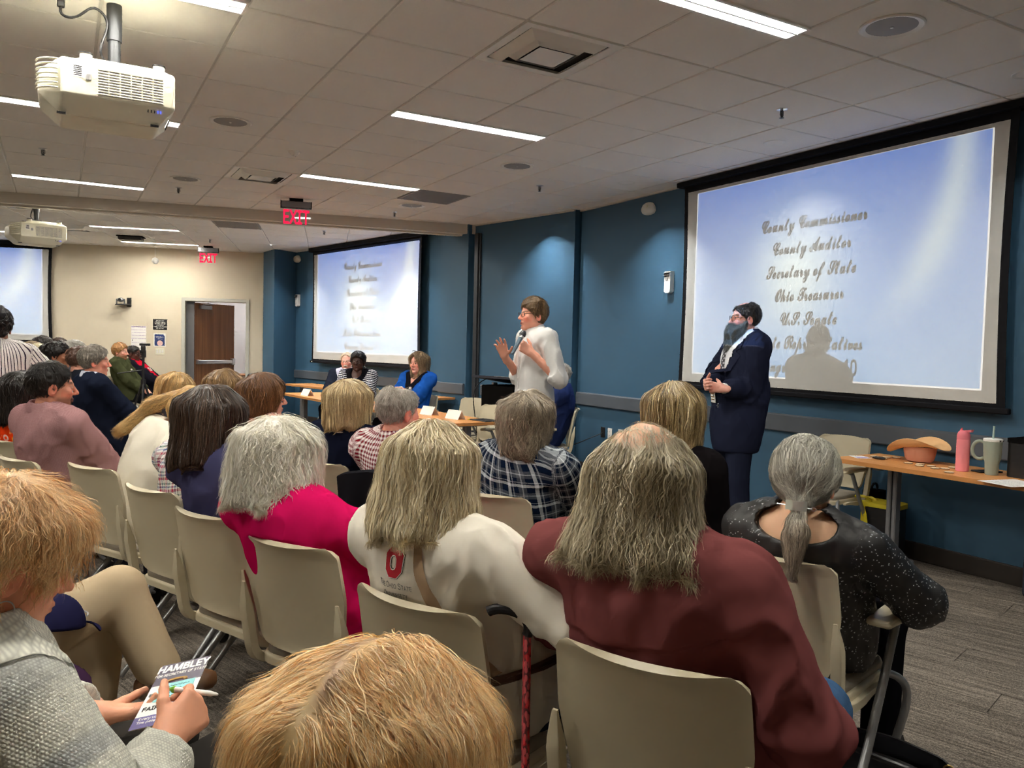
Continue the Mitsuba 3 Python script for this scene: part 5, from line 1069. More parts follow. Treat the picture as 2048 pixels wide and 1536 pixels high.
def garment(J, name='shirt', bsdf='cloth', color=(90, 90, 90), inf=.014, sleeve=2.0, cuff=.0, hem=.44, neck=.075, vneck=None, open_=None, h=.012, folds=.004, loose=.0, arm_inf=None, tone=.10, crop=None, extra=None, scoop=None, sleeves_only=False, seams=None, fold_scale=1.0, collar=None, standup=.0, tube_arms=1.0):
    t, torso, u, nk, Rt = J['t'], J['torso'], J['u'], J['nk'], J['Rt']; ai = inf+.004 if arm_inf is None else arm_inf
    cut = []
    def sl(p):
        d = np.full(len(p), 9.0)
        for s, e, w_ in ((J['sL'], J['eL'], J['wL']), (J['sR'], J['eR'], J['wR'])):
            up = e-s; lo_ = w_-e
            if sleeve <= 1.0:
                c = s+up*sleeve; n = up/np.linalg.norm(up); q = smax(cone(p, s, e, .052+ai, .050+ai), (p-c)@n, .004)
            else:
                c = e+lo_*(sleeve-1); n = lo_/np.linalg.norm(lo_); q = smin(cone(p, s, e, .052+ai, .043+ai), smax(cone(p, e, w_, .044+ai, .030+ai*.75), (p-c)@n, .004), .03)
            d = np.minimum(d, q)
        return d
    def f(p):
        d = torso(p, inf); d = smax(d, hem-p[:, 2], .01) if hem is not None else d
        if sleeve > 0: d = smin(d, sl(p), .020)
        w3 = vnoise(p*6+1)*.12; fo = meshkit.fbm((p+w3[:, None])*np.array([8, 8, 5.0])*fold_scale+3, 2, 2)-.5; rid = np.abs(meshkit.fbm((p+w3[:, None]*[1, -1, .6])*np.array([11, 11, 6.0])*fold_scale+11, 2, 9)-.5)
        d = d+folds*(fo*1.8+(.16-np.minimum(rid, .16))*-9+.4)
        if sleeve > 1.2:      # creases round the elbows
            for e, w_, s in ((J['eL'], J['wL'], J['sL']), (J['eR'], J['wR'], J['sR'])):
                q = p-e; a_ = (w_-s)/np.linalg.norm(w_-s); d = d+folds*.8*np.sin(q@a_*100+meshkit.noise(p*18)*6)*np.exp(-(q*q).sum(1)/.012)
        nd = cone(p, nk-u*.012, nk+u*.2+J['HR']@np.array([0, .02, .1]), neck, neck); d = smax(d, -nd, .008)
        if scoop is not None: d = smax(d, -ell(p, nk+Rt@np.array(scoop[0]), scoop[1]), .008)
        if vneck is not None:
            q = (p-nk)@Rt; zb, slope = vneck; d = smax(d, -smax(np.abs(q[:, 0])-np.maximum((q[:, 2]-zb), 0)*slope-.001, -(q[:, 1]-.0), .004), .003)
        if seams is not None: d = d+seams((p-nk)@Rt)
        if extra is not None: d = extra(p, d, J)
        if crop is not None: d = smax(d, crop(p), .006)
        return J['seatback'](p, d)
    lo_ = J['lo'].copy(); lo_[2] = (hem if hem is not None else lo_[2])-.05; m = surf(f, lo_, J['hi'], h*1.12); v = np.array(m.vertices)
    base = lin(*color)[None]*(1-tone/2+tone*meshkit.fbm(v*9, 3, 4))[:, None]
    kw = {}
    if bsdf in ('cloth', 'sheen_cloth'): kw['color'] = np.clip(base, 0, 1)
    else:
        q = (v-J['pel'])@Rt; uv = np.stack([np.arctan2(q[:, 0], -q[:, 1])*.165, q[:, 2]], 1); best = torso(v, inf)
        if sleeve > 0:
            for s, e, w_ in ((J['sL'], J['eL'], J['wL']), (J['sR'], J['eR'], J['wR'])):
                off = 0
                for a, b, r in ((s, e, .058+ai), (e, w_, .047+ai)):
                    ab_ = b-a; L = np.linalg.norm(ab_); y = ab_/L; d = cone(v, a, b, .052+ai, .045+ai); x = np.cross(y, J['fw']); x /= np.linalg.norm(x); z = np.cross(x, y); k = d < best-.004
                    qq = v-a; uv2 = np.stack([np.arctan2(qq@x, -(qq@z))*r, off+qq@y], 1); uv[k] = uv2[k]; best = np.minimum(best, d); off += L
        kw['uv'] = uv
    k = add(name, J['W'](m), bsdf, t, smooth=True, **kw); J['f_'+name] = f
    if collar:
        c = dict(color=color, r=.068, hgt=.042, open_=.30, flare=.012, th=.005, drop=.0, point=0.02); c.update(collar)
        a = np.linspace(math.pi*(.5+c['open_']*.5), math.pi*(2.5-c['open_']*.5), 40); rows = []
        for i, (z, r) in enumerate(((.0, 1.0), (c['hgt']*.55, .97), (c['hgt'], .95), (c['hgt']*1.02, 1.03), (c['hgt']*.55, 1.12+c['flare']*4), (.004, 1.20+c['flare']*8))):
            tip = np.exp(-((np.abs(a-1.5*math.pi)-(a[-1]-1.5*math.pi))/.28)**2); zz = z-(c['point'] if i >= 4 else 0)*tip*(1.6 if i == 5 else .6)
            rows.append(np.stack([c['r']*r*np.cos(a), c['r']*1.04*r*np.sin(a)+.012*(z/c['hgt']), zz-.022*np.sin(a)*(1)+.0], 1))
        Rn = J['Rt']; G = np.stack(rows)@Rn.T+nk+u*(.014+c['drop']); mm = sheet(G, c['th']); cc = np.tile(lin(*c['color']), (len(mm.vertices), 1))
        if bsdf in ('cloth', 'sheen_cloth') or c.get('plain'): add('collar', J['W'](mm), 'cloth', t, smooth=True, color=cc)
        else:
            uvc = np.stack([np.tile(a*.07, 12), np.repeat(np.tile(np.array([0, .5, 1, 1.03, 1.5, 2])*c['hgt'], 2), 40)], 1); add('collar', J['W'](mm), bsdf, t, smooth=True, uv=uvc)
    return f
def trousers(J, color=(40, 40, 44), bsdf='cloth', inf=.016, h=.013, folds=.005, hemz=.06, top=None, wide=0):
    hp, kn, an, pel = J['hp'], J['kn'], J['an'], J['pel']
    def f(p):
        d = ell(p, pel-[0, 0, .03], (.165+inf, .135+inf, .15))
        for i in (0, 1):
            a_ = np.array(an[i], float); k_ = np.array(kn[i], float); dn = (a_-k_)/np.linalg.norm(a_-k_)
            d = smin(d, cone(p, hp[i], k_, .082+inf, .056+inf), .05); d = smin(d, smax(cone(p, k_, a_+dn*.03, .055+inf, .046+inf+wide), (p-a_)@dn-.035+hemz*0, .004), .02)
        fo = meshkit.fbm(p*np.array([8, 8, 5.0]), 3, 7)-.5; return d+folds*fo*2
    hi_ = J['hi'].copy(); hi_[2] = max(pel[2], kn[0][2], kn[1][2])+.22; m = surf(f, J['lo'], hi_, h*1.1); v = np.array(m.vertices)
    kw = dict(color=np.clip(lin(*color)[None]*(.94+.12*meshkit.fbm(v*9, 3))[:, None], 0, 1)) if bsdf == 'cloth' else {}
    add('trousers', J['W'](m), bsdf, J['t'], smooth=True, **kw)
def project(J, f, polys, origin, right, up, dirn, off=.0012, edge=.006):
    """flat print laid onto the cloth f: polygons in metres, marched along dirn until they meet it (all in the person's frame)"""
    out = []
    r, u_, d_ = (np.array(x, float)/np.linalg.norm(x) for x in (right, up, dirn))
    for g in polys:
        q = g.segmentize(edge); v, fa = trimesh.creation.triangulate_polygon(q, engine='earcut')
        if len(fa) == 0: continue
        m = trimesh.Trimesh(np.c_[v, np.zeros(len(v))], fa, process=False)
        v2, f2 = trimesh.remesh.subdivide_to_size(m.vertices, m.faces, edge*2.2)[:2]
        p = np.asarray(origin, float)+v2[:, :1]*r+v2[:, 1:2]*u_
        for _ in range(40): p = p+d_*np.clip(f(p)-off, -.02, .03)[:, None]*.8
        out.append(trimesh.Trimesh(p, f2, process=False))
    return J['W'](cat_(out))
def glasses_mesh(J, r=(.024, .017), y=.104, frame='glasses', th=.0016):
    HRw, c = J['hw']; ms = []
    for s in (-1, 1):
        a = np.linspace(0, 2*math.pi, 29)[:-1]; sq = np.sign(np.cos(a))*np.abs(np.cos(a))**.7; sr = np.sign(np.sin(a))*np.abs(np.sin(a))**.7
        ms.append(tube(np.stack([s*.033+r[0]*sq, y-.004*np.abs(sq)-.006*(s*sq > 0)*np.abs(sq), .002+r[1]*sr], 1), th, 6, closed=True)); ms.append(tube([(s*.056, y-.010, .008), (s*.076, .05, .010), (s*.083, -.012, .006), (s*.082, -.03, -.012)], th, 6))
    ms.append(tube([(-.010, y, .006), (0, y+.003, .008), (.010, y, .006)], th, 6)); add('glasses', xf(cat_(ms), HRw, c), frame, J['t'])
    for s in (-1, 1): pass

# ---- hair styles, all in the head's frame
BIG = ((-.24, -.26, -.42), (.24, .22, .19))
def toward(c, s=1.0):
    c = np.array(c, float); return lambda p: (c-p)*s
def away(c, g=(0, 0, -1), k=.5):
    c = np.array(c, float); g = np.array(g, float)
    def fl(p):
        d = p-c; d /= np.linalg.norm(d, axis=1, keepdims=True)+1e-9; low = ramp(-(p[:, 2]-c[2]), 0, .09)[:, None]; return d*(1-low*.85)+g*(k+low)
    return fl
def crop_hair(J, pal, seed, n=5000, L=.05, w=.0016, thick=.010, front=(.072, .052), nape=-.075, side=.0, h=.007, lift=(.006, .010), wave=(0, .03), top=0.0, bald=None, crown=(0, -.05, .125), flow=None, dark=.75, stray=.25, name='hair', seg=6, grayside=None):
    def f(p):
        d = ell(p, (0, -.014, .036+top*.5), (.0765+thick, .097+thick, .088+thick+top))
        d = smax(d, (.70*p[:, 1]-.714*(p[:, 2]-(-.016+side)))*1.0, .008)                      # over the ears down to the nape
        d = smax(d, .95*(p[:, 1]-front[0])-.31*(p[:, 2]-front[1]), .008); d = smax(d, nape-p[:, 2], .006)
        d = smin(d, smax(ell(p, (0, -.014, .03), (.0765+thick*.7, .097+thick*.7, .09)), np.maximum(nape-p[:, 2], p[:, 1]+.040), .006), .008)
        if bald is not None: d = smax(d, -ell(p, *bald), .006)
        return d+.004*(meshkit.noise(p*np.array([45, 45, 60.0]), seed)-.5)*2
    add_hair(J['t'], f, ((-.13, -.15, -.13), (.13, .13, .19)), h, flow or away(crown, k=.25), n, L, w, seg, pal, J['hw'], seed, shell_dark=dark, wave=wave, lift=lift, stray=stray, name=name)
def drape_hair(J, pal, seed, hem=-.13, n=6000, L=.16, w=.0018, width=.108, depth=.118, back=-.025, h=.007, wave=(.25, .05), lift=(.006, .008), crown=(0, -.035, .13), part=None, face_cut=(.135, .085, .15), dark=.72, puff=0.0, root=None, stray=.14, seg=10, fringe=True, flow=None, taper_in=.0, extra_f=None, free=1.0, mask=None, fine=None, flare=0.0):
    """bobs and long loose hair: a cap over the skull with a curtain down to hem"""
    def f(p):
        d = ell(p, (0, -.016, .036), (.0765+.020+puff, .097+.020+puff, .088+.018+puff*.6))
        zc = (hem+.05)/2-.02; hz = (.08-hem)/2+.03
        t_ = np.clip((.05-p[:, 2])/max(.05-hem, .05), 0, 1); wd = width*(1-taper_in*t_*t_+flare*np.sin(t_*2.4)**2); dp = depth*(1-taper_in*.7*t_*t_)
        q = np.stack([p[:, 0]/wd, (p[:, 1]-back)/dp], 1); cur = (np.linalg.norm(q, axis=1)-1)*min(width, depth)*.9
        cur = smax(cur, np.abs(p[:, 2]-zc)-hz, .035); d = smin(d, cur, .045)
        d = smax(d, hem-p[:, 2]-.02*(meshkit.noise(p*22, seed)-.5)*2, .02)
        fc = ell(p, (0, face_cut[0], -.045), (face_cut[1], .095, face_cut[2])); d = smax(d, -fc, .015)
        if extra_f is not None: d = extra_f(p, d)
        return d+.006*(meshkit.noise(p*np.array([32, 32, 9.0]), seed)-.5)*2
    box = ((-.20, -.22, min(hem-.05, -.15)), (.20, .17, .20+puff))
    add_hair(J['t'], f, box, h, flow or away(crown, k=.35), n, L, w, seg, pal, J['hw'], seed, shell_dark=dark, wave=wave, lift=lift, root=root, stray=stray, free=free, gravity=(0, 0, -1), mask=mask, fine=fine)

# ================================================================ the people
def hd(p, k=1.0): return CAM+(np.array(p, float)-CAM)*k
GRAY1 = [(92, 84, 72), (150, 140, 122), (196, 188, 170), (226, 220, 204)]
WHITE = [(176, 172, 154), (214, 210, 194), (236, 233, 220), (246, 244, 236)]
BLONDG = [(136, 116, 84), (184, 166, 128), (216, 204, 170), (238, 230, 206)]
BLOND = [(128, 92, 48), (190, 150, 92), (222, 186, 122), (240, 214, 158)]
BROWN = [(30, 22, 17), (50, 37, 29), (74, 56, 44), (100, 78, 62)]
DARK = [(12, 10, 10), (24, 19, 17), (40, 32, 28), (58, 48, 42)]
LAPH = [dict(curl=(40, 42, 45, 48)), dict(curl=(40, 42, 45, 48))]
lap = [(-.07, .27, .66), (.07, .27, .66)]

# --- A: man in the burgundy shirt, long gray hair, bald crown
J = person('man in a burgundy shirt with long gray hair and a bald crown', SEAT['A'], 26, hd((1.026, 1.244, 1.173), 1.06), hyaw=6, hpitch=6, skin=(226, 178, 146), sw=.205, chest=(.195, .135), waist=(.20, .16), hips=(.20, .16), h=.012, hh=.0085,
    wrists=[(-.20, .20, .70), (.20, .14, .68)], poles=[(-1, -.25, -.3), (.55, -.55, -.6)], handpose=LAPH, pelvis=(0, .06, .54), arm=(.29, .26), eyes=False, sh_drop=.05,
    knees=[(-.17, .42, .54), (.19, .42, .54)],
    legs=dict(bsdf='denim', h=.012, inf=.022),
    shirts=[dict(color=(122, 70, 70), inf=.022, arm_inf=.030, sleeve=1.93, h=.0075, folds=.009, neck=.070, tone=.12, hem=.46, fold_scale=.8,
        seams=lambda q: .006*np.exp(-((q[:, 2]+.125+.10*q[:, 0]**2)/.0045)**2)*(q[:, 1] < 0)*(np.abs(q[:, 0]) < .2)-.003*ramp(q[:, 2], -.127, -.120)*(q[:, 1] < 0)+.008*np.exp(-((q[:, 0]-.155)/.010)**2)*ramp(-q[:, 2], .12, .16)*ramp(q[:, 2], -.40, -.2)*(q[:, 1] < 0),
        collar=dict(r=.070, hgt=.035, open_=.3))])
def A_hair():
    pal = [(118, 106, 82), (164, 151, 122), (198, 187, 158), (222, 214, 192)]
    def f(p):
        d = ell(p, (0, -.016, .030), (.090, .112, .098))
        sk = ell(p, (0, -.016, .036), (.083, .104, .094))
        cur = (np.linalg.norm(np.stack([p[:, 0]/(.112+.056*ramp(-p[:, 2], .02, .20)), (p[:, 1]+.035)/(.102+.012*ramp(-p[:, 2], 0, .2))], 1), axis=1)-1)*.10
        cur = smax(cur, np.abs(p[:, 2]+.055)-.105, .04); d = smin(d, cur, .04); d = smax(d, -.165-p[:, 2]-.03*(meshkit.noise(p*20, 3)-.5)*2, .015)
        d = smax(d, -ell(p, (0, .135, -.06), (.085, .10, .15)), .015)
        d = smax(d, -smax(ell(p, (0, .02, .150), (.072, .105, .085)), -(sk-.0), .004), .01)
        return d+.007*(meshkit.noise(p*np.array([30, 30, 9.0]), 2)-.5)*2
    base = away((0, .0, .13), k=.30)
    def bald(v, c):
        k = (1-ramp(np.sqrt((v[:, 0]/.075)**2+((v[:, 1]+.035)/.105)**2+((v[:, 2]-.115)/.085)**2), .62, 1.02))[:, None]; return c*(1-k*.88)+lin(232, 184, 150)*k*.88
    rg = np.random.default_rng(5); th = rg.uniform(0, 2*np.pi, 700); rr = rg.uniform(.1, 1, 700)**.5
    top = np.stack([.07*rr*np.cos(th), -.01+.085*rr*np.sin(th), .128-.03*rr**2], 1)
    fl = lambda p: np.stack([p[:, 0]*4+.2, -.6-p[:, 1]*2, -.25+0*p[:, 0]], 1)
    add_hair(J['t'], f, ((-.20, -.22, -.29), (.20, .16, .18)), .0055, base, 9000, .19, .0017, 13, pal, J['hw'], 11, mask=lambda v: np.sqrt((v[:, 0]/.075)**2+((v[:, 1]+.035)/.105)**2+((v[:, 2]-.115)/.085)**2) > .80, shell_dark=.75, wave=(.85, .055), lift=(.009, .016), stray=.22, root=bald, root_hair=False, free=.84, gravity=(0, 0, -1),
        extra=[(dict(n=600, L=.075, w=.0008, seg=8, wave=(.3, .05), lift=(.002, .006), stray=.25), fl, top)])
A_hair()
# --- B: woman in the white shirt
J = person('woman with long gray blond hair, white shirt with a red O emblem', SEAT['B'], 24, hd((.809, 1.803, 1.113), 1.01), hyaw=10, hpitch=10, male=False, skin=(228, 184, 156), sw=.185, chest=(.185, .135), waist=(.195, .16), hips=(.20, .16), h=.012, hh=.0085,
    wrists=[(-.13, .26, .68), (.27, .08, .71)], poles=[(-1, -.3, -.3), (1, -.35, -.05)], handpose=[dict(curl=(40, 42, 45, 48)), dict(curl=(85, 88, 90, 92), thumb=60, F=(.1, .85, -.2), N=(-1, 0, 0))], pelvis=(0, .06, .53), arm=(.27, .24), eyes=False, sh_drop=.04,
    legs=dict(color=(40, 48, 66), h=.014),
    shirts=[dict(color=(226, 220, 206), inf=.020, arm_inf=.030, sleeve=1.72, h=.0075, folds=.008, neck=.075, tone=.05, hem=.45, fold_scale=.9)])
fS = J['f_shirt']
def block_o(w, h, t, c):
    q = Polygon([(-w/2+c, -h/2), (w/2-c, -h/2), (w/2, -h/2+c), (w/2, h/2-c), (w/2-c, h/2), (-w/2+c, h/2), (-w/2, h/2-c), (-w/2, -h/2+c)])
    return q.difference(affinity.scale(q, 1-2*t/w, 1-2*t/h))
mat('print_red', (178, 28, 44), 0.6); mat('print_black', (44, 38, 38), 0.7); mat('print_pale', (236, 230, 222), 0.7); mat('strap_tan', (168, 140, 110), 0.6); mat('strap_brown', (92, 66, 50), 0.6)
fr_ = dict(right=(1, .0, .06), up=(0, 0, 1), dirn=(0, 1, 0)); oz = J['nk'][2]
oo = np.array([-.040, -.40, .925])
def decal(name, polys, dx, dy, m, off): add(name, project(J, fS, [affinity.translate(g, dx, dy) for g in polys], oo, off=off, **fr_), m, J['t'], smooth=True)
decal('emblem_outline', [block_o(.060, .073, .021, .017).buffer(.0022, join_style='mitre')], 0, 0, 'print_black', .0014)
decal('emblem_border', [block_o(.060, .073, .0205, .017).buffer(.0012, join_style='mitre')], 0, 0, 'print_pale', .0022)
decal('emblem', [block_o(.058, .071, .018, .016)], 0, 0, 'print_red', .0030)
def smallcaps(s, h):
    x, out = 0, []
    for w_ in s.split(' '):
        a, b = w_[0], w_[1:].upper()
        for ch, hh_ in ((a, h), (b, h*.76)):
            gs = text_shape(ch, hh_, bold=0, sx=.86); x0 = min(g.bounds[0] for g in gs); x1 = max(g.bounds[2] for g in gs); out += [affinity.translate(g, x-x0, 0) for g in gs]; x += x1-x0+h*.10
        x += h*.30
    return [affinity.translate(g, -x/2, 0) for g in out]
decal('lettering', smallcaps('The Ohio State', .0150), .004, -.062, 'print_black', .0018); decal('lettering', smallcaps('University', .0150), .004, -.085, 'print_black', .0018)
decal('seal_print', [Point(x, 0).buffer(.0065).difference(Point(x, 0).buffer(.0045)) for x in np.linspace(-.04, .02, 5)], .0, -.104, 'print_black', .0018)
ctl = np.array([(-.055, .03), (-.030, -.05), (-.002, -.13), (.035, -.21), (.075, -.28), (.11, -.34)])
from shapely.geometry import LineString
decal('bag_strap', [LineString(ctl).buffer(.0115, cap_style='flat')], .085+.015, .065, 'strap_tan', .004)
decal('bag_strap', [LineString([(.10, -.36), (.20, -.34), (.33, -.325)]).buffer(.012, cap_style='flat')], .085, .065, 'strap_brown', .004)
drape_hair(J, BLONDG, 12, hem=-.145, n=9500, L=.17, w=.0017, width=.116, depth=.105, back=-.035, h=.0055, wave=(.35, .08), flare=.10, crown=(-.015, -.025, .14), seg=13, stray=.13, lift=(.006, .010), free=.88, taper_in=-.10,
    root=lambda v, c: (lambda k: c*(1-k)+lin(208, 168, 140)*k)((np.exp(-((v[:, 0]+.012)/.007)**2)*ramp(v[:, 2], .105, .13)*(v[:, 1] > -.05)*.6)[:, None]))
# --- C: woman in the pink polo shirt
J = person('woman with a fluffy white bob in a bright pink polo shirt, seen from behind', SEAT['C'], 30, hd((.591, 2.489, 1.066), 1.03), hyaw=-2, hpitch=8, male=False, skin=(214, 152, 120), sw=.185, chest=(.185, .13), waist=(.19, .155), hips=(.20, .16), h=.013, hh=.0085,
    wrists=[(-.10, .28, .66), (.19, .21, .78)], poles=[(-1, -.3, -.3), (1, -.55, -.35)], bh=.014, handpose=LAPH, pelvis=(0, .06, .53), arm=(.26, .235), eyes=False, sh_drop=.045, legs=dict(color=(52, 50, 58), h=.015),
    shirts=[dict(color=(206, 24, 92), inf=.018, arm_inf=.026, sleeve=.82, h=.0085, folds=.005, neck=.07, tone=.06, hem=.45, collar=dict(r=.066, hgt=.03, open_=.3))])
drape_hair(J, WHITE, 13, hem=-.125, n=7500, L=.14, w=.0019, width=.128, depth=.122, back=-.02, h=.006, wave=(.95, .05), flare=.16, puff=.012, seg=11, stray=.32, lift=(.012, .024), free=.78, dark=.85)
# --- D: woman with the brown bob
J = person('woman with a smooth dark brown bob in a slate blue t-shirt, seen from behind', SEAT['D'], 26, hd((.479, 2.994, 1.144), 1.02), hyaw=-8, hpitch=4, male=False, skin=(214, 166, 140), sw=.175, chest=(.165, .12), waist=(.165, .135), h=.014, hh=.0085,
    wrists=lap, handpose=LAPH, pelvis=(0, .06, .53), eyes=False, sh_drop=.042, legs=dict(color=(44, 46, 56), h=.016), shirts=[dict(color=(66, 66, 98), inf=.016, arm_inf=.022, sleeve=1.15, h=.010, folds=.007, neck=.072, tone=.06, hem=.46)])
drape_hair(J, BROWN, 14, hem=-.150, n=6000, L=.17, w=.0019, width=.114, depth=.116, back=-.03, h=.0065, wave=(.08, .1), seg=10, stray=.06, lift=(.005, .007), taper_in=-.06, face_cut=(.13, .082, .15))
# --- E: man in the pastel plaid shirt, leaning forward
J = person('gray haired man in a pastel plaid shirt leaning forward, half hidden by the brown bob', SEAT['E'], 24, hd((.55, 3.66, 1.08), 1.0), hyaw=-10, hpitch=14, skin=(220, 164, 138), sw=.195, chest=(.185, .13), waist=(.18, .145), h=.015, hh=.0085,
    wrists=[(-.12, .36, .68), (.12, .36, .68)], handpose=LAPH, pelvis=(0, .06, .53), eyes=False, sh_drop=.042, legs=dict(color=(70, 74, 88), h=.016), shirts=[dict(bsdf='pastel_plaid', inf=.018, arm_inf=.026, sleeve=.95, h=.010, folds=.007, neck=.07, hem=.46, collar=dict(hgt=.035))])
crop_hair(J, GRAY1, 15, n=4000, L=.035, h=.007)
# --- F: woman bowed forward, cream sweater, blond ponytail
J = person('woman with a long blond ponytail bowed forward in a cream sweater', SEAT['F'], 22, (.55, 4.21, 1.045), hyaw=-22, hpitch=34, male=False, skin=(214, 156, 128), sw=.17, chest=(.165, .12), waist=(.17, .135), h=.014, hh=.00855,
    wrists=[(-.08, .42, .70), (.10, .40, .70)], handpose=LAPH, pelvis=(0, .06, .53), eyes=False, sh_drop=.04, legs=dict(color=(26, 28, 36), h=.016), shirts=[dict(color=(226, 220, 204), inf=.026, arm_inf=.032, sleeve=1.95, h=.0095, folds=.008, neck=.066, tone=.05, hem=.42, fold_scale=.8, collar=dict(r=.068, hgt=.05, open_=.02, flare=.001, point=0))])
def pony(J, tie, pal, seed, end, n=3500, n2=2600, thick=.014, tie_col=(16, 16, 18), front=(.080, .048), L2=.34, w=.0017, r0=.022, r1=.03, bulge=.03, dark=.8, extra_f=None, wave=(.1, .06), root=None, strayk=.14, clasp=True, rend=.012):
    tie, end = np.array(tie, float), np.array(end, float); mid = (tie+end)/2+np.array([0, -bulge, bulge*.6])
    def f(p):
        d = ell(p, (0, -.014, .036), (.0765+thick, .097+thick, .088+thick)); d = smax(d, .62*p[:, 1]-.785*(p[:, 2]-(-.022)), .008); d = smax(d, .95*(p[:, 1]-front[0])-.31*(p[:, 2]-front[1]), .008); d = smax(d, -.085-p[:, 2], .008)
        d = smin(d, ell(p, tie*.93, (.03, .03, .028)), .03); return d+.004*(meshkit.noise(p*np.array([35, 35, 35.0]), seed)-.5)*2
    add_hair(J['t'], f, ((-.13, -.19, -.14), (.13, .13, .19)), .006, toward(tie), n, .12, w, 9, pal, J['hw'], seed, shell_dark=dark, wave=wave, lift=(.004, .006), stray=strayk, root=root)
    def ft(p):
        d = smin(cone(p, tie, mid, r0, r1), cone(p, mid, end, r1, rend), .03); return d+.006*(meshkit.noise(p*np.array([40, 40, 40.0]), seed+1)-.5)*2
    dv = (end-tie)/np.linalg.norm(end-tie); fl = lambda p: dv+0*p+((mid-tie)/np.linalg.norm(mid-tie)-dv)*(1-np.clip(((p-tie)@dv)/np.linalg.norm(end-tie), 0, 1))[:, None]
    lo, hi = np.minimum(tie, end)-.08, np.maximum(tie, end)+.08
    add_hair(J['t'], ft, (lo, hi), .006, fl, n2, L2*.55, w, 10, pal, J['hw'], seed+1, shell_dark=dark, wave=(wave[0]*1.5, wave[1]), lift=(.004, .008), stray=.12, name='ponytail', root=root, free=.85, gravity=tuple(dv))
    if clasp:
        a = np.linspace(0, 2*math.pi, 25)[:-1]; B = frame3(dv, np.cross(dv, (1, 0, 0))); add('hair_tie', xf(tube(np.stack([.021*np.cos(a), 0*a, .021*np.sin(a)], 1)@B.T+tie+dv*.006, .0075, 8, closed=True), *J['hw']), mat('tie_%d_%d_%d' % tie_col, tie_col, .8) if 'tie_%d_%d_%d' % tie_col not in scene else 'tie_%d_%d_%d' % tie_col, J['t'])
pony(J, (-.01, -.075, .118), BLOND, 16, np.array([-.01, -.075, .118])+J['HR'].T@np.array([-.24, -.21, -.20]), L2=.42, r0=.020, r1=.030, rend=.026, bulge=.03, wave=(.3, .08), strayk=.2)
# --- G: man in the mauve shirt, in profile
J = person('man with short dark hair and stubble in a mauve shirt, seen in profile', SEAT['G'], 30, hd((-.041, 4.502, 1.189), 1.03), hyaw=-20, hpitch=2, skin=(206, 142, 116), brow=(48, 36, 30), stubble=.55, flush=.5, lips=(170, 100, 92), sw=.205, chest=(.195, .135), waist=(.19, .155), h=.014, hh=.0085, faceh=.0045,
    wrists=[(-.10, .30, .66), (.12, .30, .66)], handpose=LAPH, pelvis=(0, .06, .54), sh_drop=.045, legs=dict(color=(60, 62, 76), h=.016), shirts=[dict(bsdf='mauve_weave', color=(160, 122, 122), inf=.020, arm_inf=.030, sleeve=1.5, h=.009, folds=.008, neck=.068, hem=.46, collar=dict(r=.068, hgt=.04, open_=.35, color=(150, 112, 114), plain=True))])
crop_hair(J, DARK, 17, n=5200, L=.030, thick=.008, h=.006, stray=.2, front=(.068, .056))
# --- H: woman in the orange floral top
J = person('woman with dark hair in an orange floral top, beside the man in the mauve shirt', SEAT['H'], 28, hd((-.188, 5.273, 1.103), 1.02), hyaw=-15, male=False, skin=(206, 150, 124), sw=.175, chest=(.165, .125), waist=(.17, .14), h=.016, hh=.008, wrists=lap, handpose=LAPH, pelvis=(0, .06, .53), eyes=False, legs=dict(color=(40, 40, 48), h=.018),
    shirts=[dict(bsdf='floral', inf=.018, arm_inf=.024, sleeve=1.0, h=.012, folds=.005, neck=.078, hem=.46)])
drape_hair(J, DARK, 18, hem=-.16, n=2600, L=.15, w=.003, wave=(.3, .06), h=.009, seg=8, stray=.2)
# --- I: woman with the gray ponytail
J = person('woman with a gray ponytail and silver clasp in a sequined black top', SEAT['I'], 18, hd((1.985, 1.648, 1.049), 1.0), hyaw=8, hpitch=6, male=False, skin=(232, 186, 150), sw=.18, chest=(.175, .125), waist=(.185, .15), hips=(.19, .155), h=.013, hh=.0085,
    wrists=[(-.12, .30, .66), (.20, .24, .69)], poles=[(-1, -.3, -.3), (1, -.25, -.5)], handpose=LAPH, pelvis=(0, .06, .53), arm=(.265, .24), eyes=False, sh_drop=.045, legs=dict(color=(18, 18, 22), h=.015),
    shirts=[dict(bsdf='sequin', inf=.018, arm_inf=.026, sleeve=1.45, h=.009, folds=.005, neck=.07, hem=.45, scoop=((0, -.045, .035), (.12, .10, .055)))])
pony(J, (.012, -.105, -.062), [(96, 92, 84), (150, 146, 134), (200, 198, 184), (228, 226, 214)], 19, (.02, -.175, -.245), n=6500, n2=2600, thick=.022, L2=.26, w=.0015, r0=.017, r1=.026, bulge=.012, wave=(.22, .05), strayk=.22, clasp=False,
    root=lambda v, c: (lambda k: c*(1-k)+c*np.array([.62, .52, .45])*k)(ramp(-v[:, 2], .075, .13)[:, None]))
cl = sheet(np.stack([np.stack([.031*np.cos(a)*0+x, -.006*np.cos(x*45)+0*x, z+0*x], 1) for z in (-.014, .014) for a in (0,) for x in (np.linspace(-.030, .030, 12),)]), .003)
mat('abalone', (196, 204, 196), 0.2, 0.6)
add('hair_clasp', xf(xf(cl, None, (.012, -.142, -.062)), *J['hw']), 'abalone', J['t']); add('clasp_pin', xf(cat_([tube([(-.045, -.136, -.063), (.055, -.138, -.067)], .0018, 8), tube([(.060+.007*math.cos(b), -.138, -.067+.005*math.sin(b)) for b in np.linspace(0, 2*math.pi, 15)[:-1]], .0015, 6, closed=True)]), *J['hw']), 'chrome', J['t'])
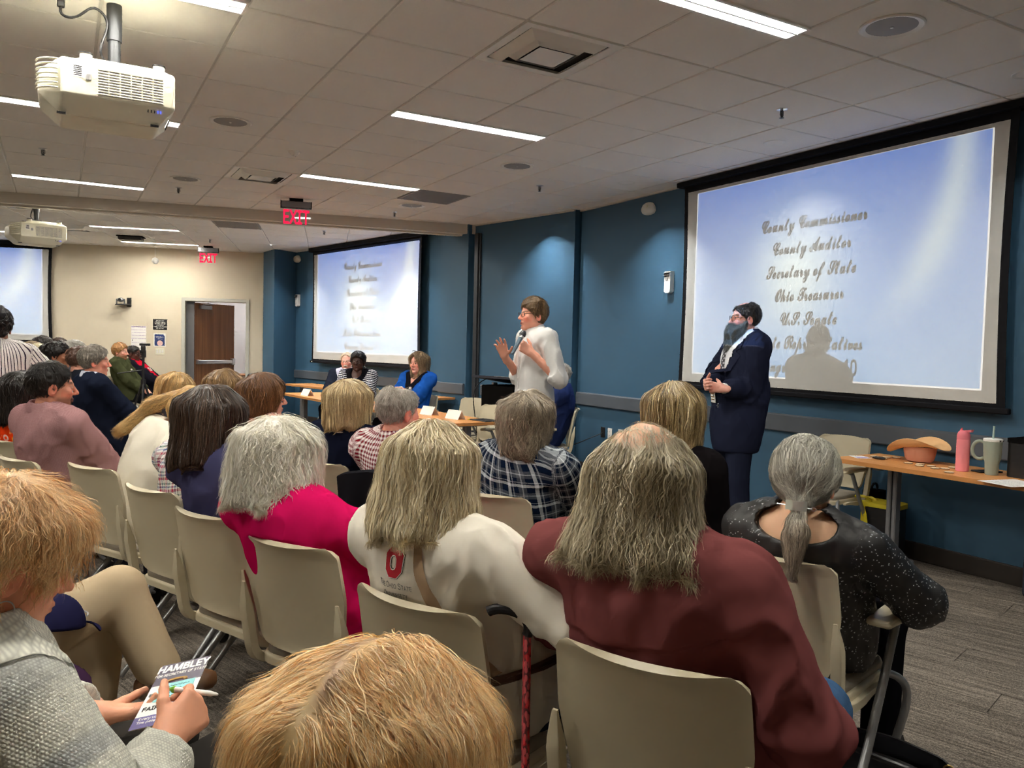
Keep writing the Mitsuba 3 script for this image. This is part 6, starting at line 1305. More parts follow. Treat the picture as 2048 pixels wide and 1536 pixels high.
# --- J: woman in the navy plaid shirt
J = person('woman with short wavy gray brown hair in a navy and white plaid shirt', SEAT['J'], 30, hd((1.713, 2.867, 1.119), 1.0), hyaw=8, hpitch=4, male=False, skin=(222, 172, 146), sw=.185, chest=(.175, .125), waist=(.18, .145), h=.014, hh=.0085, wrists=lap, poles=[(-.9, -.3, -.4), (.9, -.3, -.4)], handpose=LAPH, pelvis=(0, .06, .53), eyes=False, sh_drop=.042,
    legs=dict(color=(34, 38, 50), h=.016), shirts=[dict(bsdf='navy_plaid', inf=.018, arm_inf=.026, sleeve=1.9, h=.009, folds=.007, neck=.074, hem=.45)])
for z in (-.10, -.20):
    q = J['nk']+J['Rt']@np.array([-.01, -.3, z]); p_ = q[None].copy()
    for _ in range(40): p_ = p_+np.array([0, 1.0, 0])*np.clip(J['f_shirt'](p_)-.001, -.02, .03)[:, None]*.8
    add('button', J['W'](xf(trimesh.creation.cylinder(.0055, .003, sections=16), rotx(90), p_[0])), 'white_plastic', J['t'])
drape_hair(J, [(92, 80, 64), (132, 118, 98), (166, 152, 130), (194, 182, 160)], 20, hem=-.125, n=6000, L=.11, w=.0019, width=.102, depth=.108, back=-.035, wave=(.95, .05), h=.006, seg=9, stray=.25, lift=(.010, .018), taper_in=.18)
# --- K, M, N, O, P: the second row farther on
J = person('woman with a smooth blond bob in a navy sweater with a white collar', SEAT['K'], 32, hd((1.281, 3.919, 1.121), 1.0), hyaw=0, hpitch=2, male=False, skin=(222, 172, 146), sw=.18, chest=(.17, .125), waist=(.175, .14), h=.016, hh=.008, wrists=lap, handpose=LAPH, pelvis=(0, .06, .53), eyes=False, sh_drop=.042, legs=dict(color=(30, 32, 44), h=.018),
    shirts=[dict(color=(22, 26, 42), inf=.02, arm_inf=.026, sleeve=1.9, h=.011, folds=.005, neck=.07, hem=.46), dict(name='blouse', color=(226, 222, 212), inf=.012, sleeve=0, h=.012, hem=1.0-.25, folds=.001, collar=dict(r=.066, hgt=.035, color=(230, 226, 216), flare=.02))])
drape_hair(J, [(120, 96, 60), (164, 138, 96), (200, 178, 132), (224, 206, 166)], 21, hem=-.115, n=4200, L=.15, w=.0022, width=.118, depth=.115, wave=(.06, .1), h=.0075, seg=9, stray=.06, lift=(.005, .006), taper_in=.02)
J = person('balding gray haired man in a red and white checked shirt', SEAT['M'], 32, hd((1.388, 3.512, 1.12), 1.0), hyaw=-14, hpitch=2, skin=(218, 150, 128), flush=.6, sw=.195, chest=(.18, .13), waist=(.18, .15), h=.016, hh=.0085, wrists=lap, handpose=LAPH, pelvis=(0, .06, .54), eyes=False, sh_drop=.042, legs=dict(color=(60, 58, 60), h=.018),
    shirts=[dict(bsdf='gingham', inf=.018, arm_inf=.026, sleeve=1.9, h=.010, folds=.005, neck=.068, hem=.46, collar=dict(r=.067, hgt=.042, open_=.3))])
crop_hair(J, [(120, 112, 100), (160, 152, 140), (190, 184, 172), (212, 206, 196)], 22, n=4500, L=.03, thick=.008, h=.0065, bald=((0, .01, .138), (.052, .075, .045)), stray=.2, flow=away((0, .01, .13), k=.4))
rg_ = np.random.default_rng(4)
J = person('woman with short reddish brown hair in a leopard print top, face turned right', SEAT['N'], 25, hd((.981, 4.493, 1.124), 1.0), hyaw=-30, male=False, skin=(222, 168, 146), sw=.17, chest=(.165, .12), waist=(.165, .135), h=.017, hh=.0085, faceh=.006, wrists=lap, handpose=LAPH, pelvis=(0, .06, .53), eyes=True, legs=dict(color=(30, 30, 34), h=.02),
    shirts=[dict(bsdf='leopard', inf=.018, arm_inf=.024, sleeve=1.9, h=.012, folds=.005, neck=.085, hem=.46)])
drape_hair(J, [(62, 38, 22), (96, 62, 38), (128, 88, 56), (158, 116, 78)], 23, hem=-.085, n=3600, L=.11, w=.0024, width=.098, depth=.112, back=-.03, wave=(.2, .06), h=.0075, seg=8, stray=.15, face_cut=(.125, .088, .14), taper_in=.2, puff=.006)
J = person('woman with highlighted brown hair showing above the brown bob', SEAT['O'], 20, hd((.937, 5.439, 1.115), 1.0), hyaw=0, male=False, skin=(216, 166, 142), sw=.17, h=.018, hh=.009, wrists=lap, handpose=LAPH, pelvis=(0, .06, .53), eyes=False, legs=dict(color=(40, 40, 44), h=.022), shirts=[dict(color=(70, 66, 70), inf=.018, h=.016, folds=.003)])
drape_hair(J, [(92, 66, 40), (132, 100, 62), (172, 138, 92), (206, 176, 128)], 24, hem=-.14, n=2600, L=.15, w=.0028, h=.009, seg=8, wave=(.1, .1), stray=.08)
J = person('blonde woman mostly hidden behind the ponytail, face turned right', SEAT['P'], 15, hd((.711, 6.026, 1.064), 1.0), hyaw=-18, hpitch=14, male=False, skin=(222, 172, 146), sw=.17, h=.018, hh=.009, wrists=lap, handpose=LAPH, pelvis=(0, .06, .53), eyes=False, legs=dict(color=(40, 40, 44), h=.022), shirts=[dict(color=(60, 58, 62), inf=.018, h=.016, folds=.003)])
drape_hair(J, BLOND, 25, hem=-.15, n=2400, L=.15, w=.0028, h=.009, seg=8, wave=(.1, .1), stray=.1)
# --- L: woman with long streaked hair
J = person('woman with long streaked blond brown hair in front of the bearded man', SEAT['L'], 22, hd((2.02, 2.292, 1.185), 1.0), hyaw=4, hpitch=4, male=False, skin=(214, 160, 136), sw=.165, chest=(.155, .115), waist=(.155, .13), h=.016, hh=.0085, wrists=lap, handpose=LAPH, pelvis=(0, .06, .53), eyes=False, legs=dict(color=(22, 22, 26), h=.018), shirts=[dict(color=(24, 22, 24), inf=.018, arm_inf=.024, h=.012, folds=.005, sleeve=1.9)])
drape_hair(J, [(70, 54, 34), (128, 104, 66), (186, 164, 116), (222, 206, 164)], 26, hem=-.19, n=6500, L=.19, w=.0018, width=.106, depth=.108, back=-.03, wave=(.16, .08), h=.006, seg=11, stray=.10, lift=(.006, .009), crown=(-.02, -.01, .14))
# --- Q, R, S, U and heads behind them at the left
def dark_suit_front(color, shirt=(200, 204, 214), tie=None): return None
J = person('gray haired man in a navy suit seated in profile, papers on his lap', SEAT['Q'], 14, hd((.233, 7.23, 1.24), 1.0), hyaw=-12, hpitch=2, skin=(214, 146, 122), flush=.5, brow=(110, 96, 84), sw=.195, chest=(.18, .13), waist=(.18, .15), h=.018, hh=.007, faceh=.006, wrists=[(-.06, .34, .68), (.12, .36, .68)], handpose=LAPH, pelvis=(0, .06, .54),
    legs=dict(color=(26, 30, 44), h=.02), shirts=[dict(name='jacket', color=(28, 33, 48), inf=.026, arm_inf=.03, sleeve=1.9, h=.013, folds=.008, neck=.076, hem=.44, vneck=(-.30, .42)), dict(name='shirt', color=(196, 200, 212), inf=.012, sleeve=0, h=.014, hem=.7, folds=.001, collar=dict(r=.066, hgt=.042, open_=.25, color=(198, 202, 214)))])
crop_hair(J, [(76, 70, 62), (112, 104, 94), (146, 138, 126), (176, 168, 156)], 31, n=2600, L=.04, w=.0028, thick=.015, h=.008, wave=(.4, .03), stray=.3)
t = thing('papers', 'white papers on the lap of the man in the navy suit', 'paper'); add('sheets', xf(bx(-.13, .13, -.10, .10, 0, .006), rotz(20), (.66, 7.16, .668)), 'paper', t)
J = person('man with short brown hair in a dark jacket, seen from behind beyond the navy suit', SEAT['R'], 30, hd((.137, 7.859, 1.23), 1.0), hyaw=4, hpitch=4, skin=(206, 150, 128), sw=.19, h=.02, hh=.009, wrists=lap, handpose=LAPH, pelvis=(0, .06, .53), eyes=False, legs=dict(color=(30, 30, 34), h=.024), shirts=[dict(name='jacket', color=(30, 32, 40), inf=.022, h=.018, folds=.005, neck=.068)])
crop_hair(J, [(70, 46, 36), (92, 64, 52), (112, 82, 68)], 32, n=1500, L=.02, w=.0035, thick=.006, h=.01, nape=-.045)
J = person('man with thick white gray hair in the row before the third screen', (.15, 9.22), 10, hd((.115, 9.141, 1.265), 1.0), hyaw=5, skin=(210, 152, 130), sw=.19, h=.024, hh=.011, wrists=lap, handpose=LAPH, pelvis=(0, .06, .53), eyes=False, legs=dict(color=(50, 50, 54), h=.026), shirts=[dict(color=(70, 74, 84), inf=.018, h=.022, folds=.004)])
crop_hair(J, [(130, 126, 118), (170, 166, 156), (204, 200, 190)], 33, n=1300, L=.05, w=.005, thick=.02, h=.011, stray=.3)
chair(.15, 9.22, 10, 'beige chair under the man with thick white gray hair')
J = person('young man with dark curly hair in a knot, face turned toward the panel', SEAT['S'], 5, hd((-.027, 8.415, 1.258), 1.0), hyaw=-22, skin=(150, 96, 68), lips=(120, 66, 58), brow=(24, 18, 16), flush=.15, sw=.18, h=.02, hh=.008, faceh=.007, wrists=lap, handpose=LAPH, pelvis=(0, .06, .53), iris=(30, 20, 16), legs=dict(color=(40, 40, 44), h=.024), shirts=[dict(color=(38, 38, 42), inf=.018, h=.018, folds=.004)])
crop_hair(J, [(12, 10, 10), (22, 17, 16), (36, 28, 26)], 34, n=1500, L=.04, w=.004, thick=.014, h=.009, wave=(.6, .02), stray=.3)
kn = trimesh.creation.icosphere(3, .052); kn.vertices += (vnoise(np.array(kn.vertices)*60)-.5)[:, None]*.02; add('hair_knot', xf(xf(kn, None, (0, -.115, .055)), *J['hw']), 'hair', J['t'], smooth=True, color=np.tile(lin(22, 18, 17), (len(kn.vertices), 1)))
for i, (pos, pal, ang, lab, kw) in enumerate([((-.191, 8.853, 1.232), [(190, 178, 140), (218, 208, 172), (236, 228, 200)], 5, 'older person with thin white blond hair left of the young man', dict(thick=.010)), ((-.173, 10.228, 1.30), DARK, 0, 'person with black hair, only the top of the head showing below the third screen', dict(thick=.016)),
        ((-.019, 10.601, 1.286), [(40, 26, 20), (62, 42, 32), (84, 60, 46)], -55, 'person with swept brown hair and a bare forehead below the screen corner', dict(thick=.014)), ((-.266, 9.818, 1.245), [(110, 92, 66), (140, 120, 90), (166, 146, 112)], 0, 'person with light brown hair at the left edge of the seated group', dict(thick=.014))]):
    sx_ = (pos[0]-.02, pos[1]+.03)
    J = person(lab, sx_, 8 if ang > -20 else ang, pos, hyaw=0, skin=(212, 152, 130), sw=.18, h=.026, hh=.011, wrists=lap, handpose=LAPH, pelvis=(0, .02, .53), eyes=ang < -20, legs=dict(color=(50, 50, 56), h=.028), shirts=[dict(color=[(150, 150, 154), (60, 60, 66), (90, 84, 80), (120, 110, 100)][i], inf=.018, h=.024, folds=.004)], shoes=None)
    crop_hair(J, pal, 35+i, n=1100, L=.045, w=.005, h=.011, stray=.2, **kw)
    if i: chair(*sx_, 8 if ang > -20 else ang, ['', 'beige chair under the black haired person below the third screen', 'beige chair under the person with swept brown hair', 'beige chair under the person with light brown hair'][i])
# --- V, W: the two men by the door
J = person('young man with red blond hair and beard in an olive jacket by the cream wall', SEAT['V'], -24, hd((.786, 13.595, 1.218), 1.0), hyaw=-6, hpitch=2, skin=(226, 168, 144), brow=(150, 104, 68), stubble=.8, flush=.4, sw=.20, chest=(.18, .13), h=.022, hh=.008, faceh=.007, wrists=[(-.02, .30, .62), (.16, .34, .62)], handpose=LAPH, pelvis=(0, .10, .52), legs=dict(color=(22, 22, 26), h=.024), hs=1.05,
    shirts=[dict(name='jacket', color=(64, 68, 46), inf=.028, arm_inf=.034, sleeve=1.85, h=.017, folds=.010, neck=.072, hem=.44, collar=dict(r=.07, hgt=.05, color=(44, 48, 40)))])
crop_hair(J, [(140, 92, 48), (190, 138, 84), (220, 172, 114)], 41, n=1500, L=.045, w=.004, thick=.016, h=.010, stray=.3, nape=-.06)
add('name_patch', J['W'](xf(bx(-.03, .03, -.002, .004, -.012, .012), None, J['che']+np.array([.07, .158, .06]))), 'white_plastic', J['t'])
J = person('man in glasses with a red printed shirt and dark jacket, leaning back by the door', SEAT['W'], -22, hd((.999, 14.048, 1.182), 1.0), hyaw=-4, hpitch=4, skin=(84, 52, 42), lips=(90, 48, 44), brow=(16, 12, 12), flush=.1, sw=.21, chest=(.20, .15), waist=(.20, .17), h=.022, hh=.008, faceh=.007, wrists=[(.02, .36, .66), (.14, .40, .64)], handpose=LAPH, pelvis=(.05, .16, .52), legs=dict(color=(18, 18, 22), h=.024), hs=1.05, iris=(20, 14, 12),
    knees=[(-.05, .58, .54), (.22, .56, .58)], ankles=[(-.02, .62, .10), (.20, .80, .22)], shirts=[dict(name='jacket', color=(26, 26, 34), inf=.034, arm_inf=.03, sleeve=1.9, h=.017, folds=.008, neck=.072, hem=.44, vneck=(-.60, .30)), dict(name='shirt', color=(190, 26, 48), inf=.016, sleeve=0, h=.018, hem=.46, folds=.004)])
crop_hair(J, DARK, 42, n=900, L=.015, w=.004, thick=.006, h=.010); glasses_mesh(J, r=(.026, .018), th=.003)
q = J['che']+np.array([0, .3, .05]); fq = J['f_shirt']; add('print', project(J, fq, text_shape('TOUR', .05, bold=3, sx=.8), q, (-1, 0, 0), (0, 0, 1), (0, -1, 0), off=.003, edge=.02), 'print_pale', J['t'])
# --- standing woman at the left edge
J = person('person standing at the left edge in a white shirt with dark stripes and navy trousers', (-.33, 5.80), 95, (-.36, 5.86, 1.485), hyaw=-8, male=False, stand=True, skin=(150, 100, 76), sw=.175, chest=(.165, .12), waist=(.145, .115), hips=(.17, .13), h=.017, hh=.008, eyes=False, wrists=[(-.10, .24, 1.02), (.17, .20, 1.0)], poles=[(-.7, -.6, -.5), (.8, -.6, -.4)], handpose=LAPH, pelvis=(0, 0, .86),
    legs=dict(color=(26, 30, 46), h=.018), shirts=[dict(bsdf='pin_stripe', inf=.020, arm_inf=.026, sleeve=1.9, h=.010, folds=.008, neck=.066, hem=.86, collar=dict(r=.062, hgt=.035))])
crop_hair(J, [(12, 9, 9), (24, 18, 17), (40, 30, 28)], 43, n=2600, L=.05, w=.0028, thick=.016, h=.008, wave=(.5, .02), stray=.35, nape=-.10)
kn = trimesh.creation.icosphere(3, .062); kn.vertices += (vnoise(np.array(kn.vertices)*50)-.5)[:, None]*.022; add('hair_bun', xf(xf(kn, None, (0, -.10, .085)), *J['hw']), 'hair', J['t'], smooth=True, color=np.tile(lin(20, 16, 15), (len(kn.vertices), 1)))
add('curl', xf(tube([(.085+.012*math.sin(a*1.3), -.06+.006*math.cos(a), .02-.010*a) for a in np.linspace(0, 12, 40)], .0022, 6), *J['hw']), 'hair', J['t'], color=None) if 0 else None
# --- speaker
mt, mb = np.array([2.985, 5.085, 1.553]), np.array([2.880, 5.065, 1.39])
J = person('man in glasses and a white shirt with rolled sleeves speaking into a microphone', (3.16, 5.20), 176, (3.15, 5.235, 1.685), hyaw=-2, hpitch=-2, stand=True, skin=(222, 160, 136), lips=(176, 92, 86), brow=(104, 76, 52), flush=.45, sw=.185, chest=(.165, .115), waist=(.155, .115), hips=(.165, .12), h=.014, hh=.0055, faceh=.004, bh=.012, hand_h=.0032, wworld=True,
    wrists=[(3.035, 5.05, 1.402), (2.915, 5.24, 1.372)], elbows=[(3.19, 4.93, 1.16), (3.04, 5.32, 1.19)], arm=(.31, .275), pelvis=(0, 0, .95), iris=(60, 70, 60),
    handpose=[dict(curl=(78, 82, 84, 86), thumb=55, F=(.35, .55, .45), N=(.55, .25, .35)), dict(curl=(14, 10, 14, 20), thumb=12, spread=1.8, F=(-.25, .45, .85), N=(-.75, .6, -.1))],
    legs=dict(color=(24, 24, 30), h=.016), shirts=[dict(color=(206, 206, 204), inf=.017, arm_inf=.022, sleeve=1.16, h=.0085, folds=.009, neck=.066, tone=.04, hem=1.03, collar=dict(r=.064, hgt=.042, open_=.5, color=(214, 214, 214), point=.03))])
crop_hair(J, [(58, 42, 28), (88, 66, 44), (118, 92, 62), (142, 114, 80)], 51, n=4200, L=.06, w=.0017, thick=.013, top=.010, h=.006, front=(.076, .050), nape=-.078, stray=.2, crown=(.02, -.06, .13)); glasses_mesh(J, th=.0017)
add('belt', J['W'](surf(lambda p: smax(ell(p, J['pel']+[0, 0, .11], (.163, .128, .2)), np.abs(p[:, 2]-1.035)-.018, .004), (-.2, -.2, .98), (.2, .2, 1.09), .009)), 'leather_black', J['t'])
sb = J['f_shirt']
bt = []
for z in (-.10, -.18, -.26, -.34):
    p_ = (J['nk']+np.array([0, .3, z]))[None].copy()
    for _ in range(40): p_ = p_-np.array([0, 1.0, 0])*np.clip(sb(p_)-.001, -.02, .03)[:, None]*.8
    bt.append(p_[0]); add('button', J['W'](xf(trimesh.creation.cylinder(.005, .003, sections=14), rotx(90), p_[0])), 'white_plastic', J['t'])
add('placket', project(J, sb, [sbox(-.016, -.42, .016, -.06)], J['nk']+np.array([0, .3, 0]), (1, 0, 0), (0, 0, 1), (0, -1, 0), off=.0015, edge=.012), mat('shirt_placket', (200, 200, 200), .85), J['t'])
t = thing('microphone', 'gray handheld microphone with a dark grille in the speaker’s fist', 'microphone'); md = (mt-mb)/np.linalg.norm(mt-mb); B = frame3(md, (0, 0, 1))
mat('mic_gray', (96, 116, 130), .35, .3); place = lambda m: xf(m, B@rotx(-90), mb)
add('body', place(lathe([(0, 0), (.011, 0), (.013, .01), (.0165, .12), (.019, .145), (0, .145)], 24)), 'mic_gray', t); add('collar', place(lathe([(0, .142), (.021, .142), (.023, .148), (.023, .158), (0, .158)], 24)), 'chrome', t); add('grille', place(lathe([(0, .156), (.022, .158), (.026, .172), (.025, .188), (.016, .203), (0, .207)], 24)), 'dark_metal', t)
# --- bearded man
J = person('man with a long dark beard and glasses in a navy suit before the large screen', (4.40, 4.31), 158, (4.41, 4.275, 1.690), hyaw=-4, hpitch=0, stand=True, skin=(222, 164, 146), lips=(150, 96, 92), brow=(44, 38, 36), flush=.4, sw=.205, chest=(.195, .15), waist=(.20, .175), hips=(.19, .16), h=.015, hh=.0055, faceh=.0042, hand_h=.0034, wworld=True,
    wrists=[(4.075, 4.145, 1.185), (4.04, 4.25, 1.195)], elbows=[(4.43, 4.15, 1.13), (4.36, 4.52, 1.15)], arm=(.32, .275), pelvis=(0, 0, .93), handpose=[dict(curl=(68, 72, 74, 76), thumb=35, F=(.75, .6, .05), N=(.3, -.75, -.3)), dict(curl=(66, 70, 72, 74), thumb=35, F=(-.8, .5, .15), N=(-.2, -.85, .1))],
    legs=dict(color=(34, 38, 54), h=.015, inf=.026, folds=.008), sh_drop=.062,
    shirts=[dict(name='jacket', color=(36, 40, 58), inf=.030, arm_inf=.034, sleeve=1.90, h=.009, folds=.008, neck=.080, tone=.05, hem=.70, vneck=(-.46, .30), extra=lambda p, d, J_: smin(d, smax(ell(p, J_['pel']+[0, -.0, -.05], (.225, .185, .34)), smax(.70-p[:, 2], p[:, 2]-1.0, .01), .02), .04)),
        dict(name='shirt', color=(222, 226, 230), inf=.018, sleeve=0, h=.012, hem=1.0, folds=.001, neck=.064, collar=dict(r=.070, hgt=.045, open_=.2, color=(226, 230, 234), point=.03))])
for e_, w_ in ((J['eL'], J['wL']), (J['eR'], J['wR'])): add('cuff', J['W'](tube([e_+(w_-e_)*.86, e_+(w_-e_)*.94], .0375, 18)), 'paper', J['t'])
fj, fsx = J['f_jacket'], J['f_shirt']; nk = J['nk']
def facing(f, q):
    p_ = np.atleast_2d(np.array(q, float)).copy()
    for _ in range(40): p_ = p_-np.array([0, 1.0, 0])*np.clip(f(p_)-.002, -.02, .03)[:, None]*.8
    return p_
zt = np.linspace(-.06, -.52, 30); cen = facing(fsx, np.stack([nk[0]+0*zt, nk[1]+.35+0*zt, nk[2]+zt], 1)); tw = np.interp(zt, [-.52, -.1, -.06], [.046, .026, .02])
def t_tie(p, n, uv):
    a = uv.x+uv.y; b = uv.x-uv.y; r = dr.abs(dr.sin(a*90))*dr.abs(dr.sin(b*90)); return blend((44, 46, 52), (176, 178, 186), smoothstep(.35, .75, r))
mat('tie_pattern', tex=mikit.proc(t_tie), rough=.4)
G = np.stack([np.stack([cen[:, 0]+s*tw, cen[:, 1]+.006-.010*abs(s)**2, cen[:, 2]], 1) for s in np.linspace(-1, 1, 7)]); tm = sheet(G, .003); uvt = np.array(tm.vertices)[:, [0, 2]]; add('tie', J['W'](tm), 'tie_pattern', J['t'], smooth=True, uv=uvt)
for s in (-1, 1):       # lapels with a notch
    zz = np.linspace(.015, -.44, 34); inner = .30*(zz+.46)+.002; inner = np.minimum(inner, .075); wdt = np.interp(zz, [-.44, -.18, -.125, -.12, -.095, -.09, .015], [.012, .078, .088, .060, .060, .085, .055]); rows_ = []
    for k in np.linspace(0, 1, 6):
        x = nk[0]+s*(inner+wdt*k); pt = facing(fj, np.stack([x, nk[1]+.35+0*zz, nk[2]+zz], 1)); rows_.append(pt+np.array([0, .005, 0]))
    lm = sheet(np.stack(rows_), .006); add('lapel', J['W'](lm), 'cloth', J['t'], smooth=40, color=None) if 0 else add('lapel', J['W'](lm), 'cloth', J['t'], smooth=True, color=np.tile(lin(38, 42, 60), (len(lm.vertices), 1)))
pk = facing(fj, [(nk[0]-.13+.02*i, nk[1]+.4, nk[2]-.50-.012*i) for i in range(8)]); 
add('name_badge', J['W'](xf(bx(-.04, .04, -.003, .003, -.05, .05, .002), rotx(-8), cen[22]+np.array([.0, .022, -.03]))), 'paper', J['t']); add('badge_print', J['W'](xf(cat_([bx(-.03, .03, .0032, .0042, z, z+.008) for z in (-.03, -.01, .012)]), rotx(-8), cen[22]+np.array([.0, .022, -.03]))), 'gold', J['t'])
fl_pts = np.array([(nk[0]-s, 0, 0) for s in (0,)])
sid = [(J['pel'][0]-.30, J['pel'][1]+.02+.02*i, .93) for i in range(7)]
crop_hair(J, [(20, 18, 18), (34, 30, 28), (52, 46, 42), (84, 76, 68)], 52, n=3800, L=.035, w=.0018, thick=.008, h=.006, bald=((0, .035, .135), (.055, .075, .05)), nape=-.07, stray=.2, flow=away((0, .03, .13), k=.5), side=.006)
rgt = np.random.default_rng(3)
def beard(J, pal, seed, n=6000, long=True):
    def f(p):
        d = ell(p, (0, .068, -.085), (.064, .052, .050)); s_ = np.stack([np.abs(p[:, 0]), p[:, 1], p[:, 2]], 1); d = smin(d, cone(s_, (.066, .010, -.020), (.050, .050, -.085), .012, .028), .03)
        if long: d = smin(d, cone(p, (0, .085, -.11), (0, .105, -.235), .062, .042, side=(1, 0, 0), flat=.8), .03)
        d = smin(d, cone(s_, (.004, .105, -.043), (.030, .088, -.066), .009, .010), .012); d = smax(d, -ell(p, (0, .125, -.0625), (.017, .03, .005)), .004)
        d = smax(d, -cone(s_, (.036, .085, -.026), (.05, .055, -.025), .026, .02), .01); d = smax(d, p[:, 2]-.0, .01)
        return d+.006*(meshkit.noise(p*np.array([60, 60, 30.0]), seed)-.5)*2
    fl = lambda p: np.stack([p[:, 0]*1.5, .35+0*p[:, 0], -1+0*p[:, 0]], 1)
    add_hair(J['t'], f, ((-.11, -.05, -.33), (.11, .18, .03)), .0055, fl, n, .055, .0015, 7, pal, J['hw'], seed, shell_dark=.7, wave=(1.0, .020), lift=(.010, .022), stray=.55, name='beard')
beard(J, [(44, 46, 46), (74, 78, 76), (112, 116, 112), (156, 158, 152)], 53, n=8000); glasses_mesh(J, r=(.026, .020), th=.0018)
# --- man in the blue suit behind the speaker
J = person('white haired man in a blue suit seated behind the speaker, facing away', SEAT['suit'] and (4.28, 6.72), 146, hd((4.317, 6.627, 1.164), 1.0), hyaw=6, hpitch=6, skin=(222, 150, 134), flush=.6, brow=(170, 160, 150), sw=.20, chest=(.185, .135), waist=(.185, .155), h=.018, hh=.007, faceh=.006, wrists=[(-.1, .36, .68), (.1, .36, .68)], handpose=LAPH, pelvis=(0, .06, .53), legs=dict(color=(30, 38, 66), h=.02),
    shirts=[dict(name='jacket', color=(38, 50, 92), inf=.028, arm_inf=.032, sleeve=1.9, h=.012, folds=.009, neck=.074, hem=.42), dict(name='shirt', color=(214, 216, 222), inf=.010, sleeve=0, h=.016, hem=.8, folds=.001, collar=dict(r=.066, hgt=.05, open_=.2, color=(216, 218, 224)))])
crop_hair(J, [(150, 142, 130), (186, 178, 166), (214, 208, 198)], 54, n=1800, L=.035, w=.003, thick=.010, h=.009); glasses_mesh(J)
# --- the panel
def seated_panel(lab, key, face, pos, k, **kw): return person(lab, SEAT[key], face, hd(pos, k), hs=1.04, h=.018, hh=.007, faceh=.0055, pelvis=(0, .04, .53), handpose=LAPH, hand_h=.006, **kw)
J = seated_panel('woman with wavy brown blond hair in a bright blue blazer seated on the panel', 'panelA', 206, (3.676, 8.723, 1.218), 1.0, hyaw=4, male=False, skin=(226, 166, 146), lips=(176, 70, 72), brow=(96, 70, 50), flush=.35, sw=.185, chest=(.165, .125), waist=(.16, .135), wrists=[(-.06, .30, .70), (.10, .28, .70)], legs=dict(color=(26, 26, 32), h=.022),
    shirts=[dict(name='blazer', color=(32, 84, 168), inf=.026, arm_inf=.03, sleeve=1.9, h=.012, folds=.008, neck=.078, hem=.46, vneck=(-.34, .42)), dict(name='blouse', color=(22, 22, 28), inf=.014, sleeve=0, h=.012, hem=.5, folds=.002, vneck=(-.15, .6))])
drape_hair(J, [(70, 54, 40), (112, 90, 66), (158, 134, 100), (196, 176, 138)], 61, hem=-.155, n=3600, L=.15, w=.0024, width=.105, depth=.095, back=-.035, wave=(.45, .06), h=.008, seg=9, stray=.18, face_cut=(.115, .066, .15), lift=(.008, .014))
p_ = (J['nk']+np.array([.10, .3, -.17]))[None].copy(); fq = J['f_blazer']
for _ in range(40): p_ = p_-np.array([0, 1.0, 0])*np.clip(fq(p_)-.002, -.02, .03)[:, None]*.8
add('round_badge', J['W'](xf(trimesh.creation.cylinder(.038, .006, sections=32), rotx(80), p_[0])), 'white_plastic', J['t']); add('badge_print', J['W'](xf(bx(-.02, .02, .003, .0045, -.008, .006), rotx(-10), p_[0])), 'flyer_blue', J['t'])
gl_ = tube([(.058*math.cos(a), .03+.02*math.sin(a)*0, .135+.012*math.sin(a*2)) for a in np.linspace(0, math.pi, 20)], .003, 6); add('raised_glasses', xf(gl_, *J['hw']), 'glasses', J['t'])
J = seated_panel('woman in glasses with short dark hair and a navy and white striped cardigan', 'panelB', 232, (3.155, 9.366, 1.212), 1.09, hyaw=6, male=False, skin=(74, 46, 38), lips=(96, 50, 50), brow=(16, 12, 12), flush=.1, iris=(20, 14, 12), sw=.19, chest=(.175, .14), waist=(.18, .15), wrists=[(-.10, .28, .72), (.12, .26, .70)], legs=dict(color=(22, 22, 28), h=.022),
    shirts=[dict(name='cardigan', bsdf='cardigan_stripe', inf=.024, arm_inf=.03, sleeve=1.85, h=.012, folds=.005, neck=.078, hem=.46, vneck=(-.42, .36)), dict(name='top', color=(20, 20, 24), inf=.012, sleeve=0, h=.014, hem=.5, folds=.002, scoop=((0, .10, -.02), (.075, .12, .085)))])
crop_hair(J, [(12, 10, 12), (28, 24, 28), (48, 42, 46)], 62, n=1800, L=.05, w=.003, thick=.020, h=.009, front=(.085, .045), wave=(.3, .03), stray=.25, nape=-.07); glasses_mesh(J, r=(.028, .021), th=.0022)
add('necklace', J['W'](tube([J['nk']+np.array([.075*math.cos(a), .055+.075*math.sin(a), -.045-.035*math.sin(a)]) for a in np.linspace(-.3, math.pi+.3, 24)], .006, 8)), 'white_plastic', J['t'])
add('earring', xf(cat_([xf(trimesh.creation.icosphere(2, .008), None, (s*.088, 0, -.055)) for s in (-1, 1)]), *J['hw']), 'white_plastic', J['t'])
J = seated_panel('older man with white hair and a white moustache in a dark suit and lavender tie', 'panelC', 232, (3.319, 10.308, 1.187), 1.07, hyaw=6, skin=(226, 164, 144), lips=(190, 150, 140), brow=(190, 180, 168), flush=.5, sw=.195, wrists=[(-.10, .32, .70), (.10, .32, .70)], legs=dict(color=(26, 28, 36), h=.022),
    shirts=[dict(name='jacket', color=(32, 36, 48), inf=.026, arm_inf=.03, sleeve=1.9, h=.014, folds=.007, neck=.076, hem=.46, vneck=(-.36, .40)), dict(name='shirt', color=(186, 186, 208), inf=.014, sleeve=0, h=.014, hem=.5, folds=.002, collar=dict(r=.068, hgt=.042, open_=.25, color=(192, 192, 212), point=.02))])
crop_hair(J, [(196, 172, 140), (222, 204, 180), (238, 228, 212)], 63, n=1300, L=.03, w=.004, thick=.009, h=.010, front=(.055, .075)); glasses_mesh(J, r=(.025, .016))
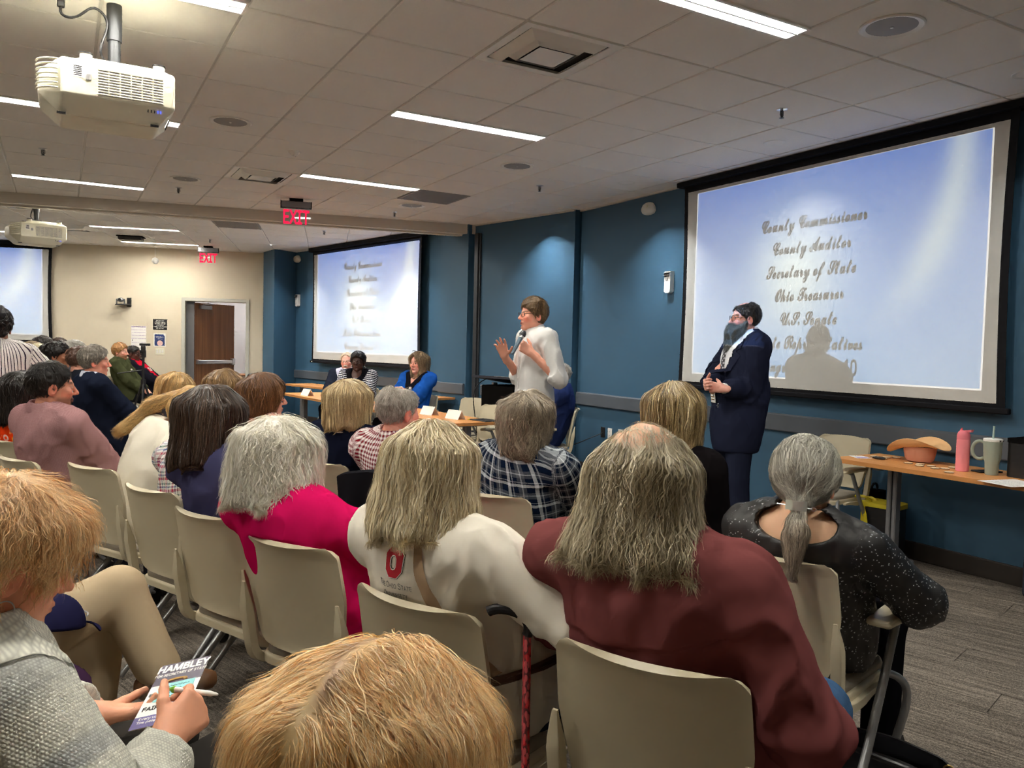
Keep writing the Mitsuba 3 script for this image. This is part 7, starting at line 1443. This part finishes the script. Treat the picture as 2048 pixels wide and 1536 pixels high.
mo = surf(lambda p: smin(cone(np.stack([np.abs(p[:, 0]), p[:, 1], p[:, 2]], 1), (.003, .106, -.046), (.028, .092, -.058), .009, .006), ell(p, (0, .102, -.047), (.014, .01, .008)), .01), (-.06, .05, -.09), (.06, .14, -.01), .006); add('moustache', xf(mo, *J['hw']), 'hair', J['t'], smooth=True, color=np.tile(lin(226, 216, 200), (len(mo.vertices), 1)))
mat('tie_lavender', (126, 120, 176), .5); zt = np.linspace(-.07, -.40, 16); fsx = J['f_shirt']; nk = J['nk']; cen = facing(fsx, np.stack([nk[0]+0*zt, nk[1]+.35+0*zt, nk[2]+zt], 1)); G = np.stack([np.stack([cen[:, 0]+s*np.linspace(.022, .04, 16), cen[:, 1]+.006-.008*abs(s), cen[:, 2]], 1) for s in np.linspace(-1, 1, 5)]); add('tie', J['W'](sheet(G, .003)), 'tie_lavender', J['t'], smooth=True)

# --- X: blonde head in the foreground
J = person('blonde person with dark roots at the bottom edge, nearest the camera', SEAT['X'], 32, (.285, .765, .985), hyaw=4, hpitch=8, male=False, skin=(226, 176, 148), sw=.18, h=.018, hh=.006, wrists=lap, handpose=LAPH, pelvis=(0, .06, .53), eyes=False, hs=1.0, legs=dict(color=(50, 54, 70), h=.02), shirts=[dict(color=(226, 222, 212), inf=.018, arm_inf=.024, sleeve=1.9, h=.014, folds=.005)])
def X_root(v, c):
    px_ = -.012+.012*np.sin(v[:, 1]*40); k = (np.exp(-((v[:, 0]-px_)/.012)**2)*ramp(v[:, 2], .09, .12)*.75)[:, None]; return c*(1-k)+lin(150, 112, 84)*k
def X_flow(p):
    s = np.where(p[:, 0] > -.012, 1.0, -1.0); lowz = ramp(.125-p[:, 2], 0, .07); return np.stack([s*(1-.8*lowz), -.35*(1-lowz)-.08+.1*np.sin(p[:, 1]*30), -.15-1.1*lowz], 1)
drape_hair(J, [(200, 156, 96), (232, 194, 132), (246, 218, 164), (252, 236, 196)], 71, hem=-.20, n=15000, L=.15, w=.00075, fine=True, width=.114, depth=.115, back=-.025, wave=(.35, .07), h=.0055, seg=12, stray=.20, lift=(.010, .020), puff=.008, flow=X_flow, root=X_root, mask=lambda v: v[:, 2] > -.06)
# --- Y: woman in the knit sweater
J = person('woman with reddish blond hair and a hoop earring in a pale knit sweater, writing', SEAT['Y'], 24, (-.085, 1.575, 1.055), hyaw=-6, hpitch=18, male=False, skin=(220, 156, 124), flush=.3, lips=(190, 110, 104), sw=.18, chest=(.165, .12), waist=(.165, .14), h=.014, hh=.006, faceh=.0055, bh=.014, hand_h=.003, wworld=True, wrists=[(.060, 1.742, .690), (.160, 1.503, .728)], elbows=[(-.10, 1.93, .68), (.10, 1.37, .70)], arm=(.265, .235), pelvis=(0, .06, .53), eyes=True, sh_drop=.06,
    handpose=[dict(curl=(12, 14, 18, 22), thumb=18, F=(.62, .75, .05), N=(-.1, .3, 1), size=.92), dict(curl=(58, 62, 66, 70), thumb=42, F=(-.22, .80, .28), N=(-.80, -.05, -.35), size=.95)],
    knees=[(-.10, .42, .56), (.13, .42, .56)], legs=dict(color=(52, 50, 48), h=.013), shirts=[dict(bsdf='knit', inf=.024, arm_inf=.030, sleeve=1.82, h=.008, folds=.005, neck=.074, hem=.46)])
drape_hair(J, [(176, 128, 76), (212, 168, 112), (232, 198, 146), (246, 220, 178)], 72, hem=-.060, n=8000, L=.085, w=.0010, fine=True, width=.105, depth=.122, back=-.035, wave=(.5, .045), h=.006, seg=11, stray=.30, lift=(.012, .028), puff=.016, face_cut=(.085, .125, .135), taper_in=.25, free=.8, extra_f=lambda p, d: smax(d, -ell(np.stack([np.abs(p[:, 0]), p[:, 1], p[:, 2]], 1), (.105, -.004, -.030), (.07, .050, .060)), .012))
add('hoop_earring', xf(tube([(.084, -.006+.015*math.sin(a), -.060+.016*math.cos(a)) for a in np.linspace(0, 2*math.pi, 25)[:-1]], .0011, 8, closed=True), *J['hw']), 'chrome', J['t'])
TL, TR, BL = np.array([.208, 1.802, .745]), np.array([.280, 1.770, .762]), np.array([.086, 1.625, .700])
fx = TR-TL; fx /= np.linalg.norm(fx); fy = TL-BL; fh = np.linalg.norm(fy); fy /= fh; fw_ = .100; fc = (TL+BL)/2+fx*fw_/2
t = thing('flyer', 'dark purple campaign flyer held by the woman in the knit sweater', 'flyer'); Fm = lambda m: face(m, fc, fx, fy)
mat('flyer_dark', (66, 56, 78), .35); mat('flyer_purple', (92, 82, 140), .35); mat('flyer_white', (232, 230, 226), .4); mat('flyer_gold', (196, 150, 80), .4); mat('sticky_blue', (150, 214, 216), .7)
hh_ = fh/2; add('sheet', Fm(bx(-fw_/2, fw_/2, -hh_, hh_, -.0006, .0006)), 'flyer_white', t); add('top_print', Fm(bx(-fw_/2, fw_/2, hh_*.28, hh_, .0006, .0010)), 'flyer_dark', t); add('bottom_print', Fm(bx(-fw_/2, fw_/2, -hh_, -hh_*.66, .0006, .0010)), 'flyer_purple', t)
def ft(s, x, y, h, m, **kw): add('lettering', Fm(xf(text_mesh(s, h, .0004, **kw), None, (x, y, .0010))), m, t, smooth=False)
ft('HAMBLEY', 0, hh_*.72, .024, 'flyer_white', bold=4, sx=.68, shear=.0); ft('FOR SECRETARY OF STATE', 0, hh_*.56, .0095, 'flyer_white', bold=2, sx=.62); ft('FAIR MAPS', -.006, -hh_*.50, .0125, 'ink', bold=3, sx=.8); ft('SECURE ELECTIONS', -.005, -hh_*.05, .0085, 'ink', bold=2, sx=.7); ft('Every voting citizen', 0, -hh_*.77, .007, 'flyer_white', bold=1, sx=.9); ft('The people united', -.004, -hh_*.87, .007, 'flyer_white', bold=1, sx=.9)
sw_ = [(.012*k_*math.cos(k_*1.1)+.012, hh_*.33+.004*k_*abs(math.sin(k_*1.1)), .0012) for k_ in np.linspace(.2, 3, 30)]; add('gold_swirl', Fm(tube(sw_, .0035, 6)), 'flyer_gold', t)
t = thing('sticky_note', 'pale blue sticky note with writing on the flyer', 'note'); add('sheet', Fm(bx(-.030, .040, -.030, .030, .0014, .0020)), 'sticky_blue', t)
for i in range(4): add('handwriting', Fm(xf(tube([(x, .002*math.sin(x*900+i), 0) for x in np.linspace(-.024, .030-.012*(i % 2), 24)], .0005, 5), None, (0, .018-i*.012, .0022))), 'ink', t)
t = thing('plastic_sleeve', 'clear plastic sleeve under the flyer', 'plastic sleeve'); add('sheet', Fm(trimesh.Trimesh([[-.075, -hh_-.012, -.002], [.062, -hh_-.012, -.002], [.066, hh_*.45, -.002], [-.070, hh_*.45, -.002]], [[0, 1, 2], [0, 2, 3]], process=False)), 'clear_glass', t, smooth=False)
t = thing('pen', 'white pen with a green grip in the writing hand', 'pen'); pa, pb = np.array([.178, 1.606, .775]), np.array([.256, 1.548, .772]); mat('green', (120, 190, 60), .4); e_ = pb-pa
add('barrel', tube([pa+e_*.06, pa+e_*.85, pa+e_], [.0052, .0050, .0020], 12), 'white_plastic', t); add('grip', tube([pa+e_*.04, pa+e_*.06, pa+e_*.10, pa+e_*.12], [.004, .0066, .0066, .004], 12), 'green', t); add('tip', tube([pa-e_*.08, pa+e_*.06], [.0008, .0048], 10), 'green', t)
# --- Z: person in tan trousers beside her
J = person('person in tan trousers and brown shoes with legs crossed, mostly outside the left edge', SEAT['Z'], 6, (-.42, 2.60, 1.15), skin=(214, 160, 136), sw=.18, h=.016, hh=.008, wworld=True, wrists=[(-.05, 2.72, .70), (.06, 2.20, .52)], poles=[(-1, -.5, -.3), (.5, -1, .2)], pelvis=(0, .06, .52), handpose=LAPH, eyes=False,
    knees=[(-.04, .45, .52), (.03, .50, .665)], ankles=[(-.06, .42, .10), (.10, .60, .43)], legs=dict(color=(198, 178, 146), h=.011, inf=.020, folds=.008), shoes='shoe_brown' if mat('shoe_brown', (112, 78, 52), .5) else None, shirts=[dict(name='sweater', color=(58, 38, 62), inf=.020, arm_inf=.030, sleeve=1.9, h=.012, folds=.007, hem=.44)])
crop_hair(J, BROWN, 73, n=1500, L=.04, w=.003, h=.010)
t = thing('baseball_cap', 'navy baseball cap resting on the lap with tan trousers', 'cap'); mat('cap_navy', (36, 36, 66), .8); cp = np.array([-.03, 2.43, .655]); CR = rotz(-30)@rotx(-14)
cap = surf(lambda p: smax(ell(p, (0, 0, 0), (.082, .10, .095)), -p[:, 2], .008), (-.12, -.14, -.03), (.12, .14, .12), .006); add('crown', xf(cap, CR, cp), 'cap_navy', t, smooth=True)
a = np.linspace(-1.15, 1.15, 21); G = np.stack([np.stack([(.078+.0*r)*np.sin(a)*(1+.10*r), .06+.045*np.cos(a)+r*.075*np.cos(a*.9), .012-.010*r-.030*np.sin(a)**2*(r*.7)+0*a], 1) for r in np.linspace(0, 1, 6)]); add('brim', xf(sheet(G, .004), CR, cp), 'cap_navy', t); add('cord', xf(tube([(.083*math.cos(b), .101*math.sin(b), .03+.012*math.sin(b)) for b in np.linspace(.3, 2.2, 20)], .0025, 6), CR, cp), 'grille_gray', t); add('button', xf(trimesh.creation.icosphere(2, .008), None, cp+CR@np.array([0, 0, .095])), 'cap_navy', t)
# canes and the jacket on chair M
t = thing('cane', 'pink and black patterned cane held by the woman in the white shirt', 'cane'); c0, c1 = np.array([.918, 1.515, .80]), np.array([.885, 1.445, .012])
add('shaft', tube([c0, c0*.6+c1*.4, c1+[0, 0, .02]], .0095, 14), 'cane_print', t); 
uvs = None
m_ = tube([c0*(1-s)+c1*s for s in np.linspace(0, .97, 40)], .0095, 16); k = list(scene).index(t+'__shaft') if 0 else 0
vv = np.array(m_.vertices); ang = np.arctan2(vv[:, 1]-(c0[1]+(c1-c0)[1]*((c0[2]-vv[:, 2])/(c0[2]-c1[2]))), vv[:, 0]-(c0[0]+(c1-c0)[0]*((c0[2]-vv[:, 2])/(c0[2]-c1[2])))); scene[t+'__shaft'] = mikit.ply(m_, 'cane_print', True, uv=np.stack([ang*.0095*2, vv[:, 2]], 1))
add('handle', tube(smooth_path([c0+[0, 0, -.01], c0+[.0, .0, .02], c0+[-.03, .02, .045], c0+[-.075, .05, .04]], 16), .012, 12), 'black_plastic', t); add('ferrule', tube([c1, c1+[0, 0, .035]], .014, 12), 'black_plastic', t); add('collar', xf(tube([c0*.55+c1*.45, c0*.53+c1*.47], .012, 14), None), 'chrome', t)
t = thing('walking_cane', 'gray metal cane leaning behind the woman in the plaid shirt', 'cane'); c0, c1 = np.array([3.83, 6.20, .86]), np.array([4.30, 6.28, .012])
add('shaft', tube(smooth_path([c0, c0*.4+c1*.6+[0, 0, .02], c1*.95+c0*.05+[.02, 0, .06], c1+[.0, 0, .03]], 24), .011, 12), 'gray_metal', t); add('foot', cat_([tube([c1+[0, 0, .03], c1], .022, 12)]), 'black_plastic', t); add('handle', tube([c0, c0+[-.05, -.01, .02], c0+[-.10, -.02, .01]], .014, 10), 'black_plastic', t)
cx, cd_ = SEAT['M'], 32; Rj = rotz(cd_-90); uu, vv_ = np.meshgrid(np.linspace(-1, 1, 40), np.linspace(0, 1, 40)); nz = vfbm(np.stack([uu*3, vv_*2, uu*0], -1).reshape(-1, 3), 3).reshape(uu.shape)-.5
yb = -.215-.075*np.clip(1-vv_*1.1, 0, 1)-.035-.02*np.sin(uu*9+vv_*4)*vv_-.05*nz*vv_+.045*uu**2*.6; zz = .862-.50*vv_-.05*np.abs(uu)**2+.02*nz; xx = uu*(.235+.03*vv_)
add_j = thing('draped_jacket', 'black jacket draped over the chair of the man in the red checked shirt', 'jacket'); G = np.stack([xx, yb, zz], -1); fold = G.copy()[::-1]; top_ = np.stack([np.stack([xx[0], yb[0]+k_*.05, zz[0]+.004*math.sin(k_*3)], 1) for k_ in np.linspace(1, .1, 5)])
add('back_panel', xf(sheet(np.vstack([top_, G]), .010), Rj, (*cx, 0)), mat('jacket_black', (30, 30, 34), .8), add_j); add('sleeve', xf(tube(smooth_path([(.20, -.29, .83), (.245, -.30, .66), (.25, -.28, .46), (.24, -.26, .40)], 20), np.interp(np.linspace(0, 1, 20), [0, .3, 1], [.05, .058, .045]), 16), Rj, (*cx, 0)), 'jacket_black', add_j)
